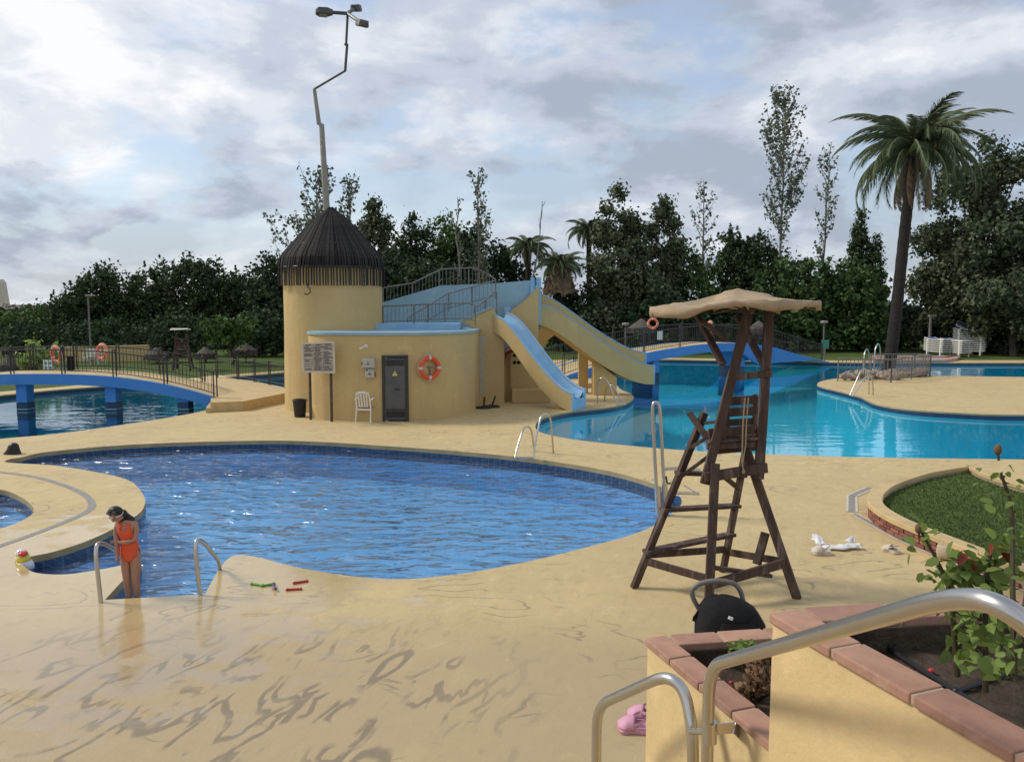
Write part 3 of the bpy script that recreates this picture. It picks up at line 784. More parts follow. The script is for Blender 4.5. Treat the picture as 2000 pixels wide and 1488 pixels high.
# ------------------------------------------------------------------ right footbridge
L0, R0 = Vector((1.6, 31.7, 0)), Vector((18.35, 44.3, 0))
bd = (R0 - L0).normalized(); bn = Vector((-bd.y, bd.x, 0))
zc = [(1.6, .12), (3.0, .5), (4.7, .86), (6.8, 1.19), (9.0, 1.38), (10.5, 1.42), (12.2, 1.36), (14, 1.08), (15.8, .62), (17.3, .25), (18.35, .05)]
def rb_z(x):
    for i in range(1, len(zc)):
        if x <= zc[i][0]:
            f = (x - zc[i - 1][0]) / (zc[i][0] - zc[i - 1][0])
            return zc[i - 1][1] + (zc[i][1] - zc[i - 1][1]) * f
    return zc[-1][1]
def rb_at(x, off=0.0, dz=0.0):
    f = (x - L0.x) / (R0.x - L0.x)
    p = L0.lerp(R0, f) + bn * off
    p.z = rb_z(x) + dz; return p
br = thing('footbridge', 'long blue arched footbridge over the big pool behind the lifeguard chair', 'bridge', L0)
xs = [1.6 + (18.35 - 1.6) * i / 44 for i in range(45)]
def under(x): return (rb_z(x) - 0.42) if x < 11.6 else max(0.22, rb_z(x) - 0.42 - (x - 11.6) * 0.5)
for off in (0.0, 2.0):
    tp = [rb_at(x, off) for x in xs]; bt = [rb_at(x, off) for x in xs]
    for p, x in zip(bt, xs): p.z = min(under(x), p.z - 0.06) if x > 4 else -0.05
    side = MB(); side.prism(tp + bt[::-1], bn * 0.14); side.build('side_beam', M['bridge_blue'], br)
dk = MB(); dk.prism([rb_at(x, 0.145, -0.01) for x in xs] + [rb_at(x, 0.145, -0.04 if x > 17.5 or x < 2.2 else -0.15) for x in xs[::-1]], bn * 1.85); dk.build('walkway', M['yellow_kerb'], br)
for x in (6.9, 12.1):
    c = rb_at(x, 0.9); zt = c.z - 0.43; rot = Matrix.Rotation(math.atan2(bd.y, bd.x), 3, 'Z')
    pc = MB().box((c.x, c.y, (zt + 0.14) / 2), (0.42, 1.3, zt - 0.14), rot).build('pier', M['bridge_blue'], br)
    MB().box((c.x, c.y, -0.69), (0.432, 1.312, 1.64), rot).build('waterline_band', M['dark_band'], pc)
for off, lab in ((0.07, 'dark iron railing on the near side of the long blue bridge'), (2.07, 'dark iron railing on the far side of the long blue bridge')):
    balustrade(lab, [rb_at(x, off) for x in [2.2 + 15.6 * i / 26 for i in range(27)]], 0.92, 0, M['rail_dark'], loops=True, posts=8, gap=0.14, r_rail=0.022)

# ------------------------------------------------------------------ pool hut with the round tower
hut = thing('pool_hut', 'yellow rendered pool hut with a round thatch-capped tower and curved front', 'building', P(760, 820))
ZR = 2.42
front = catmull([P(606, 812), P(612, 816.5), P(640, 820.5), P(690, 822.5), P(760, 822.5), P(820, 820.5), P(870, 815.5), P(905, 809), P(926, 801), P(929, 797)], 6, closed=False)
rear = [Vector((front[-1].x + 0.2, 27.6, 0)), Vector((front[0].x, 27.6, 0))]
hl = front + rear
MB().prism(hl, (0, 0, ZR)).build('curved_wall', M['yellow'], hut, smooth=True)
cap = [p for p in hl]
MB().prism([Vector((p.x, p.y, ZR + 0.002)) for p in offset_loop(cap, 0.04)], (0, 0, 0.075)).build('roof_edge', M['light_blue'], hut)
# raised blue slab on the roof
sl = [W(722, 640, 24.0), W(896, 638, 24.0)]
MB().box(((sl[0].x + sl[1].x) / 2, 25.2, ZR + 0.077 + 0.09), (sl[1].x - sl[0].x, 2.0, 0.18)).build('roof_slab', M['slide_blue'], hut)
# tower
TC = Vector((PX(649.5, 24.6).x, 24.75, 0)); TR = 1.54
MB().lathe(TC, [(TR + 0.05, 0), (TR + 0.03, 1.2), (TR, 2.6), (TR, 4.55)], 56).build('tower_wall', M['yellow'], hut, smooth=True)
# thatch: slats from the apex over a bent eave, then hanging free
apex_z = W(637, 405, 24.7).z
TX = TC.copy(); TX.x = TC.x - 0.02
def prof(u):                              # radius, height along a slat
    pts = [(0.08, apex_z), (0.45, apex_z - .31), (.79, apex_z - .62), (1.05, apex_z - .93), (1.28, apex_z - 1.2), (1.48, apex_z - 1.42), (1.61, apex_z - 1.62), (1.655, apex_z - 1.9), (1.66, apex_z - 2.48)]
    return pts
pr = prof(0)
cone = MB().lathe(TX, [(r - 0.05, z) for r, z in pr[::-1] if z > apex_z - 1.95], 40).build('thatch_underlay', M['thatch_slat'], hut, smooth=True)
slat = None
NS = 120
for k in range(NS):
    if slat is None:
        m = MB(); pts = [TX + Vector((r, 0, z)) for r, z in pr]
        wds = [0.012, 0.024, 0.04, 0.052, 0.062, 0.07, 0.072, 0.04, 0.034]
        a_ = [p + Vector((0, -w_ / 2, 0)) for p, w_ in zip(pts, wds)]; b2 = [p + Vector((0, w_ / 2, 0)) for p, w_ in zip(pts, wds)]
        th = Vector((-0.02, 0, -0.012))
        m.strip(a_, b2); m.strip([p + th for p in b2], [p + th for p in a_]); m.strip(b2, [p + th for p in b2]); m.strip([p + th for p in a_], a_)
        slat = m.build('roof_slat', M['thatch_slat'], hut)
        # rotate about the tower axis: put the object origin there
        off = TX - origin(hut)
        for v in slat.data.vertices: v.co -= off
        slat.location = off; c = slat
    else: c = link_copy(slat, parent=hut)
    c.rotation_euler = (0, 0, 2 * math.pi * k / NS + random.uniform(-0.012, 0.012))
    s = random.uniform(0.975, 1.02); c.scale = (random.uniform(0.99, 1.012), 1, 1)
    c.location = off + Vector((0, 0, random.uniform(-0.012, 0.012)))
MB().torus(TX + Vector((0, 0, apex_z - 1.92)), 1.625, 0.03, (0, 0, 1), 48, 6).build('eave_hoop', M['rail_dark'], hut, smooth=True)
MB().torus(TX + Vector((0, 0, apex_z - 1.2)), 1.25, 0.02, (0, 0, 1), 40, 6).build('eave_hoop', M['rail_dark'], hut, smooth=True)
# hook on the tower face
h0 = W(600, 556, 23.0)
MB().tube([h0 + Vector((0, 0, 0.05)), h0 + Vector((0.02, -0.02, -0.08)), h0 + Vector((0.09, -0.06, -0.12)), h0 + Vector((0.11, -0.08, -0.22)), h0 + Vector((0.03, -0.1, -0.29)), h0 + Vector((-0.06, -0.1, -0.27))], 0.022, 7).build('hook', M['rail_dark'], hut, smooth=True)
# door
fy = P(768, 822.5).y
dl, dr = P(746, 822), P(794, 822.5)
def fbase(px):                             # front wall point under column px
    best = min(range(len(front) - 1), key=lambda i: abs((W(px, 600, front[i].y).x) - front[i].x))
    return Vector((W(px, 600, front[best].y).x, front[best].y, 0))
dc = fbase(770); dc.y -= 0.03
dw, dh = 0.72, W(770, 694, dc.y).z
fr = MB(); fr.box((dc.x - dw / 2 + 0.03, dc.y, dh / 2), (0.06, 0.10, dh)).box((dc.x + dw / 2 - 0.03, dc.y, dh / 2), (0.06, 0.10, dh)).box((dc.x, dc.y, dh - 0.03), (dw - 0.124, 0.098, 0.06))
MB().box((dc.x, dc.y + 0.06, dh / 2), (dw, 0.1, dh)).build('door_recess', M['hole_dark'], hut)
fr.build('door_frame', M['door_dark'], hut)
door = MB().box((dc.x, dc.y + 0.0, dh / 2 - 0.02), (dw - 0.14, 0.04, dh - 0.12)).build('door', M['door_grey'], hut, bevel=0.004)
for k in range(5): MB().box((dc.x, dc.y - 0.026, dh - 0.14 - k * 0.035), (dw - 0.2, 0.016, 0.018), Matrix.Rotation(R(25), 3, 'X')).build('vent_slat', M['door_dark'], door)
for k in range(5): MB().box((dc.x, dc.y - 0.026, 0.13 + k * 0.035), (dw - 0.2, 0.016, 0.018), Matrix.Rotation(R(25), 3, 'X')).build('vent_slat', M['door_dark'], door)
MB().box((dc.x, dc.y - 0.026, 0.33), (dw - 0.18, 0.014, 0.05)).build('kick_strip', M['door_dark'], door)
MB().box((dc.x + 0.06, dc.y - 0.045, dh * 0.49), (0.15, 0.03, 0.035)).build('bolt_handle', M['door_dark'], door)
def tri(c, s): return [c + Vector((-s, 0, -s * 0.85)), c + Vector((s, 0, -s * 0.85)), c + Vector((0, 0, s * 0.95))]
tr_ = MB().prism(tri(Vector((dc.x, dc.y - 0.032, dh * 0.73)), 0.075), (0, 0.008, 0)).build('warning_triangle', M['sign_yellow'], door)
MB().prism([Vector((dc.x + a, dc.y - 0.037, dh * 0.73 + b)) for a, b in ((0.012, 0.035), (-0.022, -0.012), (0.0, -0.01), (-0.012, -0.05), (0.026, 0.004), (0.004, 0.004))], (0, 0.003, 0)).build('lightning_mark', M['ink'], tr_)
# plaster patch and lower walls right of the curved front
wp = [W(929, 657, 25.0), W(940, 660, 25.0)]
yS = 25.55
rx0, rx1 = front[-1].x + 0.05, W(985, 700, yS).x
zS = W(960, 600, yS).z
wall2 = MB().prism([Vector((rx0 - 0.3, yS, 0)), Vector((rx1, yS, 0)), Vector((rx1, yS, 2.5)), Vector((W(962, 600, yS).x, yS, zS)), Vector((W(896, 637, yS).x, yS, ZR + 0.3)), Vector((rx0 - 0.3, yS, ZR + 0.2))], (0, 0.25, 0)).build('stair_wall', M['yellow'], hut)
e0, e1 = Vector((W(896, 637, yS).x, yS + 0.1, ZR + 0.31)), Vector((W(962, 600, yS).x, yS + 0.1, zS + 0.01))
MB().beam(e0, e1, 0.3, 0.06).build('wall_coping', M['light_blue'], hut)
pp = [(928, 655), (948, 657), (951, 664), (944, 680), (947, 700), (945, 730), (947, 768), (930, 771)]
MB().prism([W(a, b, yS - 0.012) for a, b in pp], (0, 0.01, 0)).build('plaster_patch', M['plaster'], hut)
# recessed wall under the slides with a pierced screen, red pipe and bench
yN = 27.4
nx0, nx1 = rx1 - 0.1, W(1068, 700, yN).x
nx1 = W(1003, 700, 26.4).x
MB().box(((nx0 + nx1) / 2, 26.5, 1.4), (nx1 - nx0, 0.2, 2.8)).build('recess_wall', M['yellow'], hut)
for a, b in ((1005, 694), (1012, 694), (1005, 708), (1013, 708), (1021, 708), (1021, 699)):
    c = W(a, b, 26.29)
    MB().lathe(Vector((c.x, 26.292, c.z)), [(0.062, 0.0), (0.058, 0.004), (0.0, 0.0041)], 14, mat3=Matrix.Rotation(R(90), 3, 'X')).build('wall_hole', M['hole_dark'], hut)
pc = [W(982, 712, 26.2), W(983, 700, 26.2), W(988, 690, 26.2), W(996, 685, 26.2), W(1006, 683, 26.2), W(1010, 684, 26.6)]
MB().tube(catmull(pc, 5, closed=False), 0.075, 10).build('red_pipe', M['red_paint'], hut, smooth=True)
q0, q1 = W(1000, 785, 25.7), W(1075, 780, 25.7)
MB().box(((q0.x + q1.x) / 2, 25.95, 0.225), (q1.x - q0.x, 0.65, 0.45)).build('bench', M['yellow'], hut, bevel=0.03)
# platform walls and parapet
yP = 27.3
zp0, zp1, zp2 = W(745, 597, yP).z, W(972, 553, yP).z, W(1056, 546, yP).z
par = [Vector((W(700, 600, yP).x, yP, ZR)), Vector((W(1056, 546, yP).x, yP, ZR)), Vector((W(1056, 546, yP).x, yP, zp2)), Vector((W(972, 553, yP).x, yP, zp1)), Vector((W(860, 556, yP).x, yP, W(860, 558, yP).z)), Vector((W(760, 592, yP).x, yP, W(760, 587, yP).z)), Vector((W(700, 600, yP).x, yP, zp0 - 0.1))]
MB().prism(par, (0, 0.22, 0)).build('blue_parapet', M['light_blue'], hut)
for px, w_ in ((1040, 0.14), (1052, 0.16)):
    c = W(px, 560, yP - 0.01)
    MB().box((c.x, yP - 0.06, (zp2 + 2.5) / 2 + 0.02), (w_, 0.12, zp2 - 2.4)).build('parapet_pier', M['slide_blue'], hut)
# platform block between the two slides
yQ = 26.3
blk = [(997, 606), (1010, 598), (1025, 586), (1038, 574), (1048, 562)]
bt = [W(a, b, yQ) for a, b in blk]
bodyp = bt + [W(1052, 562, yQ), Vector((W(1052, 640, yQ).x, yQ, 0)), Vector((W(997, 700, yQ).x, yQ, 0))]
MB().prism(bodyp, (0, 0.9, 0)).build('platform_block', M['yellow'], hut)
MB().strip([p + Vector((0, -0.02, 0.012)) for p in bt], [p + Vector((0, 0.92, 0.012)) for p in bt]).build('block_coping', M['light_blue'], hut)
MB().box((W(991, 610, yQ).x, yQ + 0.3, W(991, 608, yQ).z - 0.6), (0.2, 0.5, 1.5)).build('slide_jamb', M['slide_blue'], hut)
MB().box((W(1052, 575, yQ).x, yQ + 0.4, W(1052, 575, yQ).z - 0.35), (0.16, 0.7, 1.3)).build('slide_jamb', M['slide_blue'], hut)
# arch wall behind the second slide
yA = 28.6
ax = [W(1050, 600, yA).x, W(1150, 600, yA).x]
acx, arx, az = W(1096, 690, yA).x, 0.66, W(1090, 652, yA).z
arch = [Vector((ax[0], yA, 0)), Vector((acx - arx, yA, 0))] + [Vector((acx - arx * math.cos(math.pi * k / 14), yA, az - 0.75 + 0.75 * math.sin(math.pi * k / 14))) for k in range(15)] + [Vector((acx + arx, yA, 0)), Vector((ax[1], yA, 0)), Vector((ax[1], yA, 1.5)), Vector((W(1100, 600, yA).x, yA, 2.6)), Vector((ax[0], yA, 3.2))]
MB().prism(arch, (0, 0.25, 0)).build('arch_wall', M['yellow'], hut)
# handrails of the stairs and platform (grey)
zr = ZR + 0.08
def rail_px(label, pts, Y, h, **k):
    tops = [W(a, b, Y) for a, b in pts]
    return balustrade(label, [p - Vector((0, 0, h)) for p in tops], h, 0, M['rail_grey'], **k)
rail_px('grey steel railing standing on the light blue parapet above the hut', [(748, 562), (806, 553), (862, 526), (922, 523), (945, 531), (968, 546)], yP + 0.1, 0.72, posts=4, gap=0.13)
rail_px('grey steel railing along the hut roof below the blue parapet', [(748, 598), (800, 596), (880, 592), (915, 592), (928, 597)], 24.9, 0.62, posts=3, gap=0.13)
rail_px('grey stair handrail sloping up over the roof towards the slides', [(796, 622), (806, 614), (850, 588), (872, 574), (968, 548)], 26.2, 0.62, posts=4, gap=0.14)
rail_px('short grey handrail on the sloping wall by the front slide', [(926, 602), (948, 586), (964, 572), (970, 571)], yS + 0.1, 0.72, posts=2, gap=0.13)

# ------------------------------------------------------------------ water slides
def slide(label, A, B, za, zb, wd, hn, hf, under_, flare, name='water_slide', lift_far=None):
    """A,B: ground points of the near edge top and bottom"""
    t = thing(name, label, 'water slide', (B.x, B.y, 0))
    d = Vector((B.x - A.x, B.y - A.y, 0)); Ln = d.length; d.normalize(); n = Vector((-d.y, d.x, 0))
    N_ = 28
    fk = [(0, 0), (.06, .012), (.12, .05), (.22, .15), (.35, .32), (.5, .53), (.65, .72), (.78, .86), (.88, .95), (.95, .99), (1, 1)]
    def f(s):
        for i in range(1, len(fk)):
            if s <= fk[i][0]:
                u = (s - fk[i - 1][0]) / (fk[i][0] - fk[i - 1][0]); return fk[i - 1][1] + (fk[i][1] - fk[i - 1][1]) * u
        return 1
    raw = [za + (zb - za) * f(i / N_) for i in range(N_ + 1)]
    zz = raw[:]
    for _ in range(3): zz = [zz[0]] + [(zz[i - 1] + 2 * zz[i] + zz[i + 1]) / 4 for i in range(1, N_)] + [zz[-1]]
    def pt(i, off, dz): 
        p = Vector((A.x, A.y, 0)) + d * (Ln * i / N_) + n * off; p.z = zz[i] + dz; return p
    def low(i):
        s = i / N_; return under_ * (0.85 + 0.3 * math.sin(math.pi * s))
    for off, h in ((0.0, hn), (wd, hf)):
        tp = [pt(i, off, h) for i in range(N_ + 1)]; bt = [pt(i, off, -low(i)) for i in range(N_ + 1)]
        m = MB(); 
        for i in range(N_):
            pass
        ring = [[tp[i], tp[i] + n * 0.1, bt[i] + n * 0.1, bt[i]] for i in range(N_ + 1)]
        m.loft(ring); m.build('side_wall', M['yellow'], t)
        rim = [[q + Vector((0, 0, 0.003)) - n * 0.006, q + n * 0.106 + Vector((0, 0, 0.003)), q + n * 0.106 + Vector((0, 0, 0.04)), q - n * 0.006 + Vector((0, 0, 0.04))] for q in tp]
        MB().loft(rim).build('rim', M['slide_blue'], t)
    ring = []
    for i in range(N_ + 1):
        prof_ = []
        for k in range(9):
            u = k / 8; x = 0.102 + (wd - 0.104) * u
            lift = (hn * (1 - u) ** 4 + (hf if lift_far is None else lift_far) * u ** 4) * 0.9
            prof_.append(pt(i, x, lift))
        ring.append(prof_)
    MB().loft(ring, cap=False, closed_ring=False).build('chute', M['slide_blue'], t, smooth='all', fix=False)
    soff = [[pt(i, 0.1, -low(i) + 0.02), pt(i, wd, -low(i) + 0.02)] for i in range(N_ + 1)]
    MB().strip([a[0] for a in soff], [a[1] for a in soff]).build('underside', M['yellow'], t)
    e = [pt(N_, 0, hn + 0.04), pt(N_, 0.1, hn + 0.04), pt(N_, 0.14, 0.02), pt(N_, wd - 0.04, 0.02), pt(N_, wd, hf + 0.04), pt(N_, wd + 0.1, hf + 0.04), pt(N_, wd + 0.1, -low(N_)), pt(N_, 0, -low(N_))]
    MB().prism([q + d * 0.003 for q in e], d * 0.05).build('end_lip', M['slide_blue'], t)
    return t, pt, d, n
A1, B1 = PX(964, 25.3), P(1115, 803)
A1 = Vector((W(964, 620, 25.5).x, 25.5, 0))
s1, pt1, d1, n1_ = slide('short blue water slide with yellow sides ending at the pool edge', A1, Vector((W(1116, 780, 23.6).x, 23.6, 0)), W(964, 622, 25.5).z - 0.1, W(1116, 780, 23.6).z - 0.02, 0.66, 0.18, 0.26, 0.42, 0)
sp_ = pt1(23, 0.38, 0)
MB().box((sp_.x, sp_.y, (sp_.z - 0.35) / 2), (0.5, 0.5, sp_.z - 0.35)).build('support_block', M['yellow'], s1)
s2, pt2, d2, n2_ = slide('long yellow water slide with a narrow blue chute reaching over the big pool', Vector((W(1048, 600, 26.8).x, 26.8, 0)), Vector((W(1277, 720, 28.2).x, 28.2, 0)), W(1048, 592, 26.8).z - 0.3, W(1277, 716, 28.2).z - 0.24, 0.7, 0.25, 0.70, 0.50, 0, lift_far=0.1)
c = W(1183, 700, 27.9); gz = W(1183, 722, 27.9).z
MB().prism([W(1160, 702, 27.85), W(1205, 738, 27.85), Vector((W(1205, 700, 27.85).x, 27.85, 0)), Vector((W(1160, 700, 27.85).x, 27.85, 0))], (0, 0.75, 0)).build('support_block', M['yellow'], s2)
# low lit ramp wall and steps seen behind the slides
slab([(1085, 752), (1165, 748), (1165, 738), (1085, 740)], 0.18, 0.178, M['yellow_kerb'], 'path_step')

# ------------------------------------------------------------------ raised grass bed on the right with brick side
ZB = 0.25
bed_px = [(2000, 1106), (1900, 1069), (1800, 1031), (1745, 1007), (1712, 985), (1708, 970), (1716, 957), (1740, 942), (1800, 922), (1850, 913), (1885, 908), (1905, 911), (1935, 925), (2000, 945), (2120, 975), (2260, 1010), (2260, 1190)]
bl = catmull(G(bed_px, ZB), 5)
bed = thing('raised_bed', 'raised grass bed edged by a cream kerb over red brick on the right', 'garden bed', P(1705, 1000))
rings = []
ol, il = offset_loop(bl, 0.10), offset_loop(bl, -0.12)
for z0, z1, o_, i_, mname, nm in ((0.17, ZB, 0.10, -0.12, 'yellow_kerb', 'kerb'), (0.0, 0.168, 0.035, -0.10, 'mortar', 'brick_backing')):
    a_, b2 = offset_loop(bl, o_), offset_loop(bl, i_)
    ring = [[Vector((p.x, p.y, z0)), Vector((p.x, p.y, z1)), Vector((q.x, q.y, z1)), Vector((q.x, q.y, z0))] for p, q in zip(a_, b2)]
    ring.append(ring[0])
    MB().loft(ring, cap=False).build(nm, M[mname], bed, bevel=0.012 if nm == 'kerb' else 0)
struct(sheet([offset_loop(bl, -0.118)], 0.13).build('bed_grass', M['bed_grass'], fix=False))
face = offset_loop(bl, 0.045)
# walk the near face laying bricks in three courses
acc = []; tot = 0
for i in range(int(len(face) * 0.42)):
    acc.append((tot, face[i])); tot += (face[i + 1] - face[i]).length
def along(s):
    for i in range(1, len(acc)):
        if s <= acc[i][0]:
            f = (s - acc[i - 1][0]) / (acc[i][0] - acc[i - 1][0]); p = acc[i - 1][1].lerp(acc[i][1], f)
            return p, (acc[i][1] - acc[i - 1][1]).normalized()
    return None
bk = None
for crs in range(3):
    s = 0.08 + (crs % 2) * 0.1
    while s < acc[-1][0] - 0.1:
        r_ = along(s)
        if r_ is None: break
        p, t = r_
        nn = Vector((t.y, -t.x, 0))
        if bk is None:
            bk = MB().box(origin(bed), (0.19, 0.07, 0.046)).build('brick', M['brick'], bed, bevel=0.005); cc = bk
        else: cc = link_copy(bk, parent=bed)
        cc.location = Vector((p.x, p.y, 0.03 + crs * 0.054)) - origin(bed) + Vector((random.uniform(-.004, .004), random.uniform(-.004, .004), 0))
        cc.rotation_euler = (0, 0, math.atan2(t.y, t.x) + random.uniform(-0.03, 0.03))
        s += 0.205
# grass blades in the bed (nobody could count them)
rng = np.random.default_rng(4)
def blades(loop, z, n, h0, h1, name, mat, wd=0.012):
    xs = [p.x for p in loop]; ys = [p.y for p in loop]; vs = []
    while len(vs) < n * 3:
        x, y = rng.uniform(min(xs), max(xs)), rng.uniform(min(ys), max(ys))
        if not inside((x, y), loop): continue
        a = rng.uniform(0, 6.28); h = rng.uniform(h0, h1); l = rng.uniform(-0.6, 0.6, 2) * h
        vs += [(x - wd * math.cos(a), y - wd * math.sin(a), z), (x + wd * math.cos(a), y + wd * math.sin(a), z), (x + l[0], y + l[1], z + h)]
    me = bpy.data.meshes.new(name); me.from_pydata(vs, [], [(i, i + 1, i + 2) for i in range(0, len(vs), 3)]); me.materials.append(mat)
    o = bpy.data.objects.new(name, me); col.objects.link(o); o['kind'] = 'stuff'; return o
bg_ = blades([p for p in offset_loop(bl, -0.12)], 0.125, 22000, 0.015, 0.045, 'grass', leafmat('grass_blades', (0.04, 0.066, 0.018), (0.052, 0.08, 0.022), (0.085, 0.10, 0.04)))
tag(bg_, 'short patchy green grass growing in the raised bed', 'grass')

# ================================================================== THINGS
def arc_pts(a, b, h, n=10):                # hoop between two ground points
    a, b = Vector(a), Vector(b); out = [a]
    for k in range(n + 1):
        th = math.pi * k / n
        out.append(a.lerp(b, (1 - math.cos(th)) / 2) + Vector((0, 0, h - (b - a).length * 0.5 + math.sin(th) * (b - a).length * 0.5)))
    out.append(b); return out
def smooth_path(pts, rad=0.12, k=6):       # polyline with rounded corners
    pts = [Vector(p) for p in pts]; out = [pts[0]]
    for i in range(1, len(pts) - 1):
        a, b, c = pts[i - 1], pts[i], pts[i + 1]
        r1 = min(rad, (b - a).length * 0.45); r2 = min(rad, (c - b).length * 0.45)
        s, e = b + (a - b).normalized() * r1, b + (c - b).normalized() * r2
        for j in range(k + 1):
            t = j / k; out.append(s * (1 - t) ** 2 + b * 2 * t * (1 - t) + e * t * t)
    out.append(pts[-1]); return out

# ------------------------------------------------------------------ crooked lamp post over the tower
lp = thing('lamp_post', 'tall crooked lamp post with three floodlights rising from the tower cap', 'lamp post', Vector((TX.x, TX.y, apex_z - 0.25)))
YL = 24.72
def seg(px, r, name, mat):
    MB().tube([W(a, b, YL) for a, b in px], r, 10).build(name, mat, lp, smooth=True)
seg([(638, 412), (628, 243)], [0.105, 0.078], 'lower_pole', M['pole_grey'])
seg([(630, 246), (622, 241)], 0.055, 'joint', M['pole_grey'])
seg([(623, 243), (614, 175)], [0.07, 0.055], 'middle_pole', M['pole_grey'])
seg([(613, 175), (674, 139)], 0.032, 'slanting_arm', M['pole_dark'])
seg([(674, 140), (678, 88)], 0.042, 'upper_pole', M['pole_dark'])
seg([(679, 90), (674, 86)], 0.05, 'joint', M['pole_dark'])
seg([(676, 88), (679, 28)], 0.038, 'upper_pole', M['pole_dark'])
hub = W(679, 27, YL)
for (hx, hy, dy, ln) in ((636, 24, -0.2, .62), (694, 16, 0.9, .60), (705, 45, -0.7, .52)):
    e = W(hx, hy, YL + dy); d = (e - hub); 
    MB().tube([hub, e], 0.055, 8).build('arm', M['pole_dark'], lp, smooth=True)
    y = Vector((d.x, d.y, d.z * 0.6)).normalized(); x = y.cross(Vector((0, 0, 1))).normalized(); z = x.cross(y)
    rot = Matrix((x, y, z)).transposed()
    def sec(u, wv, z0, z1): return [e + rot @ Vector((sx * wv, u, zz)) for sx, zz in ((-1, z0), (1, z0), (.8, z1), (-.8, z1))]
    hd = MB().loft([sec(-0.22, 0.08, -0.06, 0.07), sec(-0.05, 0.17, -0.09, 0.10), sec(0.22, 0.17, -0.09, 0.09), sec(0.30, 0.11, -0.07, 0.03)]).build('lamp_head', M['pole_dark'], lp, bevel=0.01)
    MB().loft([sec(-0.04, 0.15, -0.115, -0.088), sec(0.21, 0.15, -0.115, -0.088)]).build('lens', M['lens'], hd)

# ------------------------------------------------------------------ things on and by the hut wall
def face_y(px): return fbase(px).y
def life_ring(label, c, axis, r0, mat, group=None, tilt=None):
    t = thing('life_ring', label, 'life ring', c, group)
    MB().torus(c, r0, r0 * 0.23, axis, 32, 10).build('ring', mat, t, smooth='all')
    u, v = frame_from(Vector(axis))
    for k in range(4):
        a = math.pi / 2 * k + (tilt or 0.0) + 0.0
        pc = Vector(c) + (u * math.cos(a) + v * math.sin(a)) * r0
        tg = (-u * math.sin(a) + v * math.cos(a)).normalized()
        MB().tube([pc - tg * r0 * 0.12, pc + tg * r0 * 0.12], r0 * 0.245, 10).build('tape_band', M['white_tape'], t, smooth=True)
    rp = [Vector(c) + (u * math.cos(a) + v * math.sin(a)) * r0 * (1.26 + 0.05 * math.cos(4 * a)) for a in [2 * math.pi * k / 32 for k in range(32)]]
    MB().tube(rp, r0 * 0.03, 5, closed=True).build('grab_line', M['white_tape'], t)
    return t
_i = min(range(1, len(front) - 1), key=lambda i: abs(W(836, 600, front[i].y).x - front[i].x)); _t = (front[_i + 1] - front[_i - 1]).normalized(); _n = Vector((_t.y, -_t.x, 0))
c = W(836, 718, face_y(836)) + _n * 0.1
lr = life_ring('bright orange life ring hanging on the curved yellow hut wall', c, _n, 0.285, M['orange_ring'])
MB().box((c.x, c.y + 0.06, c.z + 0.02), (0.4, 0.02, 0.03)).box((c.x, c.y + 0.06, c.z - 0.1), (0.035, 0.022, 0.24)).build('wall_bracket', M['rail_grey'], lr)
def wall_box(label, x0, x1, y0, y1, dep, extra):
    yb = face_y((x0 + x1) / 2); a_, b2 = W(x0, y0, yb - 0.02), W(x1, y1, yb - 0.02)
    cc = (a_ + b2) / 2; t = thing('meter_box', label, 'meter box', (cc.x, yb, cc.z))
    s = (abs(b2.x - a_.x), dep, abs(b2.z - a_.z))
    MB().box((cc.x, yb - dep / 2 + 0.03, cc.z), s).build('case', M['grey_plastic'], t, bevel=0.012)
    lid = MB().box((cc.x, yb - dep + 0.018, cc.z), (s[0] * 0.86, 0.02, s[2] * 0.84)).build('lid', M['grey_plastic'], t, bevel=0.006)
    MB().prism(tri(Vector((cc.x, yb - dep + 0.004, cc.z)), 0.055), (0, 0.004, 0)).build('warning_triangle', M['rail_grey'], lid)
    extra(t, cc, yb - dep, s)
wall_box('wide grey electric box on the hut wall, above the smaller box', 708, 734, 700, 718, 0.2, lambda t, c, y, s: MB().box((c.x - s[0] * 0.47, y + 0.0, c.z), (0.02, 0.025, 0.06)).build('latch', M['ink'], t))
wall_box('small grey electric box with a red switch under the wide box', 714, 733, 719.5, 738, 0.16, lambda t, c, y, s: (MB().box((c.x + s[0] * 0.54, y + 0.06, c.z - 0.03), (0.025, 0.06, 0.11)).build('red_switch', M['red_paint'], t), MB().box((c.x - s[0] * 0.28, y - 0.006, c.z + 0.1), (0.04, 0.012, 0.03)).build('latch', M['ink'], t)))
yb = face_y(709)
t = thing('wall_bracket', 'short white angled bracket sticking out of the hut wall above the boxes', 'bracket', W(705, 680, yb))
a_, b2 = W(703, 681, yb - 0.25), W(715, 676, yb)
MB().tube([a_, b2], 0.022, 8).build('arm', M['white_plastic'], t, smooth=True)
MB().box(b2, (0.09, 0.03, 0.09)).build('wall_plate', M['white_plastic'], t)

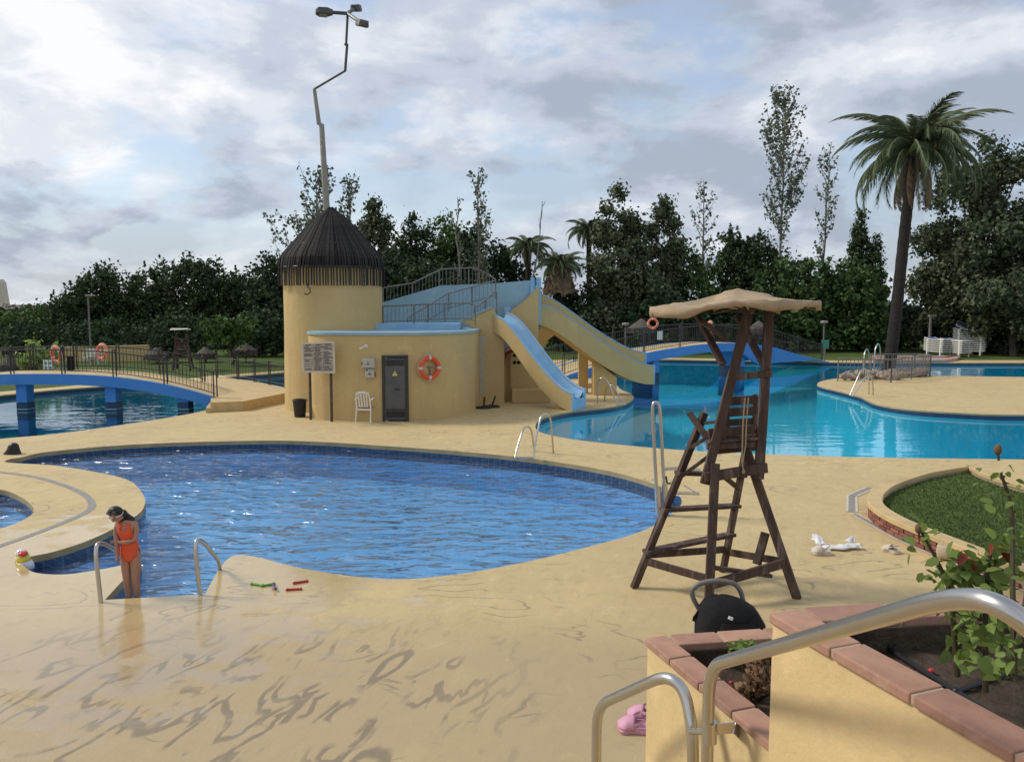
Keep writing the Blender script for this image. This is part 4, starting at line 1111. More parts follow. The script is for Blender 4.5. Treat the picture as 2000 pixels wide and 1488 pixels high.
# notice board
yn = P(640, 823).y - 0.1
t = thing('notice_board', 'wooden notice board with three columns of rules on two brown posts', 'notice board', P(625, 820))
for px, py in ((607, 819.5), (648, 823.5)):
    b0 = P(px, py); top_ = W(px - 3, 672, b0.y)
    MB().tube([b0, Vector((top_.x, b0.y, top_.z))], 0.04, 10).build('post', M['post_brown'], t, smooth=True)
q = [W(590, 671, yn - 0.07), W(652, 668, yn - 0.07), W(654, 728, yn - 0.07), W(592, 726, yn - 0.07)]
MB().prism(q, (0, 0.05, 0)).build('board_panel', M['board'], t)
def qp(u, v, d=0.0): 
    p = q[0].lerp(q[1], u).lerp(q[3].lerp(q[2], u), v); return p + Vector((0, d, 0))
fr = MB()
for (u0, v0, u1, v1) in ((-.02, -.02, 1.02, .035), (-.02, .965, 1.02, 1.02), (-.02, .036, .04, .964), (.96, .036, 1.02, .964)):
    fr.prism([qp(u0, v0, -.022), qp(u1, v0, -.022), qp(u1, v1, -.022), qp(u0, v1, -.022)], (0, 0.02, 0))
fr.build('board_frame', M['board_frame'], t)
pm = MB(); rr = random.Random(5)
for cidx, (u0, u1, rows) in enumerate(((.06, .34, 21), (.37, .64, 22), (.67, .95, 24))):
    pm.prism([qp(u0 + .05, .055, -.004), qp(u1 - .05, .055, -.004), qp(u1 - .05, .085, -.004), qp(u0 + .05, .085, -.004)], (0, 0.003, 0))
    for k in range(rows):
        v = .12 + k * (.83 / rows)
        if rr.random() < 0.1: continue
        x = u0 + (0.02 if rr.random() < .5 else 0.0); xe = u1 - rr.choice([0, 0, .02, .06, .12]); hh = .55 * .83 / rows
        while x < xe - 0.015:
            ww = rr.uniform(.02, .07); x2 = min(x + ww, xe)
            pm.add([qp(x, v, -.004), qp(x2, v, -.004), qp(x2, v + hh, -.004), qp(x, v + hh, -.004)], [(0, 1, 2, 3)]); x = x2 + .008
for u in (.355, .655): pm.add([qp(u - .004, .05, -.004), qp(u + .004, .05, -.004), qp(u + .004, .95, -.004), qp(u - .004, .95, -.004)], [(0, 1, 2, 3)])
pm.build('print', M['ink'], t, fix=False)['kind'] = 'stuff'

# bin
b0 = P(586, 814); t = thing('waste_bin', 'black plastic waste bin standing at the foot of the round tower', 'bin', b0)
MB().lathe(b0, [(0.155, 0.0), (0.16, 0.01), (0.20, 0.50), (0.19, 0.50), (0.15, 0.03), (0.0, 0.03)], 28).build('bucket', M['black_plastic'], t, smooth=True)
MB().torus(b0 + Vector((0, 0, 0.5)), 0.2, 0.02, (0, 0, 1), 28, 8).build('rim', M['black_plastic'], t, smooth='all')

# white plastic chair (seen from behind, slightly turned)
def plastic_chair(label, loc, rz, group=None):
    t = thing('plastic_chair', label, 'chair', (0, 0, 0), group)
    wm = M['white_plastic']
    for sx in (-1, 1):
        MB().tube([(sx * .23, -.22, 0), (sx * .205, -.19, .42), (sx * .225, -.16, .65)], [.019, .023, .022], 8).build('leg', wm, t, smooth=True)
        MB().tube([(sx * .22, .27, 0), (sx * .205, .20, .42), (sx * .20, .245, .62), (sx * .18, .29, .82)], [.019, .024, .022, .02], 8).build('leg', wm, t, smooth=True)
        MB().loft([[Vector((sx * (.225 + a), y, z + b)) for a, b in ((-.03, 0), (.03, 0), (.03, .018), (-.03, .018))] for y, z in ((-.22, .655), (-.1, .665), (.05, .655), (.17, .635), (.245, .62))]).build('armrest', wm, t, bevel=.006)
    seat = [[Vector((x, y, .425 + .02 * abs(x / .2) ** 2 - (.012 if abs(y) < .15 else 0))) for x in (-.215, -.15, -.07, 0, .07, .15, .215)] for y in (-.24, -.18, -.05, .08, .2)]
    m = MB(); m.loft(seat, cap=False, closed_ring=False); m.loft([[p - Vector((0, 0, .02)) for p in r] for r in seat], cap=False, closed_ring=False); m.build('seat', wm, t, smooth='all', fix=False)
    MB().loft([[Vector((x, y + dy, z + dz)) for dy, dz in ((-.012, -.03), (.012, -.03), (.012, .035), (-.012, .035))] for x, y, z in ((-.19, .28, .81), (-.1, .30, .84), (0, .305, .85), (.1, .30, .84), (.19, .28, .81))]).build('back_top', wm, t, bevel=.006)
    for x in (-.11, -.04, .04, .11): MB().beam((x, .215, .43), (x * 1.05, .297, .83), .038, .014, up=(0, 1, 0)).build('back_slat', wm, t)
    for y in (-.19, .2): MB().beam((-.2, y, .36), (.2, y, .36), .02, .05).build('apron', wm, t)
    t.location = loc; t.rotation_euler = (0, 0, rz); return t
plastic_chair('white plastic garden chair beside the grey door of the hut', P(713, 825) + Vector((0, 0.22, 0)), R(170))
# parasol bases by the hut corner
for (px, py, lean, lab) in ((945, 797, 0.02, 'black parasol base with an upright stub by the hut corner'), (961, 795, 0.11, 'black parasol base with a leaning stub, right of the upright one')):
    b0 = P(px, py); t = thing('parasol_base', lab, 'parasol base', b0)
    MB().lathe(b0, [(0.26, 0), (0.26, 0.03), (0.22, 0.055), (0.05, 0.075), (0.0, 0.075)], 24).build('plate', M['black_plastic'], t, smooth=True)
    MB().tube([b0 + Vector((0, 0, .05)), b0 + Vector((lean, 0, .36))], 0.03, 10).build('tube', M['black_plastic'], t, smooth=True)

# ------------------------------------------------------------------ life rings, sign and bag on the left bridge
life_ring('faded orange life ring on the left bridge, beside the white pictogram sign', W(110, 692, 26.0), (0.55, 1, 0.1), 0.25, M['faded_ring'], tilt=0.5)
life_ring('faded orange life ring on the left bridge, in front of the far yellow wall', W(199, 687, 26.35), (0.5, 1, -0.1), 0.235, M['faded_ring'], tilt=0.2)
for px, Y in ((110, 26.1), (199, 26.45)): pass
t = thing('pictogram_sign', 'white sign with four blue pictograms hung on the left bridge railing', 'sign', W(93, 714, 26.35))
q = [W(84, 703, 26.3), W(102, 703, 26.3), W(104, 724, 26.3), W(85, 724, 26.3)]
MB().prism(q, (0, 0.02, 0)).build('sign_panel', M['sign_white'], t)
for u in (.27, .73):
    for v in (.3, .74):
        p = q[0].lerp(q[1], u).lerp(q[3].lerp(q[2], u), v) + Vector((0, -0.006, 0))
        MB().box(p, (0.09, 0.006, 0.10)).build('pictogram', M['sign_blue'], t, bevel=0.002)
b0 = W(137, 728, 26.1)
t = thing('rubbish_bag', 'dark rubbish sack hung between posts of the left bridge railing', 'bag', b0)
MB().loft([[W(137 + sx * w_, py, 26.2 + sy * 0.12) for sx, sy in ((-1, -1), (1, -1), (1, 1), (-1, 1))] for py, w_ in ((726, 5), (718, 7.5), (705, 7), (697, 6.5))]).build('sack', M['black_fabric'], t, smooth=True)
MB().beam(W(130, 696, 26.2), W(144, 696, 26.2), 0.2, 0.04).build('frame', M['rail_dark'], t)

# ------------------------------------------------------------------ pool ladders and rails
def rail_thing(label, paths, r, mat=M['steel'], name='pool_ladder', cat='pool ladder', steps=None, group=None, flange=False, part='handrail'):
    t = thing(name, label, cat, paths[0][0], group)
    for pth in paths:
        MB().tube(pth, r, 10).build(part, mat, t, smooth=True)
        if flange:
            MB().lathe(Vector(pth[0]), [(r * 2.1, 0.0), (r * 2.0, 0.012), (r * 1.1, 0.02), (r, 0.02)], 14).build('flange', mat, t, smooth=True)
    return t
def ladder(label, a, b, h, reach, r=0.021, steps=True, group=None):
    """a,b: deck feet of the two rails; reach: horizontal vector from foot to the poolside end"""
    pths = []
    for p in (a, b):
        e = p + reach
        pth = [p] + [p + reach * (0.5 - 0.5 * math.cos(math.pi * k / 10)) * 0.62 + Vector((0, 0, h - 0.16 + 0.16 * math.sin(math.pi * k / 10))) for k in range(11)]
        pth += [e + Vector((0, 0, -0.05)), e + Vector((0, 0, -0.65))]
        pths.append(pth)
    t = rail_thing(label, pths, r, group=group)
    if steps:
        for z in (-0.3, -0.55): MB().beam(a + reach + Vector((0, 0, z)), b + reach + Vector((0, 0, z)), 0.07, 0.03).build('tread', M['steel'], t)
    return t
# between the two pools: rails go down into the near pool
def hoop_px(px, Y0, Y1, z_end=-0.6):       # path traced by sight lines with distance running from Y0 to Y1
    n = len(px)
    return [W(a, b, Y0 + (Y1 - Y0) * i / (n - 1)) for i, (a, b) in enumerate(px)]
f1, f2 = P(1081, 885), P(1042, 892)
yl = P(1012, 893).y
lad = [catmull(hoop_px([(1081, 885), (1079, 860), (1077, 832), (1074, 815), (1066, 808), (1057, 814), (1052, 832), (1046, 862), (1042, 894)], f1.y, P(1042, 894).y - .25), 3, closed=False),
       catmull(hoop_px([(1043, 880), (1041, 862), (1038, 842), (1031, 833), (1023, 837), (1018, 850), (1011, 872), (1006, 894)], P(1043, 880).y, yl - .25), 3, closed=False)]
t = rail_thing('pair of arched steel ladder rails on the strip between the two pools', lad, 0.021)
MB().beam(lad[0][-1], lad[1][-1], 0.05, 0.03).build('tread', M['steel'], t)
# by the slide
lad = [catmull(hoop_px([(1167, 788), (1167, 760), (1169, 744), (1176, 738), (1185, 743), (1194, 762), (1206, 790)], P(1167, 788).y, P(1206, 792).y + .1), 3, closed=False),
       catmull(hoop_px([(1181, 784), (1182, 765), (1185, 755), (1192, 752), (1200, 757), (1210, 775), (1221, 790)], P(1181, 784).y, P(1221, 790).y + .1), 3, closed=False)]
t = rail_thing('steel pool ladder on the rounded deck tip beneath the slides', lad, 0.024)
MB().beam(lad[0][-1], lad[1][-1], 0.05, 0.03).build('tread', M['steel'], t)
# island ladder, near side
lad = [catmull(hoop_px([(1697, 770), (1697, 748), (1694, 728), (1690, 721), (1682, 724), (1672, 745), (1660, 772)], P(1697, 770).y, P(1660, 774).y - .1), 3, closed=False),
       catmull(hoop_px([(1705, 772), (1705, 755), (1703, 740), (1698, 734), (1690, 737), (1678, 755), (1665, 774)], P(1705, 772).y, P(1665, 776).y - .1), 3, closed=False)]
t = rail_thing('steel pool ladder leaning into the water from the palm island', lad, 0.024)
MB().beam(lad[0][-1], lad[1][-1], 0.05, 0.03).build('tread', M['steel'], t)
Yk = P(1690, 735).y
lad = [catmull([W(a, b, Yk + dy) for a, b, dy in ((1686, 733, 0), (1687, 702, 0), (1690, 686, .1), (1694, 682, .3), (1697, 690, .5), (1698, 720, .6))], 3, closed=False),
       catmull([W(a, b, Yk + dy) for a, b, dy in ((1706, 733, 0), (1708, 692, 0), (1712, 675, .1), (1716, 672, .3), (1719, 682, .5), (1720, 715, .6))], 3, closed=False)]
rail_thing('steel pool ladder with tall hoops at the far edge of the palm island', lad, 0.03)

# pool lift: tall narrow steel hoop with arm, blue foot
f = P(1288, 1006); YF = f.y
t = thing('pool_lift', 'tall narrow steel pool lift with side arms standing left of the lifeguard chair', 'pool lift', P(1302, 1018))
def wl_(pts, dy=0.0): return [W(a, b, YF + dy) for a, b in pts]
MB().tube(smooth_path(wl_([(1282, 952), (1274, 800), (1276, 786), (1285, 786), (1289, 800), (1297, 948)]), 0.06), 0.026, 12).build('hoop', M['steel'], t, smooth=True)
MB().tube(wl_([(1284, 950), (1287, 1004)]), 0.05, 12).build('sleeve', M['steel'], t, smooth=True)
MB().tube(wl_([(1298, 946), (1302, 1014)]), 0.045, 12).build('sleeve', M['steel'], t, smooth=True)
MB().tube(wl_([(1293, 916), (1330, 914), (1368, 918)]), 0.024, 10).build('arm', M['steel'], t, smooth=True)
MB().tube(wl_([(1300, 962), (1366, 964)]), 0.024, 10).build('arm', M['steel'], t, smooth=True)
MB().tube(wl_([(1336, 948), (1364, 964)]), 0.012, 8).build('stay', M['steel'], t, smooth=True)
MB().ell(W(1322, 979, YF), (0.075, 0.06, 0.09), 16, 10).build('blue_float', M['mesh_blue'], t, smooth='all')
MB().tube([W(1313, 1005, YF), W(1314, 1018, YF)], 0.035, 10).build('foot', M['steel'], t, smooth=True)
MB().tube(smooth_path(wl_([(1301, 930), (1303, 944), (1310, 944)]), 0.03), 0.014, 8).build('hook', M['rail_dark'], t, smooth=True)

# handrails at the pool steps
r_ = 0.023
fa = P(197, 1176); tip = P(268, 1136, -0.05)
def stair_rail(label, pts_px, y0, y1, foot_end):
    n = len(pts_px)
    pth = [W(a, b, y0 + (y1 - y0) * f) for a, b, f in pts_px]
    return rail_thing(label, [smooth_path(pth, 0.13)], r_, name='handrail', cat='handrail', part='tube')
stair_rail('bent steel handrail at the pool steps that the child holds', [(197, 1176, 0), (187, 1086, 0), (189, 1060, .05), (207, 1062, .2), (262, 1096, .8), (268, 1134, 1.0)], P(197, 1176).y, P(197, 1176).y + 0.95, None)
stair_rail('bent steel handrail on the right side of the pool steps', [(391, 1162, 0), (381, 1072, 0), (384, 1052, .05), (397, 1058, .2), (428, 1096, .8), (431, 1130, 1.0)], P(391, 1162).y, P(391, 1162).y + 0.95, None)

# ------------------------------------------------------------------ lifeguard chair
t = thing('lifeguard_chair', 'tall dark wooden lifeguard chair under a torn beige canvas roof', 'lifeguard chair', (2.3, 8.6, 0))
WD = M['wood_dark']
F1, F2, F3, F4 = P(1238, 1148), P(1384, 1184), P(1557, 1169), P(1412, 1116)
def bm(name, a, b, w_=0.085, th=0.045, up=None, mat=None):
    return MB().beam(a, b, w_, th, up).build(name, mat or WD, t, bevel=0.004)
T1, T3, T4, T2 = W(1376, 806, 8.72), W(1452, 862, 8.62), W(1462, 850, 8.85), W(1397, 905, 8.36)
UPX = (0.6, -0.8, 0)
bm('leg', F1, T1, .095, .05, UPX); bm('leg', F3, T3, .095, .05, (-.6, -.8, 0)); bm('leg', F4, T4, .09, .05, (0.6, -.8, 0)); bm('leg', F2, T2, .095, .05, (0, -1, 0))
def on(a, b, f): return a.lerp(b, f)
# base rails and rungs
bm('base_rail', on(F1, T1, .155), on(F2, T2, .185), .035, .085); bm('base_rail', on(F2, T2, .15) + Vector((-.03, -.04, 0)), on(F3, T3, .22) + Vector((-.03, -.05, .02)), .04, .10)
bm('base_rail', on(F3, T3, .23), on(F4, T4, .15), .035, .08); bm('base_rail', on(F4, T4, .17), on(F1, T1, .19), .035, .08)
for fa_, fb_ in ((.21, .29), (.45, .50), (.66, .72)):
    bm('rung', on(F1, T1, fa_) + Vector((-.05, -.03, 0)), on(F4, T4, fb_) + Vector((.03, -.03, 0)), .12, .04)
bm('rung', on(F1, T1, .80), W(1408, 838, 8.5), .1, .04)
bm('brace', on(F2, T2, .27), on(F3, T4, .32).lerp(on(F2, F3, .6), .55), .07, .04); bm('brace', W(1495, 1040, 8.5), W(1478, 1102, 8.42), .09, .05)
bm('brace', on(F1, T1, .62), W(1398, 880, 8.5), .06, .04); bm('brace', W(1395, 915, 8.45), on(F4, T4, .62), .06, .04)
bm('front_bar', W(1376, 932, 8.34), W(1498, 913, 8.42), .05, .11)
PL0, PL1 = W(1376, 945, 8.38), W(1468, 588, 8.5)
PR0, PR1 = W(1482, 935, 8.46), W(1504, 586, 8.58)
bm('post', PL0, PL1, .10, .06, (0, -1, 0)); bm('post', PR0, PR1, .10, .06, (0, -1, 0))
bm('cross_bar', W(1422, 738, 8.43), W(1507, 729, 8.5), .045, .075)
bm('brace', W(1412, 712, 8.47), W(1360, 612, 8.9), .08, .05); bm('brace', W(1497, 720, 8.55), W(1440, 618, 9.0), .08, .05); bm('brace', W(1415, 660, 8.5), W(1370, 628, 8.3), .06, .04)
# seat
sz = W(1430, 866, 8.6)
for k in range(4):
    bm('seat_slat', W(1382, 862 - k * 6, 8.42 + k * .13), W(1478, 855 - k * 5, 8.5 + k * .13), .11, .03)
bm('seat_frame', W(1380, 872, 8.42), W(1480, 866, 8.5), .04, .07)
bm('back_post', W(1420, 862, 8.85), W(1420, 772, 8.9), .05, .05, (0, -1, 0)); bm('back_post', W(1474, 858, 8.88), W(1474, 770, 8.95), .05, .05, (0, -1, 0))
for y in (784, 806): bm('back_slat', W(1414, y, 8.86), W(1480, y - 4, 8.92), .03, .10)
bm('arm_post', W(1402, 885, 8.45), W(1346, 806, 8.75), .07, .04, (0, -1, 0)); bm('arm_rest', W(1378, 826, 8.7), W(1412, 822, 8.5), .10, .035); bm('arm_post', W(1412, 862, 8.46), W(1412, 818, 8.46), .06, .05, (0, -1, 0))
bm('arm_rest', W(1470, 838, 8.95), W(1486, 836, 8.5), .09, .035)
bm('seat_side', W(1384, 846, 8.44), W(1474, 838, 8.52), .03, .10); bm('seat_side', W(1390, 880, 8.7), W(1476, 872, 8.8), .03, .09); bm('back_slat', W(1414, 826, 8.86), W(1478, 822, 8.92), .03, .08)
rope = [W(1462, 776, 8.38), W(1458, 820, 8.36), W(1456, 870, 8.36), W(1450, 905, 8.35), W(1452, 921, 8.35)]
MB().tube(rope, 0.008, 6).tube([W(1455, 776, 8.38), W(1451, 830, 8.36), W(1449, 900, 8.35), W(1452, 921, 8.35)], 0.008, 6).build('rope', M['canvas'], t, smooth=True)
MB().ell(rope[-1], (0.02, 0.02, 0.028), 8, 6).build('rope_knot', M['canvas'], t, smooth='all')
# canopy frame and canvas: hip roof with four drooping corners
pk = W(1440, 566, 8.62)
cl, cr_, cf, cb = W(1272, 604, 8.2), W(1603, 590, 9.0), W(1490, 590, 7.75), W(1395, 592, 9.5)
cl.z = W(1272, 602, 8.2).z; 
bm('roof_beam', W(1345, 604, 8.42), W(1560, 594, 8.85), .06, .09); bm('roof_beam', W(1470, 606, 8.1), W(1410, 600, 9.15), .06, .08)
for e in (cl, cr_): bm('roof_beam', pk - Vector((0, 0, .09)), e.lerp(pk, .2) - Vector((0, 0, .08)), .045, .06)
for y in (8.35, 8.75): bm('roof_slat', W(1350, 598, y), W(1545, 592, y + .1), .09, .02)
bm('roof_slat', W(1392, 612, 8.5), W(1460, 596, 8.3), .12, .02)
cm = MB()
ridge = [pk + Vector((-.18, -.02, -.03)), pk + Vector((-.06, 0, .012)), pk + Vector((.06, .02, .012)), pk + Vector((.2, .04, -.025))]
half = []
NR, NC = 7, 44
cn = [cl + Vector((0, -.12, 0)), cl + Vector((.25, -.45, -.015)), cf + Vector((-.3, -.02, 0.0)), cf + Vector((.3, .05, .01)), cr_ + Vector((-.3, -.4, -.01)), cr_ + Vector((0, 0, 0)), cr_ + Vector((-.1, .35, 0)), cb + Vector((.3, .1, 0)), cb + Vector((-.35, 0, 0)), cl + Vector((.1, .3, 0))]
edge = catmull(cn, 6)
NC = len(edge)
rng2 = random.Random(3)
rings = []
for j in range(NR + 1):
    f = j / NR; ring = []
    for i, e in enumerate(edge):
        p = (pk + Vector((0, 0, .005))).lerp(e, f)
        sag = -0.06 * math.sin(math.pi * f) * (0.8 + 0.3 * math.sin(i * 0.5)) + 0.012 * math.sin(i * 2.3 + j * 1.7) * f
        p.z += sag; ring.append(p)
    rings.append(ring)
lipz = [p + Vector((0, 0, -0.05 - 0.012 * math.sin(i * 1.3) - 0.03 * math.sin(i * .45))) * 1 for i, p in enumerate(edge)]
lipi = [p.lerp(pk, .06) + Vector((0, 0, -.02)) for p in lipz]
rings += [lipz, lipi]
cm.loft(rings, cap=False)
cv = cm.build('canvas_roof', M['canvas'], t, smooth='all', fix=False)
sol = cv.modifiers.new('thick', 'SOLIDIFY'); sol.thickness = 0.012
capr = []
for u in range(7):
    f = u / 6; c0 = W(1396 + 126 * f, 566 + 10 * abs(f - .35) * 2, 8.45 + .45 * f) - Vector((0, 0, .035 + (.05 if u in (0, 6) else 0)))
    capr.append([c0 + Vector((-.10 + .03 * math.sin(u), -.34, -.115 - .01 * (u % 2))), c0 + Vector((-.05, -.17, -.035)), c0 + Vector((0, 0, .03)), c0 + Vector((.05, .17, -.03)), c0 + Vector((.10, .34, -.11))])
cp_ = MB().loft(capr, cap=False, closed_ring=False).build('canvas_cap', M['canvas'], t, smooth='all', fix=False)
so = cp_.modifiers.new('thick', 'SOLIDIFY'); so.thickness = .014
for (a, b) in (((1402, 590), (1440, 603)), ((1425, 588), (1450, 600)), ((1455, 585), (1462, 604))):
    MB().tube([W(a[0], a[1], 7.98), W((a[0] + b[0]) / 2, (a[1] + b[1]) / 2 + 4, 8.0), W(b[0], b[1], 8.05)], 0.006, 5).build('tie_cord', M['white_tape'], t)

# far lifeguard chair on the left lawn
YC = P(352, 722).y
t = thing('lifeguard_chair', 'distant lifeguard chair with a flat white roof beyond the left bridge', 'lifeguard chair', PX(352, YC))
def fw(a, b, dy=0): return W(a, b, YC + dy)
for (a, b, c_, d, dy) in ((338, 722, 344, 652, -.6), (372, 720, 364, 652, -.6), (346, 716, 346, 652, .6), (378, 714, 362, 652, .6)):
    p0 = fw(a, b, dy); p0.z = 0; MB().beam(p0, fw(c_, d, dy * .5), .09, .06, (0, -1, 0)).build('leg', WD, t)
for y in (662, 677, 688, 698, 708): MB().beam(fw(341 - (y - 660) * .06, y, -.5), fw(367 + (y - 660) * .08, y, -.5), .05, .09).build('rung', WD, t)
MB().box(fw(354, 683, 0), (.55, .6, .05)).build('seat', WD, t); MB().beam(fw(346, 672, .3), fw(364, 672, .3), .04, .25).build('backrest', WD, t)
rf = MB().loft([[fw(331, 645, -.7), fw(368, 643, -.7), fw(374, 645, .8), fw(338, 645, .8)], [fw(334, 641, -.6), fw(366, 641, -.6), fw(371, 642, .7), fw(340, 642, .7)]]).build('roof', M['white_canvas'], t, bevel=.02)

# ================================================================== VEGETATION
rg = np.random.default_rng(11)
def quick_mesh(name, V, n_per, mat, parent, org):
    """V: (n, k, 3) array of k-gons"""
    V = V - np.array(org)
    n, k, _ = V.shape
    me = bpy.data.meshes.new(name)
    me.vertices.add(n * k); me.vertices.foreach_set('co', V.reshape(-1).astype(np.float32))
    me.loops.add(n * k); me.loops.foreach_set('vertex_index', np.arange(n * k, dtype=np.int32))
    me.polygons.add(n); me.polygons.foreach_set('loop_start', np.arange(0, n * k, k, dtype=np.int32))
    me.update(calc_edges=True)
    me.materials.append(mat)
    o = bpy.data.objects.new(name, me); col.objects.link(o)
    if parent is not None: o.parent = parent
    return o
def unit(a): return a / np.maximum(np.linalg.norm(a, axis=-1, keepdims=True), 1e-9)
def leaves(C, Nrm, size, aspect=1.6, jit=0.9, droop=0.0):
    n = len(C); nr = unit(Nrm + rg.normal(0, jit, (n, 3)))
    t = unit(np.cross(nr, rg.normal(0, 1, (n, 3)) + np.array([0, 0, 0.3]))); t[:, 2] -= droop; t = unit(t)
    s = np.cross(nr, t); sz = size * rg.uniform(0.6, 1.35, (n, 1))
    a = C - t * sz * aspect * 0.5; b = C + s * sz * 0.5 + nr * sz * 0.1; c = C + t * sz * aspect * 0.5; d = C - s * sz * 0.5 + nr * sz * 0.1
    return np.stack([a, b, c, d], 1)
def clump_points(center, rad, n_cl, per, spread, squash=1.0):
    """leaf clumps on the skin of an ellipsoid"""
    d = unit(rg.normal(0, 1, (n_cl, 3))); d[:, 2] = np.abs(d[:, 2]) * 0.85 + d[:, 2] * 0.15 if squash < 0 else d[:, 2]
    r = rg.uniform(0.72, 1.04, (n_cl, 1)); cc = np.array(center) + d * np.array(rad) * r
    off = rg.normal(0, 1, (n_cl, per, 3)) * spread * rg.uniform(0.6, 1.3, (n_cl, 1, 1))
    pts = (cc[:, None, :] + off); nr = unit(off + d[:, None, :] * spread * 0.9)
    return pts.reshape(-1, 3), nr.reshape(-1, 3)
def trunk_mb(base, top, r0, r1, wob=0.15, n=6):
    pts = []; b, t_ = Vector(base), Vector(top)
    for i in range(n + 1):
        f = i / n; p = b.lerp(t_, f) + Vector((rg.normal(0, wob), rg.normal(0, wob), 0)) * (1 if 0 < i < n else 0); pts.append(p)
    return pts, [r0 + (r1 - r0) * (i / n) ** 0.8 for i in range(n + 1)]
TREES = 'trees standing beyond the pools'
def tree(label, px, top, width, Y, mat, kind='dense', trunk_h=1.0, leaf=0.24, dens=1.0, bark='bark', name='tree', cat='tree', depth=0.8, base_z=0.0, group=None, nblob=9, skirt=0.15):
    if kind != 'round': Y += 4.0 if px < 1050 else (5.0 if px < 1550 else 8.0); leaf *= 0.78
    x = PX(px, Y).x; H = W(px, top, Y).z; hw = width / 1500 * Y / 2
    base = Vector((x, Y, base_z)); t = thing(name, label, cat, base, group)
    P_, N_ = [], []
    ch = H - trunk_h
    area = 2 * math.pi * hw * ch
    total = int(dens * area * 2.6 / (leaf * leaf * 0.8)); total = min(total, 26000)
    blobs = []
    if kind == 'open':
        for k in range(nblob * 3):
            f = rg.uniform(0.05, 1.0); z = trunk_h + ch * (0.06 + 0.86 * f); prof_ = math.sin(math.pi * min(0.97, 0.22 + 0.72 * f)) ** 0.6
            a = rg.uniform(0, 6.28); d_ = hw * prof_ * math.sqrt(rg.uniform(0.02, 0.95)); R_ = hw * rg.uniform(0.14, 0.27)
            blobs.append(((x + math.cos(a) * d_, Y + math.sin(a) * d_ * depth, min(z, H - R_ * .8)), (R_, R_, R_ * .8)))
        blobs.append(((x, Y, H - hw * .18), (hw * .16, hw * .16, hw * .18)))
    if kind in ('dense', 'pine', 'fig'):
        for k in range(nblob):
            f = (k + 0.5) / nblob; z = trunk_h + ch * (0.12 + 0.76 * f)
            prof_ = (math.sin(math.pi * min(0.98, 0.18 + 0.80 * f)) ** 0.6)
            R_ = hw * prof_ * 0.62; a = rg.uniform(0, 6.28); d_ = hw * prof_ * rg.uniform(0.25, 0.6)
            if k == nblob - 1: d_ *= 0.3
            rr_ = min(R_ * rg.uniform(0.8, 1.15), (H - z) * 1.0 + 0.25)
            blobs.append(((x + math.cos(a) * d_, Y + math.sin(a) * d_ * depth, z), (R_, R_ * depth, min(max(rr_, 0.4), H - z + 0.05))))
        if skirt:
            for k in range(4):
                a = rg.uniform(0, 6.28)
                blobs.append(((x + math.cos(a) * hw * 0.45, Y + math.sin(a) * hw * 0.4 - 0.4, trunk_h + ch * 0.14), (hw * 0.6, hw * 0.5, ch * 0.2)))
    elif kind == 'cone':
        for k in range(10):
            f = k / 9; z = trunk_h + ch * f * 0.93; R_ = hw * (1 - f) ** 0.85 + 0.25
            blobs.append(((x, Y, z), (R_, R_, ch * 0.09 + 0.15)))
    elif kind == 'round':
        for k in range(nblob):
            a = rg.uniform(0, 6.28); d_ = hw * rg.uniform(0.3, 0.62)
            blobs.append(((x + math.cos(a) * d_, Y + math.sin(a) * d_, trunk_h + ch * rg.uniform(0.3, 0.6)), (hw * 0.45, hw * 0.45, ch * 0.36)))
        blobs.append(((x, Y, trunk_h + ch * 0.62), (hw * 0.55, hw * 0.55, ch * 0.36)))
    wts = np.array([b[1][0] * b[1][2] for b in blobs]); wts /= wts.sum()
    per = 26 if kind != 'open' else 14
    sp_ = {'dense': 0.30, 'pine': 0.26, 'fig': 0.30, 'open': 0.30, 'cone': 0.22, 'round': 0.2}[kind] * (leaf / 0.24) ** 0.5
    for b, wt in zip(blobs, wts):
        nc = max(3, int(total * wt / per)); p, n_ = clump_points(b[0], b[1], nc, per, sp_)
        P_.append(p); N_.append(n_)
    if kind == 'pine':                    # upright shoots along the top
        ns = int(26 * hw / 3)
        for k in range(ns):
            b = blobs[rg.integers(0, len(blobs))]; a = rg.uniform(0, 6.28); d_ = rg.uniform(0.2, 0.95)
            zz = b[0][2] + b[1][2] * math.sqrt(max(0, 1 - d_ * d_)); cx_, cy_ = b[0][0] + math.cos(a) * d_ * b[1][0], b[0][1] + math.sin(a) * d_ * b[1][1]
            h_ = rg.uniform(0.4, 1.0); m = 16
            u = rg.uniform(0, 1, (m, 1)); q = np.array([[cx_, cy_, zz]]) + u * np.array([[0, 0, h_]]) + rg.normal(0, 0.09, (m, 3)) * (1.1 - u)
            P_.append(q); N_.append(rg.normal(0, 1, (m, 3)))
    P_ = np.concatenate(P_); N_ = np.concatenate(N_)
    keep = P_[:, 2] > base_z + 0.1; P_, N_ = P_[keep], N_[keep]
    quick_mesh('crown', leaves(P_, N_, leaf, 1.5), 4, mat, t, base)
    m = MB(); pts, rs = trunk_mb(base - Vector((0, 0, 0.1)), (x + rg.normal(0, .2), Y, trunk_h + ch * 0.75), max(0.10, hw * 0.06), 0.04)
    m.tube(pts, rs, 8)
    for b in blobs[: 8 if kind != 'open' else 26]: m.tube([pts[2], (Vector(pts[3]) + Vector(b[0])) / 2, b[0]], [rs[2] * .6, rs[2] * .35, .03], 6)
    m.build('trunk', M[bark], t, smooth=True)
    return t
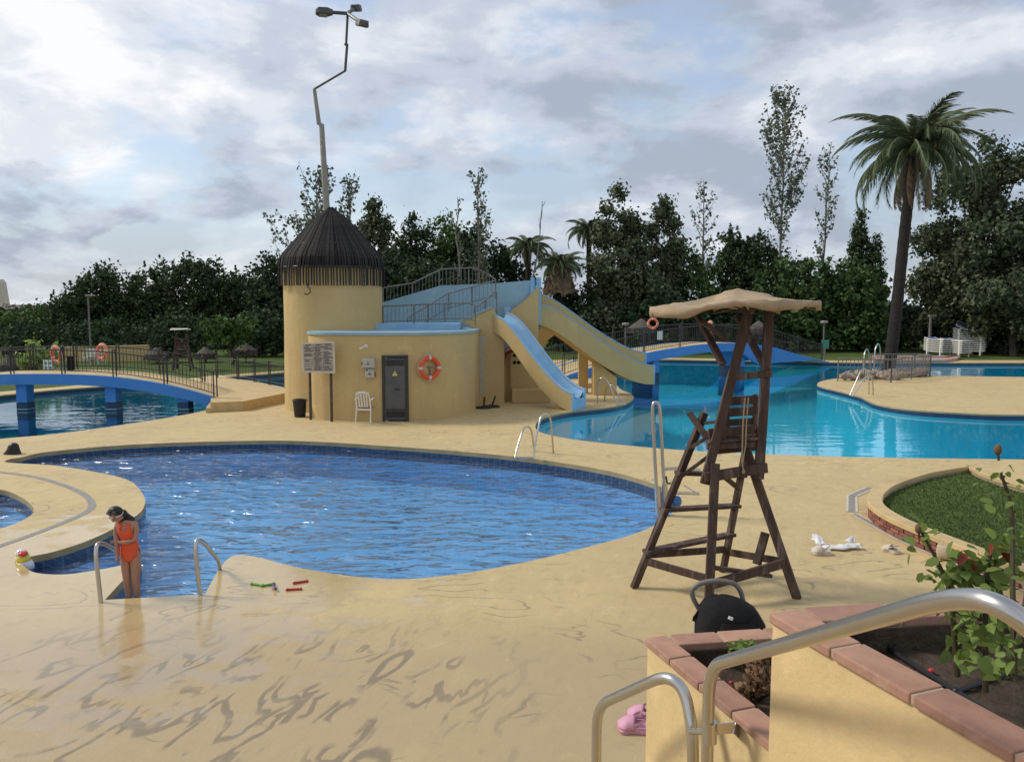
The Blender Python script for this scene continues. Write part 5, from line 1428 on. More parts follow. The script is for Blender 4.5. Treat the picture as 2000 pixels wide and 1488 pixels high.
def poplar(label, px, top, width, Y, leaf=0.2, n_br=26, low=0.35, dens=1.0, lean=0.0, mat='lf_grey', group=None, bare=False):
    Y += 4.0
    x = PX(px, Y).x; H = W(px, top, Y).z; hw = width / 1500 * Y / 2
    base = Vector((x, Y, 0)); t = thing('poplar_tree' if not bare else 'bare_tree', label, 'tree', base, group)
    m = MB(); pts, rs = trunk_mb(base - Vector((0, 0, .1)), (x + lean, Y, H * 0.97), 0.17 if not bare else .13, 0.02, 0.07, 9)
    m.tube(pts, rs, 7); P_ = []
    for k in range(n_br):
        f = low + (0.97 - low) * (k + rg.uniform(0, 1)) / n_br; i = min(int(f * 9), 8); b = Vector(pts[i]).lerp(Vector(pts[i + 1]), f * 9 - i)
        a = rg.uniform(0, 6.28); shape = math.sin(math.pi * min(1, (f - low) / (1 - low) * 0.85 + 0.15)) ** 0.7
        ln = hw * (0.55 + 0.7 * shape) * rg.uniform(0.7, 1.2); up = ln * rg.uniform(1.3, 2.4)
        e = b + Vector((math.cos(a) * ln, math.sin(a) * ln, up)); e.z = min(e.z, H)
        md = b.lerp(e, 0.5) + Vector((math.cos(a), math.sin(a), -0.6)) * ln * 0.16
        m.tube([b, md, e], [0.035, 0.022, 0.008], 5)
        nl = int(15 * dens * (0.4 + ln / 0.8))
        u = rg.uniform(0.15, 1.0, nl)
        seg_ = np.array([list(b.lerp(md, v * 2) if v < .5 else md.lerp(e, v * 2 - 1)) for v in u])
        P_.append(seg_ + rg.normal(0, 0.13, (nl, 3)))
    m.build('trunk', M['pale_bark'], t, smooth=True)
    if not bare:
        P_ = np.concatenate(P_); quick_mesh('crown', leaves(P_, rg.normal(0, 1, P_.shape), leaf, 1.2), 4, M[mat], t, base)
    return t

# left: pines behind the lawn
LD, LP, LM, LF, LG, LPL = (M[k] for k in ('lf_dark', 'lf_pine', 'lf_mid', 'lf_fig', 'lf_grey', 'lf_plane'))
far_left = [
    ('low dark tree at the far left edge beneath the distant roof', 25, 622, 150, 58, LM, 'dense'),
    ('low bushy tree between the distant roof and the first pine', 88, 600, 110, 60, LM, 'dense'),
    ('first pine of the left row, shortest and leftmost', 160, 548, 130, 56, LP, 'pine'),
    ('rounded pine of the left row behind the tall thin lamp post', 225, 512, 150, 57, LP, 'pine'),
    ('broad pine in the middle of the left row', 305, 514, 150, 58, LP, 'pine'),
    ('tallest pine of the left row, behind the distant lifeguard chair', 395, 493, 160, 57, LP, 'pine'),
    ('dark pine at the right end of the left row', 468, 520, 110, 59, LD, 'pine'),
    ('tall dark tree just left of the round tower', 535, 478, 130, 54, LD, 'dense'),
    ('dark leafy tree directly behind the round tower', 610, 440, 130, 58, LD, 'dense'),
]
for lab, px, tp, wd, Y, mt, kd in far_left: tree(lab, px, tp, wd, Y, mt, kd, trunk_h=0.6, name='pine_tree' if kd == 'pine' else 'tree', nblob=11, leaf=0.22 if kd == 'pine' else .26)
tree('dark understorey tree behind the far yellow wall', 195, 630, 170, 47, LD, 'dense', trunk_h=0.2, dens=.8)
tree('dark understorey tree behind the distant lifeguard chair', 340, 625, 190, 47, LD, 'dense', trunk_h=0.2, dens=.8)
tree('dark understorey tree left of the round tower', 525, 615, 150, 46.5, LD, 'dense', trunk_h=0.2, dens=.8)
tree('dark understorey tree at the left edge of the frame', 55, 640, 150, 47, LD, 'dense', trunk_h=0.2, dens=.8)
# middle mass behind the parapet
mid = [
    ('reddish thin-leaved tree rising beside the tower cap', 735, 392, 100, 60, LPL, 'open'),
    ('tall dark evergreen right of the tower cap', 805, 388, 120, 56, LD, 'dense'),
    ('broad dark evergreen with the highest spiky top', 870, 396, 130, 58, LM, 'dense'),
    ('dark evergreen behind the left end of the blue parapet', 760, 470, 130, 53, LD, 'dense'),
    ('dark evergreen behind the middle of the blue parapet', 930, 412, 130, 57, LD, 'dense'),
    ('dark evergreen sloping down behind the right end of the parapet', 1000, 462, 110, 58, LD, 'dense'),
    ('deep green tree low behind the grey parapet railing', 860, 500, 160, 52, LD, 'dense'),
]
for lab, px, tp, wd, Y, mt, kd in mid: tree(lab, px, tp, wd, Y, mt, kd, trunk_h=0.6, nblob=11, leaf=0.27)
# right of the slides
rt = [
    ('tall open plane tree with airy grey leaves above the long slide', 1205, 366, 110, 52, LPL, 'open', .8),
    ('second airy plane tree, right of the tall one', 1295, 388, 85, 53, LPL, 'open', .75),
    ('dark bushy tree under the airy plane trees', 1200, 480, 190, 51, LPL, 'dense', 1),
    ('dark bushy tree behind the canvas roof of the lifeguard chair', 1310, 462, 180, 55, LM, 'dense', 1),
    ('row pine left of the tall poplar', 1425, 434, 150, 60, LP, 'pine', 1),
    ('row pine directly behind the tall poplar', 1485, 442, 130, 61, LP, 'pine', 1),
    ('broad-leaved green tree right of the canvas roof', 1560, 492, 170, 50, LF, 'fig', 1),
    ('broad-leaved green tree left of the palm trunk', 1680, 502, 170, 49, LF, 'fig', 1),
    ('dark understorey tree behind the right bridge', 1270, 585, 200, 50, LD, 'dense', .9),
    ('dark understorey tree behind the lifeguard chair posts', 1430, 575, 200, 51, LD, 'dense', .9),
    ('dark understorey tree right behind the palm trunk', 1760, 590, 190, 52, LD, 'dense', .9),
    ('dark shrub mass under the arch of the second slide', 1115, 560, 150, 52, LD, 'dense', .9),
]
for lab, px, tp, wd, Y, mt, kd, dn in rt: tree(lab, px, tp, wd, Y, mt, kd, trunk_h=0.5, nblob=11, leaf=0.3 if kd == 'fig' else .26, dens=dn, skirt=0.15 if kd != 'open' else 0, name='pine_tree' if kd == 'pine' else 'tree')
tree('tall conical conifer left of the palm, dark brown green', 1675, 410, 74, 62, LP, 'cone', trunk_h=3, leaf=.22, name='conifer_tree')
tree('small pointed conifer on the shoulder of the conical one', 1706, 462, 40, 61, LP, 'cone', trunk_h=3, leaf=.2, name='conifer_tree')
tree('large leafy tree filling the right edge behind the palm', 1915, 268, 250, 44, LPL, 'open', trunk_h=1.5, leaf=.24, dens=1.5, nblob=16, skirt=0)
tree('large leafy tree low on the right edge, under the tallest crown', 1985, 400, 220, 42, LPL, 'open', trunk_h=1.0, leaf=.24, dens=1.4, nblob=12, skirt=0)
tree('dark leafy tree behind the stacked loungers', 1880, 470, 200, 48, LPL, 'dense', trunk_h=.4, leaf=.25, dens=1.1)
tree('dark bush behind the stacked blue loungers', 1930, 590, 220, 47.5, LD, 'dense', trunk_h=.2, dens=.9)
tree('dark bush at the right edge of the lawn', 2040, 560, 200, 47, LM, 'dense', trunk_h=.2, dens=.9)
# hedge behind everything so no horizon shows through
hx = [PX(a, 74).x for a in (-80, 2120)]
nh = 26000
hp = np.stack([rg.uniform(hx[0], hx[1], nh), 75 + rg.normal(0, .7, nh), rg.uniform(0, 1, nh) ** .8 * 3.4 * (0.8 + .2 * np.sin(np.arange(nh)))], 1)
ho = quick_mesh('hedge', leaves(hp, np.tile([0, -1.0, .3], (nh, 1)), .42, 1.4), 4, LD, None, (0, 0, 0)); tag(ho, 'far dark wood closing the gaps behind the trees', 'wood', kind='stuff')
# poplars and bare trees
poplar('very tall thin poplar left of the palm, the highest tree', 1522, 168, 62, 56, n_br=64, dens=1.25, low=.42)
poplar('slender half-bare poplar between the tall poplar and the palm', 1607, 280, 36, 57, n_br=30, dens=.8, low=.35)
poplar('thin broken-topped poplar over the lifeguard chair roof', 1371, 350, 34, 56, n_br=26, dens=.7, low=.4)
poplar('thin grey poplar standing before the dark evergreens', 936, 333, 34, 51, n_br=34, dens=1.0, low=.3)
poplar('bare thin poplar left of the grey one', 895, 376, 22, 51, n_br=20, dens=.35, low=.3)
poplar('sparse poplar just right of the tower cap', 688, 338, 38, 50, n_br=26, dens=.9, low=.5)
poplar('sparse poplar directly behind the lamp pole', 622, 326, 60, 49, n_br=30, dens=.9, low=.5)
poplar('wispy twiggy tree at the left shoulder of the tower cap', 590, 415, 100, 51, n_br=22, dens=.6, low=.5)
poplar('bare leaning dead trunk between the slides and the fan palm', 1028, 384, 20, 50, n_br=7, low=.5, lean=1.1, bare=True)
tree('small round-headed tree on the left lawn beside the thatched parasols', 449, 612, 122, 43, M['lf_mid'], 'round', trunk_h=1.3, leaf=.17, dens=1.1, name='round_tree')
tree('bright lime shrub behind the left bridge railing', 62, 668, 66, 36, M['lf_lime'], 'round', trunk_h=.2, leaf=.16, name='shrub', cat='shrub')

# ------------------------------------------------------------------ palms
def frond_mesh(length, droop, n=34, wl=0.55, hang=0.5, seed=0):
    """feather leaf leaving the crown along +X, curving down"""
    r = np.random.default_rng(seed); pts = []
    ang = 0.0; p = np.zeros(3)
    for i in range(n + 1):
        f = i / n; pts.append(p.copy()); a = -droop * f ** 1.25; p = p + np.array([math.cos(a), 0, math.sin(a)]) * length / n
    pts = np.array(pts); Q = []
    for i in range(3, n + 1):
        f = i / n; t = pts[i] - pts[i - 1]; t /= np.linalg.norm(t)
        l = wl * (0.35 + 1.0 * math.sin(math.pi * min(1, .12 + f * .86)) ** .8) 
        for s in (-1, 1):
            for rep in range(2):
                o = pts[i] - t * rep * length / n * .5
                d = np.array([0, s, 0]) * (.75 + r.normal(0, .1)) + t * (.75 + r.normal(0, .12)) + np.array([0, 0, -hang * (.6 + .8 * r.random())])
                d /= np.linalg.norm(d); w_ = np.cross(d, t); w_ /= max(np.linalg.norm(w_), 1e-6); hw_ = .036
                Q.append([o - t * hw_, o + t * hw_, o + d * l * .6 + t * hw_ * .8 + np.array([0, 0, -.03 * hang]), o + d * l + np.array([0, 0, -.12 * hang])])
    return pts, np.array(Q)
def palm(label, px_c, py_c, Y, base_px, nf, flen, mat, trunk=(.3, .2), lean_pts=None, name='palm_tree', dead=8, up=0.9, skirt=0, wl=.55):
    c = W(px_c, py_c, Y); b0 = Vector((PX(base_px, Y).x, Y, 0)); t = thing(name, label, 'palm tree', b0)
    tp = lean_pts(b0, c) if lean_pts else [b0, c]
    rs = [trunk[0] + (trunk[1] - trunk[0]) * i / (len(tp) - 1) for i in range(len(tp))]
    pts = catmull(tp, 10, closed=False); rr_ = [trunk[0] * (1.25 if i < 2 else 1) + (trunk[1] - trunk[0]) * i / len(pts) + (.016 if i % 2 else 0) for i in range(len(pts))]
    MB().tube([p - Vector((0, 0, .05)) if i == 0 else p for i, p in enumerate(pts)], rr_, 14).build('trunk', M['palm_bark'], t, smooth=True)
    MB().ell(c + Vector((0, 0, -.15)), (trunk[1] * 1.7, trunk[1] * 1.7, .6), 14, 8).build('crown_shaft', M['palm_bark'], t, smooth='all')
    protos = []
    for k, (dr, hg) in enumerate(((1.4, .5), (1.75, .8), (2.0, 1.0), (1.0, 1.0))):
        pts_, Q = frond_mesh(flen, dr, hang=hg, seed=k, wl=wl)
        me_o = quick_mesh('frond', Q, 4, M[mat] if k < 3 else M['lf_dead'], t, (0, 0, 0))
        rach = MB().tube([Vector(q) for q in pts_], [.035 * (1 - i / len(pts_)) + .008 for i in range(len(pts_))], 5)
        bmx = bmesh.new(); bmx.from_mesh(me_o.data)
        vs_ = [bmx.verts.new(v) for v in rach.v]
        for f in rach.f: bmx.faces.new([vs_[i] for i in f])
        bmx.to_mesh(me_o.data); bmx.free(); protos.append(me_o)
    off = c - b0; used = set(); rnd = random.Random(9)
    for i in range(nf + dead):
        if i < nf:
            f = i / nf; elev = up * 1.25 - f * 1.55; k = 0 if f < .35 else (1 if f < .7 else 2)
        else: elev = -1.15 + rnd.uniform(-.15, .25); k = 3
        az = i * 2.39996 + rnd.uniform(-.2, .2)
        o = protos[k] if k not in used else link_copy(protos[k], parent=t); used.add(k)
        s = rnd.uniform(.82, 1.1) * (0.75 if i < nf * .12 else 1)
        o.location = off + Vector((math.cos(az) * .12, math.sin(az) * .12, rnd.uniform(-.1, .25))); o.rotation_euler = (rnd.uniform(-.3, .3), -elev, az); o.scale = (s,) * 3
        if k == 3: o.scale = (s * .8, s * .45, s * .6)
    if skirt:
        n = 900; a = rg.uniform(0, 6.28, n); u = rg.uniform(0, 1, n); rad = trunk[1] + skirt * (.25 + .75 * u)
        C = np.stack([c.x + np.cos(a) * rad, c.y + np.sin(a) * rad, c.z - .1 - u * skirt * 2.2], 1)
        quick_mesh('dead_skirt', leaves(C, np.stack([np.cos(a), np.sin(a), a * 0], 1), .3, 2.6, .3, .9), 4, M['lf_dead'], t, b0)
    return t
YPm = P(1742, 728).y
palm('tall feather palm on the island with a curved dark trunk', 1788, 292, YPm, 1741, 62, 3.8, 'lf_palm', (.29, .21), lean_pts=lambda b, c: [b, W(1748, 630, YPm), W(1766, 460, YPm), W(1778, 360, YPm), c], dead=12, wl=.62, up=1.1)
palm('short fan palm with a brown skirt of dead leaves behind the slides', 1093, 518, 56, 1095, 26, 1.9, 'lf_palm', (.3, .26), dead=0, skirt=.85, wl=.5, up=1.1)
palm('palm half hidden at the right end of the dark evergreens', 1032, 480, 58, 1032, 22, 2.1, 'lf_palm', (.2, .2), dead=4, wl=.45)
palm('palm half hidden behind the airy plane tree', 1150, 448, 61, 1152, 24, 2.3, 'lf_palm', (.2, .2), dead=3, wl=.45)

# ------------------------------------------------------------------ island: fence and rocks round the palm
zc_ = W(1636, 700, P(1636, 745).y).z
fl_, fm_, fr_, bk_ = P(1636, 744), P(1740, 747), P(1816, 735), P(1700, 733)
balustrade('grey metal fence panel in front of the palm, left part', [fl_, fm_], .98, 0, M['rail_grey'], cat='fence', posts=2, gap=.16, r_rail=.03, r_bar=.014, name='fence')
balustrade('grey metal fence panel in front of the palm, right part', [fm_, fr_], .98, 0, M['rail_grey'], cat='fence', posts=2, gap=.16, r_rail=.03, r_bar=.014, name='fence')
balustrade('grey metal fence panel behind the palm', [fr_, P(1790, 731.5), P(1700, 732.5)], .98, 0, M['rail_grey'], cat='fence', posts=3, gap=.17, r_rail=.03, r_bar=.014, name='fence')
rocks = []
for k in range(5):
    bmx = bmesh.new(); bmesh.ops.create_icosphere(bmx, subdivisions=2, radius=1)
    for v in bmx.verts: v.co *= 1 + random.uniform(-.22, .22); v.co.z *= .7
    me = bpy.data.meshes.new('rock'); bmx.to_mesh(me); bmx.free(); me.materials.append(M['rock']); rocks.append(me)
cen = PX(1742, YPm)
for k in range(70):
    px = random.uniform(1648, 1806); f = (px - 1636) / 180
    y0 = 743 if px < 1740 else 743 - (px - 1740) * .12
    py = random.uniform(731, y0)
    p = P(px, py)
    if (p - cen).length < .5: continue
    o = bpy.data.objects.new('rock', rocks[k % 5]); col.objects.link(o); s = random.uniform(.12, .27); 
    o.scale = (s, s * random.uniform(.8, 1.2), s); o.location = p + Vector((0, 0, s * .35 + random.uniform(0, .12))); o.rotation_euler = (0, 0, random.uniform(0, 6))
    tag(o, 'pale rough stone heaped inside the fence round the palm', 'rock', 'stones round the palm')

# ------------------------------------------------------------------ thatched parasols, lamps, wall, far house
def parasol(label, px, py, w_px, Y):
    c = W(px, py, Y); rad = w_px / 1500 * Y / 2; b0 = Vector((c.x, Y, 0)); t = thing('thatched_parasol', label, 'parasol', b0, 'thatched parasols on the lawns')
    MB().tube([b0, c], .05, 8).build('pole', M['bark'], t, smooth=True)
    MB().lathe(Vector((c.x, Y, c.z)), [(rad, -rad * .62), (rad * .72, -rad * .42), (rad * .34, -rad * .16), (.05, .06), (0, .06)], 26).build('thatch_cap', M['thatch'], t, smooth=True)
    n = 260; a = rg.uniform(0, 6.28, n); C = np.stack([c.x + np.cos(a) * rad * .97, Y + np.sin(a) * rad * .97, c.z - rad * .66 - rg.uniform(0, .12, n)], 1)
    quick_mesh('thatch_fringe', leaves(C, np.stack([np.cos(a), np.sin(a), a * 0], 1), .12, 3, .2, 1.5), 4, M['thatch'], t, b0)
parasol('thatched parasol left of the distant lifeguard chair', 305, 680, 46, 44)
parasol('thatched parasol between the distant lifeguard chair and the round tree', 401, 679, 44, 45)
parasol('thatched parasol right of the round tree, nearest the tower', 479, 671, 46, 45)
parasol('thatched parasol at the left edge behind the left bridge', 18, 698, 56, 37)
parasol('thatched parasol behind the left end of the long blue bridge', 1253, 624, 56, 47)
parasol('thatched parasol seen between the lifeguard chair posts', 1482, 628, 50, 49)
def small_lamp(label, px, top, base, r0=.04, head='disc'):
    Y = P(px, base).y; c = W(px, top, Y); b0 = Vector((c.x, Y, 0)); t = thing('lamp_post', label, 'lamp post', b0)
    MB().tube([b0, c], [r0 * 1.2, r0], 10).build('pole', M['rail_grey'], t, smooth=True)
    if head == 'disc': MB().lathe(c, [(.16, -.14), (.24, -.10), (.25, .0), (.2, .05), (0, .06)], 18).build('lamp_head', M['pole_grey'], t, smooth=True)
    else: MB().box(c + Vector((.12, 0, .02)), (.5, .2, .1)).build('lamp_head', M['pole_grey'], t, bevel=.02)
small_lamp('short lamp post with a flat round head beyond the right bridge end', 1610, 628, 694, .05)
small_lamp('lamp post with a small flat head left of the stacked loungers', 1818, 617, 692, .09, 'box')
small_lamp('tall thin lamp post before the left pines', 172, 578, 712, .045, 'box')
small_lamp('squat lamp post behind the left end of the long blue bridge', 1222, 632, 694, .06)
t = thing('gate_sign', 'small dark green sign on the end post of the right bridge', 'sign', P(1612, 700))
c = W(1612, 672, P(1612, 706).y); MB().box(c, (.42, .05, .5)).build('sign_panel', M['sign_green'], t); MB().beam(Vector((c.x, c.y + .05, 0)), c + Vector((0, .05, .1)), .06, .06, (0, 1, 0)).build('post', M['rail_grey'], t)
life_ring('pale orange life ring hung on the far railing of the long blue bridge', W(1275, 632, 37.3), (.4, 1, 0), .22, M['faded_ring'])
life_ring('narrow orange life ring seen edge-on under the canvas roof', W(1387, 640, 41.5), (1, .35, 0), .3, M['faded_ring'])
t = thing('notice_plate', 'plain white plate on the long blue bridge railing under the life ring', 'sign', W(1289, 662, 36.9))
MB().box(W(1289, 655, 36.9), (.24, .03, .42)).build('plate', M['sign_white'], t)
t = thing('garden_wall', 'long yellow rendered wall behind the left bridge', 'wall', PX(205, 45))
w0, w1 = W(126, 680, 45), W(287, 676, 45)
MB().prism([Vector((w0.x, 45, 0)), Vector((w1.x, 45, 0)), Vector((w1.x, 45, w1.z)), Vector((w0.x, 45, w0.z))], (0, .3, 0)).build('wall_face', M['yellow'], t)
MB().beam(Vector((w0.x, 45.15, w0.z + .03)), Vector((w1.x, 45.15, w1.z + .03)), .4, .06).build('coping', M['yellow_kerb'], t)
for i, px in enumerate((166, 178, 190)):
    plastic_chair(('left', 'middle', 'right')[i] + ' white plastic chair of the three before the far yellow wall', PX(px, 42.5), R(10 + 20 * i))
t = thing('far_house', 'distant beige house with a flat-sided roof and chimney at the left edge', 'house', PX(0, 95))
h0, h1 = W(-60, 612, 95), W(50, 596, 95)
MB().box(((h0.x + h1.x) / 2, 98, h0.z / 2), (h1.x - h0.x, 6, h0.z)).build('wall', M['roof_far'], t)
MB().loft([[Vector((h0.x, 94.6, h0.z)), Vector((h1.x + .2, 94.6, h0.z)), Vector((h1.x + .2, 101.4, h0.z)), Vector((h0.x, 101.4, h0.z))], [Vector((h0.x, 96, h1.z + .1)), Vector((h1.x - .1, 96, h1.z)), Vector((h1.x - .1, 100, h1.z)), Vector((h0.x, 100, h1.z + .1))]]).build('roof', M['roof_far'], t)
cc = W(-2, 558, 97); MB().loft([[Vector((cc.x + sx * r_2, 97 + sy * .5, z)) for sx, sy in ((-1, -1), (1, -1), (1, 1), (-1, 1))] for r_2, z in ((.95, h1.z - .2), (.6, cc.z + .4), (.3, cc.z + .8))]).build('chimney', M['board_frame'], t)
t = thing('far_house', 'pale house front glimpsed through the foliage right of the palm', 'house', PX(1925, 75))
MB().box(Vector((W(1925, 560, 75).x, 76, 3.5)), (3.2, 3, 7)).build('wall', M['board_frame'], t)
MB().box(Vector((W(1925, 560, 75).x, 74.4, 5.2)), (.8, .15, 1)).build('window', M['ink'], t)

# ------------------------------------------------------------------ paved corner with stacked sun loungers
YL_ = P(1870, 699).y
slab([(1706, 703), (1845, 703), (1868, 699.5), (1876, 695), (1700, 694)], .16, .158, M['pink_paving'], 'paved_terrace')
kb = thing('terrace_kerb', 'low red kerb along the front of the paved lounger corner', 'kerb', P(1780, 703))
k0, k1, k2 = P(1704, 703.4), P(1846, 703.4), P(1870, 699.6)
MB().beam(k0 + Vector((0, 0, .1)), k1 + Vector((0, 0, .1)), .18, .2).build('kerb_run', M['red_paint'], kb); MB().beam(k1 + Vector((0, 0, .1)), k2 + Vector((0, 0, .1)), .18, .2).build('kerb_run', M['red_paint'], kb)
def lounger_proto():
    t = thing('sun_lounger', 'white sun lounger', 'sun lounger', (0, 0, 0), 'stacked sun loungers')
    wm = M['white_plastic']; Lg = 1.85; wd = .62
    for sx in (-1, 1):
        MB().loft([[Vector((sx * wd / 2 + a, y, z + b)) for a, b in ((-.03, 0), (.03, 0), (.03, .06), (-.03, .06))] for y, z in ((-.95, .27), (0, .25), (.5, .27), (.95, .36))]).build('side_rail', wm, t)
        for y in (-.7, .6): MB().loft([[Vector((sx * wd / 2 + a, y + b, z)) for a, b in ((-.035, -.05), (.035, -.05), (.035, .05), (-.035, .05))] for z in (0, .27)]).build('leg', wm, t)
    for y, z in ((-.93, .27), (.93, .355)): MB().box((0, y, z + .03), (wd - .06, .05, .055)).build('end_rail', wm, t)
    MB().loft([[Vector((sx * (wd / 2 - .03), y, z)) for sx in (-1, 1)] for y, z in ((-.9, .315), (0, .28), (.5, .31), (.9, .40))], cap=False, closed_ring=False).build('mesh_panel', M['mesh_blue'], t, fix=False)
    return t
lp_ = lounger_proto()
ordn = ['lowest', 'second', 'third', 'fourth', 'fifth', 'sixth', 'seventh', 'eighth', 'ninth', 'tenth', 'eleventh', 'topmost, twelfth']
first = True
stacks = [(1832, 694.5, 7, R(8), 'low left stack beside the lamp post', .13), (1865, 696, 7, R(14), 'middle stack in front', .125), (1892, 693, 12, R(52), 'tall right stack', .14)]
for px, py, n, rz, nm, dz in stacks:
    c = P(px, py)
    for k in range(n):
        lab = 'white sun lounger, ' + ordn[k] + ' from the bottom of the ' + nm
        if first: o = lp_; o['label'] = lab; first = False
        else: o = copy_tree(lp_, label=lab)
        o.location = c + Vector((random.uniform(-.02, .02), 0, .0 + k * dz)); o.scale = (1.15, 1.0, 1.0); o.rotation_euler = (.31 if (n == 12 and k == n - 1) else 0, -.39 if (n == 12 and k == n - 1) else 0, rz + random.uniform(-.02, .02))

# ================================================================== FOREGROUND
# ------------------------------------------------------------------ planters with terracotta coping
ZL, ZU = 1.66, 2.15
lA, lE, lC = P(1258, 1245, ZL), P(1490, 1440, ZL), P(1497, 1230, ZL)
ld = (lE - lA).normalized(); lw = (lC - lA).normalized()
uA, uE = P(1500, 1195, ZU), P(2000, 1480, ZU)
ud = (uE - uA).normalized(); uw = (P(1730, 1184, ZU) - uA).normalized()
perp_l = Vector((-ld.y, ld.x, 0)); perp_u = Vector((-ud.y, ud.x, 0))
if perp_l.x < 0: perp_l = -perp_l
if perp_u.x < 0: perp_u = -perp_u
def planter(label, A, d, wdir, perp, ln, wid, z, tile_l, tile_w, soil_drop):
    t = thing('planter', label, 'planter', Vector((A.x, A.y, 0)))
    th = 0.035; zt = z - th
    def tile_run(p0, dr, pr, n, tl, lead=0.0, first_w=None):
        proto = None; out = []
        for k in range(n):
            c = p0 + dr * (lead + tl * (k + .5)) + pr * (tile_w / 2)
            rot = Matrix((dr, pr, dr.cross(pr))).transposed()
            if proto is None:
                m = MB().box(origin(t), (tl - .012, tile_w, th)); o = m.build('coping_tile', M['terracotta'], t, bevel=.006); proto = o
            else: o = link_copy(proto, parent=t)
            o.location = Vector((c.x, c.y, z - th / 2)) - origin(t) + Vector((0, 0, random.uniform(-.0015, .0015)))
            o.rotation_euler = (0, 0, math.atan2(dr.y, dr.x) + random.uniform(-.008, .008)); out.append(o)
        m = MB(); a = p0 + dr * lead; L_ = tl * n
        m.prism([Vector((q.x, q.y, zt + .004)) for q in (a + pr * .006, a + dr * L_ + pr * .006, a + dr * L_ + pr * (tile_w - .006), a + pr * (tile_w - .006))], (0, 0, th - .010))
        m.build('mortar_bed', M['mortar'], t)
    nl = int(ln / tile_l) + 1
    tile_run(A, d, perp, nl, tile_l)
    wp = Vector((-wdir.y, wdir.x, 0)); wp = wp if wp.dot(d) > 0 else -wp
    n2 = int(wid / tile_l) + 1
    tile_run(A + perp * (tile_w + .006) + wdir * 0.01, wdir, wp, n2, tile_l)
    far_end = A + wdir * wid
    # walls (rendered) under the coping
    m = MB(); inset = .012; Ln = tile_l * nl
    a0 = A + perp * inset + d * inset
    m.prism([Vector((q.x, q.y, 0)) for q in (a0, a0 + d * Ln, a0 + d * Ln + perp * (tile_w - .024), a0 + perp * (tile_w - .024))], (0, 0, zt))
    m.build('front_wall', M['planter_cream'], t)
    m = MB(); b0 = a0 + perp * (tile_w - .022)
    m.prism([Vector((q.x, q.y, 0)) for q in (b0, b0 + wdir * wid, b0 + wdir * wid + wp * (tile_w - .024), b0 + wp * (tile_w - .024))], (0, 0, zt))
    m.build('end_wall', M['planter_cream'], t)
    # soil
    sA = A + perp * (tile_w * .9) + d * (tile_w * .8)
    s = [sA, sA + d * (Ln - .1), sA + d * (Ln - .1) + wdir * (wid - .1), sA + wdir * (wid - .1)]
    gx = []
    for j in range(25):
        row = []
        for i in range(25):
            p = s[0].lerp(s[1], j / 24).lerp(s[3].lerp(s[2], j / 24), i / 24); p = p.copy(); p.z = z - soil_drop + rg.normal(0, .007); row.append(p)
        gx.append(row)
    m = MB(); m.loft(gx, cap=False, closed_ring=False); m.build('soil', M['soil'], t, smooth='all', fix=False)
    lin = MB(); g0 = A + perp * (tile_w - .004) + d * (tile_w + .002)
    lin.prism([Vector((q.x, q.y, z - soil_drop - .1)) for q in (g0, g0 + d * (Ln - .2), g0 + d * (Ln - .2) + perp * .012, g0 + perp * .012)], (0, 0, soil_drop + .1 - th - .002))
    g1 = A + perp * (tile_w + .01) + wp * (tile_w - .002)
    lin.prism([Vector((q.x, q.y, z - soil_drop - .1)) for q in (g1, g1 + wdir * (wid - .05), g1 + wdir * (wid - .05) + wp * .012, g1 + wp * .012)], (0, 0, soil_drop + .1 - th - .002))
    lin.build('inner_lining', M['soil'], t)
    return t, s
def wall_fit(): pass
pl, sl_ = planter('lower yellow planter with terracotta coping beside the black trolley bag', lA, ld, lw, perp_l, (lE - lA).length + .02, 1.1, ZL, .232, .115, .12)
pu, su_ = planter('upper yellow planter with terracotta coping and rose bushes at the lower right', uA, ud, uw, perp_u, 1.9, 1.5, ZU, .30, .125, .12)
# terrace and steps the planters flank (under and beside the viewpoint)
def gslab(name, A, d, s0, s1, w0, w1, z):
    left = -perp_u
    q = [A + d * s0 + left * w0, A + d * s1 + left * w0, A + d * s1 + left * w1, A + d * s0 + left * w1]
    return struct(MB().prism([Vector((p.x, p.y, 0.0)) for p in q], (0, 0, z)).build(name, M['yellow_kerb']))
gslab('terrace', uA, ud, 1.55, 6.0, .0, 3.2, 1.62)

# ------------------------------------------------------------------ stair handrails at the planters
def dep(pts):
    o = [W(a, b, y) for a, b, y in pts]
    for e, n_ in ((0, 1), (-1, -2)):                     # posts stand plumb on the deck
        o[e] = Vector((o[n_].x, o[n_].y, 0.0))
    return o
t = thing('handrail', 'short steel handrail in front of the lower planter, lower of the two', 'handrail', W(1165, 1488, 3.42))
r1 = smooth_path(dep([(1168, 1900, 3.42), (1166, 1378, 3.42), (1300, 1318, 3.0), (1338, 1345, 2.94), (1355, 1440, 2.86), (1358, 2000, 2.86)]), .11, 8)
MB().tube(r1, .0235, 16).build('tube', M['steel'], t, smooth=True)
t2 = thing('handrail', 'long shiny steel handrail sweeping over the upper planter wall', 'handrail', W(1388, 1488, 2.72))
r2 = smooth_path(dep([(1386, 2000, 2.72), (1386, 1300, 2.72), (1850, 1168, 1.55), (1950, 1172, 1.42), (2085, 1285, 1.36), (2060, 1700, 1.36)]), .12, 8)
MB().tube(r2, .0225, 20).build('tube', M['steel'], t2, smooth=True)
cl_ = W(1370, 1428, 2.79)
MB().tube([W(1348, 1427, 2.85), W(1398, 1429, 2.7)], .012, 10).build('clamp_bolt', M['steel'], t2, smooth=True)
MB().tube([W(1386, 1408, 2.72), W(1386, 1448, 2.72)], .0275, 16).build('clamp_collar', M['steel'], t2, smooth=True)
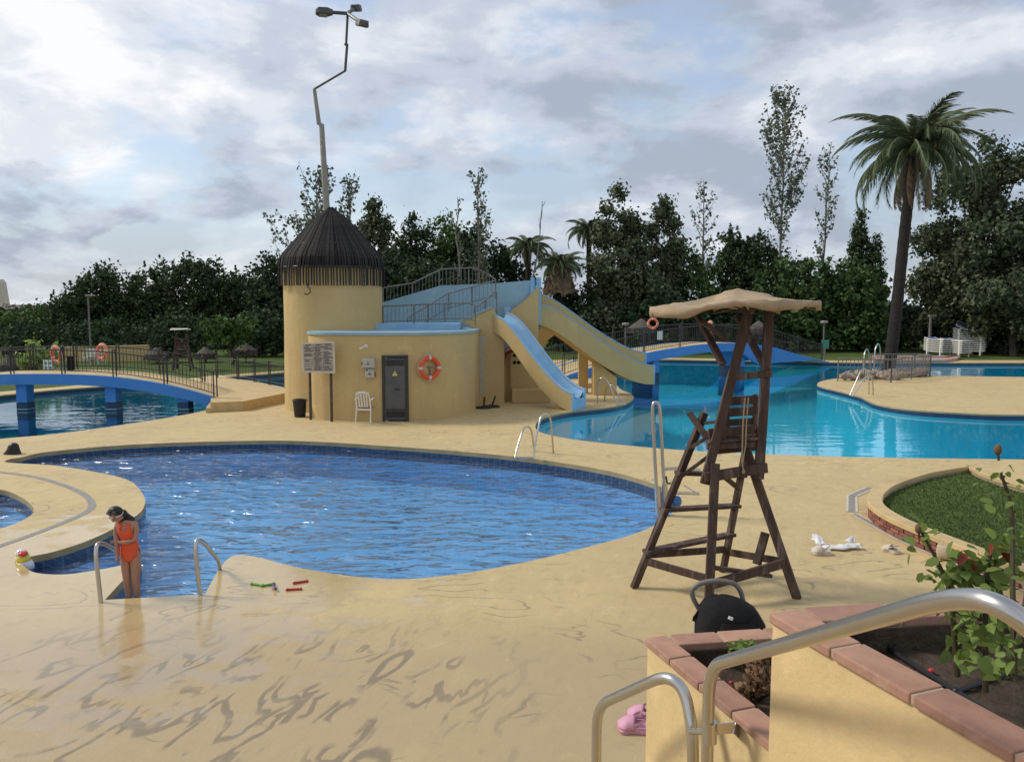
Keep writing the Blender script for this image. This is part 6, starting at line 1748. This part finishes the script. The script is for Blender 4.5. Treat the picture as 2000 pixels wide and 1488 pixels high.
MB().beam(W(1392, 1424, 2.72), W(1434, 1420, 2.74), .006, .042).beam(W(1434, 1420, 2.74), W(1446, 1432, 2.80), .006, .04).build('wall_bracket', M['steel'], t2)

# ------------------------------------------------------------------ planting
def rose_leaf_set(stems, n_leaf, size, spread=.07, lo=.25):
    C, N_ = [], []
    for st_ in stems:
        for k in range(n_leaf):
            f = rg.uniform(lo, 1.0); i = f * (len(st_) - 1); a = int(min(i, len(st_) - 2)); p = st_[a].lerp(st_[a + 1], i - a)
            d = unit(rg.normal(0, 1, 3)); C.append(np.array(p) + d * spread * rg.uniform(.4, 1.2)); N_.append(d + np.array([0, -.3, .8]))
    return np.array(C), np.array(N_)
def folded_leaves(C, Nr, size):
    """six-sided leaf blades bent along the midrib: two quads each"""
    n = len(C); nr = unit(Nr + rg.normal(0, .45, (n, 3))); t = unit(np.cross(nr, rg.normal(0, 1, (n, 3)))); s = np.cross(nr, t); z = size * rg.uniform(.65, 1.3, (n, 1))
    b = C - t * z * .55; e = C + t * z * .62 - nr * z * .12
    l1, l2 = C - t * z * .28 + s * z * .34 + nr * z * .10, C + t * z * .26 + s * z * .30 + nr * z * .07
    r1_, r2_ = C - t * z * .28 - s * z * .34 + nr * z * .10, C + t * z * .26 - s * z * .30 + nr * z * .07
    l3, r3_ = C + t * z * .46 + s * z * .12 - nr * z * .03, C + t * z * .46 - s * z * .12 - nr * z * .03
    l0, r0_ = C - t * z * .48 + s * z * .16 + nr * z * .05, C - t * z * .48 - s * z * .16 + nr * z * .05
    return np.stack([b, l0, l1, l2, l3, e, r3_, r2_, r1_, r0_], 1)
def rose(label, stems_px, n_leaf, size, bud=None, red=0, lower=None, Y0=2.1):
    st_ = [[W(a, b, y) for a, b, y in s] for s in stems_px]; base = st_[0][0]
    t = thing('rose_bush', label, 'rose bush', base)
    m = MB()
    for s in st_:
        c = catmull(s, 6, closed=False); m.tube(c, [.0085 - .005 * i / len(c) for i in range(len(c))], 7)
        for k in range(2, len(c), 1):
            a = rg.uniform(0, 6.28); dv = Vector((math.cos(a), -.3, math.sin(a) * .4)) * .016
            m.tube([c[k], c[k] + dv], [.004, .0006], 4, cap=False)
    m.build('stem', M['rose_stem'], t, smooth=True)
    C, N_ = rose_leaf_set([catmull(s, 6, closed=False) for s in st_], n_leaf, size)
    if lower is not None:
        (x0, y0, x1, y1, yd, n) = lower
        q = np.array([list(W(rg.uniform(x0, x1), rg.uniform(y0, y1), yd + rg.normal(0, .08))) for _ in range(n)]); C = np.concatenate([C, q]); N_ = np.concatenate([N_, np.tile([0, -.5, .8], (n, 1)) + rg.normal(0, .3, (n, 3))])
    proto = quick_mesh('leaf', folded_leaves(np.zeros((1, 3)), np.array([[0, -.2, 1.0]]), size), 10, M['rose_leaf'], t, (0, 0, 0))
    tw = MB()
    for i in range(len(C)):
        o = proto if i == 0 else link_copy(proto, parent=t)
        o.location = Vector(C[i]) - base; o.rotation_euler = (rg.uniform(-.7, 1.0), rg.uniform(-.8, .8), rg.uniform(0, 6.28)); s = rg.uniform(.7, 1.25); o.scale = (s,) * 3
    if red:
        tip = st_[0][-1]; proto = None
        for k in range(red):
            if proto is None: proto = quick_mesh('young_leaf', folded_leaves(np.array([[.0, .03, 0]]), np.array([[0, 0, 1.0]]), size * .9), 10, M['rose_red'], t, (0, 0, 0)); o = proto
            else: o = link_copy(proto, parent=t)
            o.location = tip - base + Vector((rg.normal(0, .025), rg.normal(0, .02), rg.normal(-.01, .025))); o.rotation_euler = (rg.uniform(-.9, .5), rg.uniform(-.6, .6), rg.uniform(0, 6.28))
    if bud:
        p = W(*bud); MB().ell(p, (.010, .010, .015), 10, 7).build('bud', M['dry_leaf'], t, smooth='all')
        MB().tube([p - Vector((-.004, 0, .03)), p], [.003, .004], 6).build('bud_stalk', M['rose_stem'], t, smooth=True)
    return t
YR = 2.15
rose('rose bush with a drooping dark bud at its tip, left of the other roses', [[(1870, 1320, YR), (1856, 1165, YR), (1830, 1095, YR), (1800, 1040, YR)]], 46, .040, bud=(1794, 1032, YR), lower=(1842, 1170, 1900, 1290, YR, 26))
rose('rose bush with reddish young leaves on top, between two taller stems', [[(1925, 1350, YR - .05), (1925, 1180, YR - .05), (1930, 1120, YR - .05), (1936, 1075, YR - .05)], [(1915, 1210, YR), (1890, 1150, YR), (1880, 1110, YR)]], 46, .034, red=6, lower=(1870, 1180, 1985, 1310, YR - .1, 60))
rose('tallest thorny rose bush at the right edge, with a dark bud above the pool', [[(1982, 1330, YR - .2), (1978, 1150, YR - .15), (1976, 1000, YR - .1), (1955, 925, YR - .1)], [(1990, 1250, YR - .2), (2010, 1120, YR - .1), (2010, 1000, YR - .1)]], 34, .037, bud=(1949, 878, YR - .1), lower=(1930, 1210, 2020, 1330, YR - .2, 40))
t = thing('dry_rose_bush', 'withered brown rose bush in the lower planter', 'rose bush', W(1470, 1400, 3.0))
m = MB(); tw = []
for k in range(9):
    b0 = P(1470 + rg.normal(0, 10), 1372 + rg.normal(0, 8), ZL - .15); e = W(1472 + rg.normal(0, 13), 1245 + rg.uniform(0, 90), 3.05 + rg.normal(0, .06)); md = b0.lerp(e, .5) + Vector((rg.normal(0, .03), rg.normal(0, .03), 0)); m.tube([b0, md, e], [.005, .004, .0015], 5); tw.append([b0, md, e])
m.build('stem', M['rose_stem'], t, smooth=True)
C, N_ = rose_leaf_set(tw, 34, .03, .035, .2); quick_mesh('dry_foliage', folded_leaves(C, N_, .026), 10, M['dry_leaf'], t, t.location)['kind'] = 'stuff'
t = thing('seedling', 'small yellow green seedling by the coping in the lower planter', 'plant', P(1450, 1290, ZL - .15))
C = np.array([list(W(1452 + rg.normal(0, 13), 1262 + rg.normal(0, 7), 3.35 + rg.normal(0, .03))) for _ in range(120)])
quick_mesh('foliage', folded_leaves(C, np.tile([0, -.3, 1.0], (120, 1)), .022), 10, M['rose_leaf'], t, t.location)['kind'] = 'stuff'
MB().tube([P(1452, 1300, ZL - .16), W(1452, 1262, 3.35)], .004, 5).build('stem', M['rose_stem'], t)
# litter in the planters
t = thing('irrigation_pipe', 'black irrigation hose with a branch lying on the soil of the upper planter', 'hose', P(1860, 1350, ZU - .14))
zp = ZU - .108
MB().tube(catmull([P(1732, 1262, zp), P(1780, 1295, zp), P(1870, 1352, zp), P(1940, 1398, zp), P(2040, 1455, zp)], 5, closed=False), .0095, 8).build('main_hose', M['pipe_black'], t, smooth=True)
MB().tube([P(1868, 1350, zp), P(1925, 1330, zp), P(1985, 1308, zp)], .008, 8).build('branch_hose', M['pipe_black'], t, smooth=True)
MB().ell(P(1868, 1350, zp), (.016, .016, .014), 10, 6).build('fitting', M['pipe_black'], t, smooth='all')
MB().tube([P(1732, 1262, zp + .004), P(1738, 1266, zp + .004)], .014, 10).build('hose_end', M['pipe_black'], t, smooth=True)
for (a, b, z, lab) in ((1819, 1310, ZU - .11, 'tiny red fallen berry on the soil beside the black hose'), (1428, 1333, ZL - .11, 'tiny red fallen berry on the soil of the lower planter')):
    o = MB().ell(P(a, b, z), (.011, .011, .010), 10, 7).build('berry', M['red_toy'], None, smooth='all'); tag(o, lab, 'berry')

# ------------------------------------------------------------------ trolley bag
YT = 6.1
t = thing('trolley_bag', 'black rounded trolley bag with a big arched grey handle behind the lower planter', 'bag', PX(1425, YT))
def tp(px, py, dy=0): return W(px, py, YT + dy)
rings = []
prof_ = [(1430, 1360, 62, .14), (1428, 1300, 66, .17), (1427, 1240, 69, .19), (1425, 1212, 66, .19), (1422, 1190, 56, .17), (1416, 1176, 42, .13), (1410, 1168, 26, .09), (1408, 1164, 8, .04)]
for cx_, py, hw_, dp in prof_:
    ring = []
    for k in range(24):
        a = 2 * math.pi * k / 24; ca, sa = math.cos(a), math.sin(a)
        ca = math.copysign(abs(ca) ** .75, ca); sa = math.copysign(abs(sa) ** .75, sa)
        p = tp(cx_ + hw_ * ca, py, 0); p.y += dp * sa; p.z += .006 * math.sin(k * 2.1 + py * .3); ring.append(p)
    rings.append(ring)
MB().loft(rings).build('bag_body', M['black_fabric'], t, smooth='all')
MB().loft([[tp(cx_ + hw_ * .62 * math.cos(a) + 6, py, 0) + Vector((0, -dp * 1.0 - .035 * max(0, math.sin(a)), 0)) for a in [math.pi * k / 8 for k in range(9)]] for cx_, py, hw_, dp in ((1428, 1330, 60, .165), (1427, 1250, 66, .185), (1425, 1210, 60, .185), (1420, 1198, 44, .18))], cap=False, closed_ring=False).build('front_pocket', M['black_fabric'], t, smooth='all', fix=False)
MB().box(W(1427, 1207, YT - .232), (.035, .012, .024), Matrix.Rotation(.4, 3, 'Y')).build('badge', M['toy_white'], t)
hp_ = catmull([tp(1366, 1190, .1), tp(1354, 1168, .1), tp(1353, 1150, .1), tp(1372, 1138, .1), tp(1400, 1134, .1), tp(1430, 1138, .1), tp(1445, 1152, .1), tp(1452, 1176, .1)], 6, closed=False)
MB().tube(hp_, .021, 10).build('handle', M['rail_grey'], t, smooth=True)
MB().loft([[tp(1360 + a, b, -.02) for a, b in q] for q in ()] or [[tp(1362, 1192), tp(1366, 1194), tp(1366, 1194, .03), tp(1362, 1192, .03)], [tp(1353, 1205), tp(1358, 1208), tp(1358, 1208, .03), tp(1353, 1205, .03)], [tp(1352, 1212), tp(1357, 1214), tp(1357, 1214, .03), tp(1352, 1212, .03)]]).build('strap', M['black_fabric'], t)
for s_ in (-1, 1):
    c = tp(1428 + s_ * 55, 1350, .12); c.z = .075
    MB().lathe(c, [(.0, -.02), (.06, -.02), (.075, -.012), (.075, .012), (.06, .02), (0, .02)], 20, mat3=Matrix.Rotation(R(90), 3, 'Y')).build('wheel', M['black_plastic'], t, smooth=True)
MB().beam(Vector((tp(1372, 1350).x, YT + .12, .075)), Vector((tp(1484, 1350).x, YT + .12, .075)), .02, .02).build('axle', M['rail_grey'], t)

# ------------------------------------------------------------------ clogs, towel and things on the deck
def clog(label, p, rz, mat, s=1.0, group=None):
    t = thing('clog', label, 'clog', (0, 0, 0), group)
    out = [(-.5, 0), (-.47, .2), (-.35, .3), (-.1, .27), (.1, .29), (.3, .36), (.42, .30), (.5, .1), (.51, -.06), (.45, -.24), (.3, -.34), (.1, -.3), (-.1, -.26), (-.35, -.28), (-.46, -.18)]
    Lc = .22 * s; o3 = catmull([(x * Lc, y * Lc, 0) for x, y in out], 3)
    rings = [[Vector((q.x * k, q.y * k, z * s)) for q in o3] for k, z in ((.93, 0), (1.0, .008), (1.02, .022), (.97, .03))]
    MB().loft(rings).build('sole', mat, t, smooth=True)
    rings = []
    for i in range(9):                     # vamp dome from the toe back to the instep
        f = i / 8; x = Lc * (.50 - f * .52); hw_ = Lc * .335 * math.sqrt(max(.02, 1 - ((.5 - .52 * f - .18) / .34) ** 2)) if f < .62 else Lc * (.325 - .04 * f); h = s * (.018 + .052 * math.sin(min(1, f * 1.1) * math.pi / 2))
        rings.append([Vector((x, hw_ * math.cos(a), .028 * s + h * math.sin(a))) for a in [math.pi * k / 10 for k in range(11)]])
    vm = MB().loft(rings, cap=False, closed_ring=False).build('upper', mat, t, smooth='all', fix=False)
    so = vm.modifiers.new('thick', 'SOLIDIFY'); so.thickness = .006
    for i in (2, 3, 5, 6):
        for k in (3, 5, 7) if i % 2 else (4, 6, 2, 8):
            q = rings[i][k]; nrm = Vector((.15, q.y / Lc * 2.5, 1.1 * (q.z - .02) / .05)).normalized()
            MB().ell(q + nrm * .002, (.0055 * s, .0055 * s, .0035), 8, 4, rot=nrm.to_track_quat('Z', 'Y').to_matrix()).build('vent_hole', M['hole_dark'], t)
    sd_ = [[Vector((Lc * (.0 - .5 * f + (0.0)), s_ * 0, 0)) for s_ in (0,)] for f in (0,)]
    rim = [Vector((Lc * x, Lc * y, .05 * s)) for x, y in ((.0, .29), (-.15, .28), (-.35, .28), (-.46, .15), (-.48, 0), (-.46, -.15), (-.35, -.28), (-.15, -.27), (.0, -.29))]
    m = MB(); m.strip([q - Vector((0, 0, .025 * s)) for q in rim], rim); w_ = m.build('heel_wall', mat, t, fix=False); so = w_.modifiers.new('thick', 'SOLIDIFY'); so.thickness = .007
    st_ = catmull([Vector((Lc * .02, Lc * .3, .06 * s)), Vector((-Lc * .2, Lc * .32, .085 * s)), Vector((-Lc * .42, Lc * .1, .10 * s)), Vector((-Lc * .42, -Lc * .1, .10 * s)), Vector((-Lc * .2, -Lc * .32, .085 * s)), Vector((Lc * .02, -Lc * .3, .06 * s))], 4, closed=False)
    MB().loft([[q, q + Vector((0, 0, .018 * s))] for q in st_], cap=False, closed_ring=False).build('heel_strap', mat, t, fix=False)
    t.location = p; t.rotation_euler = (0, 0, rz); return t
clog('pink holed clog nearer the camera, half hidden by the planter wall', P(1238, 1425), R(172), M['pink'], 1.1)
clog('pink holed clog farther back, peeping over the nearer pink one', P(1256, 1404), R(165), M['pink'], 1.1)
clog('beige clog lying beside the white towel', P(1603, 1082), R(175), M['beige_foam'], 1.15)
clog('single beige clog standing between the towel and the brick bed', P(1740, 1078), R(125), M['beige_foam'], 1.0)
t = thing('towel', 'crumpled white towel lying on the deck beside a beige clog', 'towel', P(1630, 1074))
def ribbon(px, wd, h, nm):
    c = catmull([P(a, b) + Vector((0, 0, z)) for a, b, z in px], 6, closed=False); rings = []
    for i, p in enumerate(c):
        tt = (c[min(i + 1, len(c) - 1)] - c[max(i - 1, 0)]); tt.z = 0; tt.normalize(); nn = Vector((-tt.y, tt.x, 0)); w_ = wd * (.75 + .25 * math.sin(i * 1.1))
        rings.append([p + nn * w_ * (k / 6 - .5) + Vector((0, 0, .012 + h * (math.sin(k * 1.9 + i * .7) * .35 + .5) * math.sin(math.pi * k / 6))) for k in range(7)])
    o = MB().loft(rings, cap=False, closed_ring=False).build(nm, M['white_cloth'], t, smooth='all', fix=False); so = o.modifiers.new('thick', 'SOLIDIFY'); so.thickness = .01
ribbon([(1592, 1064, .07), (1600, 1068, .05), (1612, 1072, .01), (1640, 1074, .01), (1665, 1072, .02), (1680, 1072, .01)], .14, .06, 'cloth')
ribbon([(1586, 1062, .09), (1600, 1064, .08), (1606, 1070, .02)], .07, .04, 'fold')
ribbon([(1654, 1068, .05), (1664, 1062, .07), (1668, 1066, .02)], .07, .03, 'fold')
bp = P(1856, 1092); t = thing('beach_bag', 'slumped beige straw bag leaning against the brick side of the grass bed', 'bag', bp)
MB().loft([[bp + Vector((k1 * math.cos(a) + .02 * math.sin(3 * a + z * 9), k2 * math.sin(a), z + .012 * math.sin(a * 2 + z * 20))) for a in [2 * math.pi * k / 20 for k in range(20)]] for k1, k2, z in ((.10, .07, 0), (.16, .11, .02), (.175, .12, .09), (.16, .10, .17), (.14, .075, .205), (.12, .055, .195))]).build('bag_body', M['beige_bag'], t, smooth='all')
MB().tube(catmull([bp + Vector((-.09, -.06, .2)), bp + Vector((-.05, -.12, .15)), bp + Vector((.02, -.14, .1)), bp + Vector((.08, -.1, .16)), bp + Vector((.1, -.05, .2))], 5, closed=False), .009, 7).build('handle', M['beige_bag'], t, smooth=True)

# pool toys: diving sticks
def stick(label, a, b, mat, z=.014, mark=None):
    p, q = P(*a, z), P(*b, z); t = thing('diving_stick', label, 'diving stick', p.lerp(q, .5))
    MB().tube([p, q], .0125, 10).build('stick', mat, t, smooth=True)
    for e, o_ in ((p, q), (q, p)): MB().ell(e.lerp(o_, .03), (.02, .02, .017), 10, 7).build('end_knob', mat, t, smooth='all')
stick('green diving stick, left of the two crossed by each other', (491, 1139), (514, 1143), M['green_toy'])
stick('green diving stick touching a purple one by the pool', (511, 1143.5), (536, 1139.5), M['green_toy'])
stick('short purple diving stick at the end of a green one', (533, 1140), (538, 1150), M['purple_toy'], .03)
stick('red diving stick nearer the water', (574, 1138), (600, 1134), M['red_toy'])
stick('red diving stick farther from the water, just below the other red one', (560, 1151), (588, 1149.5), M['red_toy'])

# inflatable bird on the pool rim
bp = P(47, 1112, -.1); Yb = bp.y
t = thing('inflatable_bird', 'white inflatable bird with a yellow neck and red beak at the pool rim', 'pool toy', bp)
def tw_(px, py, dy=0): return W(px, py, Yb + dy)
def ring(px, py, rx, ry): return [tw_(px, py) + Vector((rx * math.cos(a), ry * math.sin(a), .15 * rx * math.cos(a))) for a in [2 * math.pi * k / 20 for k in range(20)]]
MB().loft([ring(53, 1119, .05, .05), ring(52, 1117, .085, .08), ring(50, 1112, .10, .095)]).build('navy_base', M['toy_blue'], t, smooth='all')
MB().loft([ring(50, 1112, .104, .098), ring(47.5, 1104, .11, .10), ring(46, 1096, .095, .085)]).build('white_body', M['toy_white'], t, smooth='all')
MB().loft([ring(46, 1096, .09, .082), ring(44, 1089, .082, .075), ring(43, 1084, .078, .07)]).build('yellow_neck', M['toy_yellow'], t, smooth='all')
MB().ell(tw_(42, 1081), (.072, .068, .06), 16, 10).build('head', M['toy_white'], t, smooth='all')
MB().ell(tw_(45, 1081, -.05), (.055, .06, .035), 14, 8).build('beak', M['toy_beak'], t, smooth='all')
for s_ in (-1, 1): MB().ell(tw_(40 + s_ * 2.5, 1078, -.055), (.012, .008, .014), 8, 6).build('eye', M['ink'], t, smooth='all')

# ------------------------------------------------------------------ people
def skin_body(name, verts, edges, root, mat, t, sub=2):
    me = bpy.data.meshes.new(name); me.from_pydata([v[0] for v in verts], edges, [])
    o = bpy.data.objects.new(name, me); col.objects.link(o)
    sk = o.modifiers.new('skin', 'SKIN'); sk.use_smooth_shade = True
    for i, v in enumerate(verts):
        d = me.skin_vertices[0].data[i]; r_x = v[1]; d.radius = (r_x, r_x) if not isinstance(r_x, tuple) else r_x; d.use_root = (i == root)
    ss = o.modifiers.new('sub', 'SUBSURF'); ss.levels = sub; ss.render_levels = sub
    dg = bpy.context.evaluated_depsgraph_get(); ev = o.evaluated_get(dg); m2 = bpy.data.meshes.new_from_object(ev)
    bpy.data.objects.remove(o); m2.name = name
    m2.materials.clear(); m2.materials.append(mat)
    m2.polygons.foreach_set('use_smooth', [True] * len(m2.polygons))
    o = bpy.data.objects.new(name, m2); col.objects.link(o); o.parent = t
    return o
cp = P(238, 1169); cp += Vector((0.02, .17, 0)); cp.z = -.22
t = thing('person', 'child in an orange swimsuit with goggles on dark hair standing on the pool steps', 'person', cp)
V, E = [], []
def jv(p, r_): V.append((p, r_)); return len(V) - 1
def chain(idx, *pts):
    for p, r_ in pts:
        j = jv(p, r_); E.append((idx, j)); idx = j
    return idx
pel = jv((.012, 0, .70), (.098, .074))
wa = chain(pel, ((.012, 0, .80), (.082, .064))); ch = chain(wa, ((.0, -.005, .91), (.092, .068)), ((-.012, -.012, .995), (.088, .058)))
nk = chain(ch, ((-.035, -.035, 1.052), .036), ((-.06, -.062, 1.085), .040)); hd = chain(nk, ((-.082, -.082, 1.118), (.064, .070)), ((-.094, -.088, 1.162), (.062, .068)), ((-.098, -.084, 1.19), .036))
def hand(idx, p, d, side):                 # palm plus thumb and four fingers of unequal length
    d = Vector(d).normalized(); p = Vector(p); s = Vector(side).normalized(); n_ = d.cross(s)
    pm_ = chain(idx, (tuple(p), (.019, .012)), (tuple(p + d * .03), (.020, .010)))
    for k, (o_, l) in enumerate(((-.014, .036), (-.005, .042), (.005, .039), (.014, .030))):
        a = p + d * .042 + s * o_; chain(pm_, (tuple(a), .0058), (tuple(a + d * l * .55 + n_ * .004), .0054), (tuple(a + d * l * .9 + n_ * .014), .0045))
    chain(pm_ - 1, (tuple(p + d * .012 - s * .022 + n_ * .006), .0068), (tuple(p + d * .034 - s * .030 + n_ * .014), .0055))
a1 = chain(ch, ((-.108, -.01, 1.015), .040), ((-.128, -.02, .93), .030), ((-.118, -.035, .845), .027), ((-.104, -.06, .76), .024), ((-.094, -.078, .69), .017))
hand(a1, (-.092, -.084, .665), (.04, -.25, -1), (0, 1, -.2))
a2 = chain(ch, ((.088, -.01, 1.012), .040), ((.108, -.03, .93), .030), ((.098, -.062, .852), .027), ((.03, -.108, .838), .024), ((-.035, -.122, .842), .017))
hand(a2, (-.058, -.124, .845), (-1, -.05, .05), (0, .2, -1))
for s_ in (-1, 1):
    x = .012 + s_ * .052
    k = chain(pel, ((x, .0, .63), (.066, .064)), ((x + s_ * .002, -.005, .50), .056), ((x - s_ * .004, -.012, .385), .043), ((x - s_ * .004, .012, .27), .043), ((x - s_ * .008, .008, .16), .033), ((x - s_ * .010, .0, .06), .026), ((x - s_ * .012, -.01, .03), .027))
    chain(k, ((x - s_ * .006, -.06, .022), .024), ((x - s_ * .002, -.105, .014), .016))
body = skin_body('body', V, E, pel, M['skin'], t)
# swimsuit: the torso skin pushed out a little
bmx = bmesh.new(); bmx.from_mesh(body.data); bmx.normal_update()
def is_suit(c):
    if c.z > 1.045 or c.z < .60: return False
    if c.z > .955: return (-.07 < c.x < -.038 or .022 < c.x < .056)
    if c.z > .915: return -.085 < c.x < .062 and (c.y > -.085)
    if c.z < .70 and abs(c.x - .012) > .02 + (c.z - .60) * 1.05: return False
    if c.x < -.088 or c.y < -.083: return False
    if c.x > .098: return False
    return True
kill = [f for f in bmx.faces if not is_suit(f.calc_center_median())]
bmesh.ops.delete(bmx, geom=kill, context='FACES')
for v in bmx.verts: v.co += v.normal * .005
me = bpy.data.meshes.new('swimsuit'); bmx.to_mesh(me); bmx.free(); me.materials.clear(); me.materials.append(M['suit'])
me.polygons.foreach_set('use_smooth', [True] * len(me.polygons))
so_ = bpy.data.objects.new('swimsuit', me); col.objects.link(so_); so_.parent = t; sm = so_.modifiers.new('thick', 'SOLIDIFY'); sm.thickness = .003; sm.offset = 1
def cpt(x, y, z): return cp + Vector((x, y, z))
hr = MB().ell(cpt(-.096, -.072, 1.172), (.078, .082, .066), 18, 12, rot=Matrix.Rotation(-.35, 3, 'X')).ell(cpt(-.05, -.012, 1.10), (.055, .045, .085), 14, 10, rot=Matrix.Rotation(.3, 3, 'Y'))
hr.tube([cpt(-.03, .0, 1.12), cpt(.035, .01, 1.06), cpt(.07, -.01, 1.0), cpt(.085, -.012, .93)], [.035, .04, .03, .008], 9)
hr.build('hair', M['hair'], t, smooth='all')
MB().torus(cpt(-.096, -.078, 1.158), .080, .0045, (.1, -.42, 1), 28, 6).build('goggle_strap', M['toy_white'], t, smooth='all')
for s_ in (-1, 1):
    g = MB().ell(cpt(-.100 + s_ * .03, -.153, 1.178), (.020, .010, .012), 12, 8).build('goggle_lens', M['pole_dark'], t, smooth='all')
    MB().torus(cpt(-.100 + s_ * .03, -.160, 1.178), .019, .003, (0, -1, .4), 16, 6).build('goggle_rim', M['rail_grey'], g, smooth='all')
    MB().ell(cpt(-.092 + s_ * .024, -.150, 1.128), (.010, .005, .006), 8, 6).build('eye', M['hair'], t, smooth='all')
    MB().ell(cpt(-.088 + s_ * .066, -.078, 1.115), (.008, .014, .02), 8, 6).build('ear', M['skin'], t, smooth='all')
MB().ell(cpt(-.088, -.158, 1.108), (.010, .012, .014), 10, 8).build('nose', M['skin'], t, smooth='all')
MB().ell(cpt(-.084, -.146, 1.084), (.018, .006, .006), 10, 6).build('mouth', M['rose_red'], t, smooth='all')
# swimmer's dark head at the far left corner of the near pool
sw = P(21, 903, -.17); sw.y += .10; sw.z = -.04
t = thing('person', 'dark-haired swimmer seen from behind at the far left corner of the near pool', 'person', sw + Vector((0, 0, -.5)))
V, E = [], []
z0 = .5
pel = jv((0, .0, z0 - .5), (.10, .08)); chh = chain(pel, ((0, 0, z0 - .3), (.11, .08)), ((0, 0, z0 - .12), (.12, .075))); hh = chain(chh, ((0, 0, z0 - .01), .045), ((0, -.01, z0 + .08), (.07, .08)), ((0, -.01, z0 + .17), (.066, .076)))
for s_ in (-1, 1): chain(chh, ((s_ * .16, 0, z0 - .13), .045), ((s_ * .2, -.05, z0 - .3), .035), ((s_ * .15, -.2, z0 - .36), .028))
skin_body('body', V, E, pel, M['skin'], t)
o_ = sw + Vector((0, 0, 0))
MB().loft([[o_ + Vector((rx * math.cos(a) + dx_, ry * math.sin(a) - .0, z)) for a in [2 * math.pi * k / 18 for k in range(18)]] for rx, ry, z, dx_ in ((.20, .13, -.02, -.01), (.19, .12, .05, -.02), (.14, .12, .12, 0), (.11, .12, .18, .01), (.095, .11, .23, .015), (.06, .07, .275, .015), (.015, .02, .288, .015))]).build('hair', M['hair'], t, smooth='all')
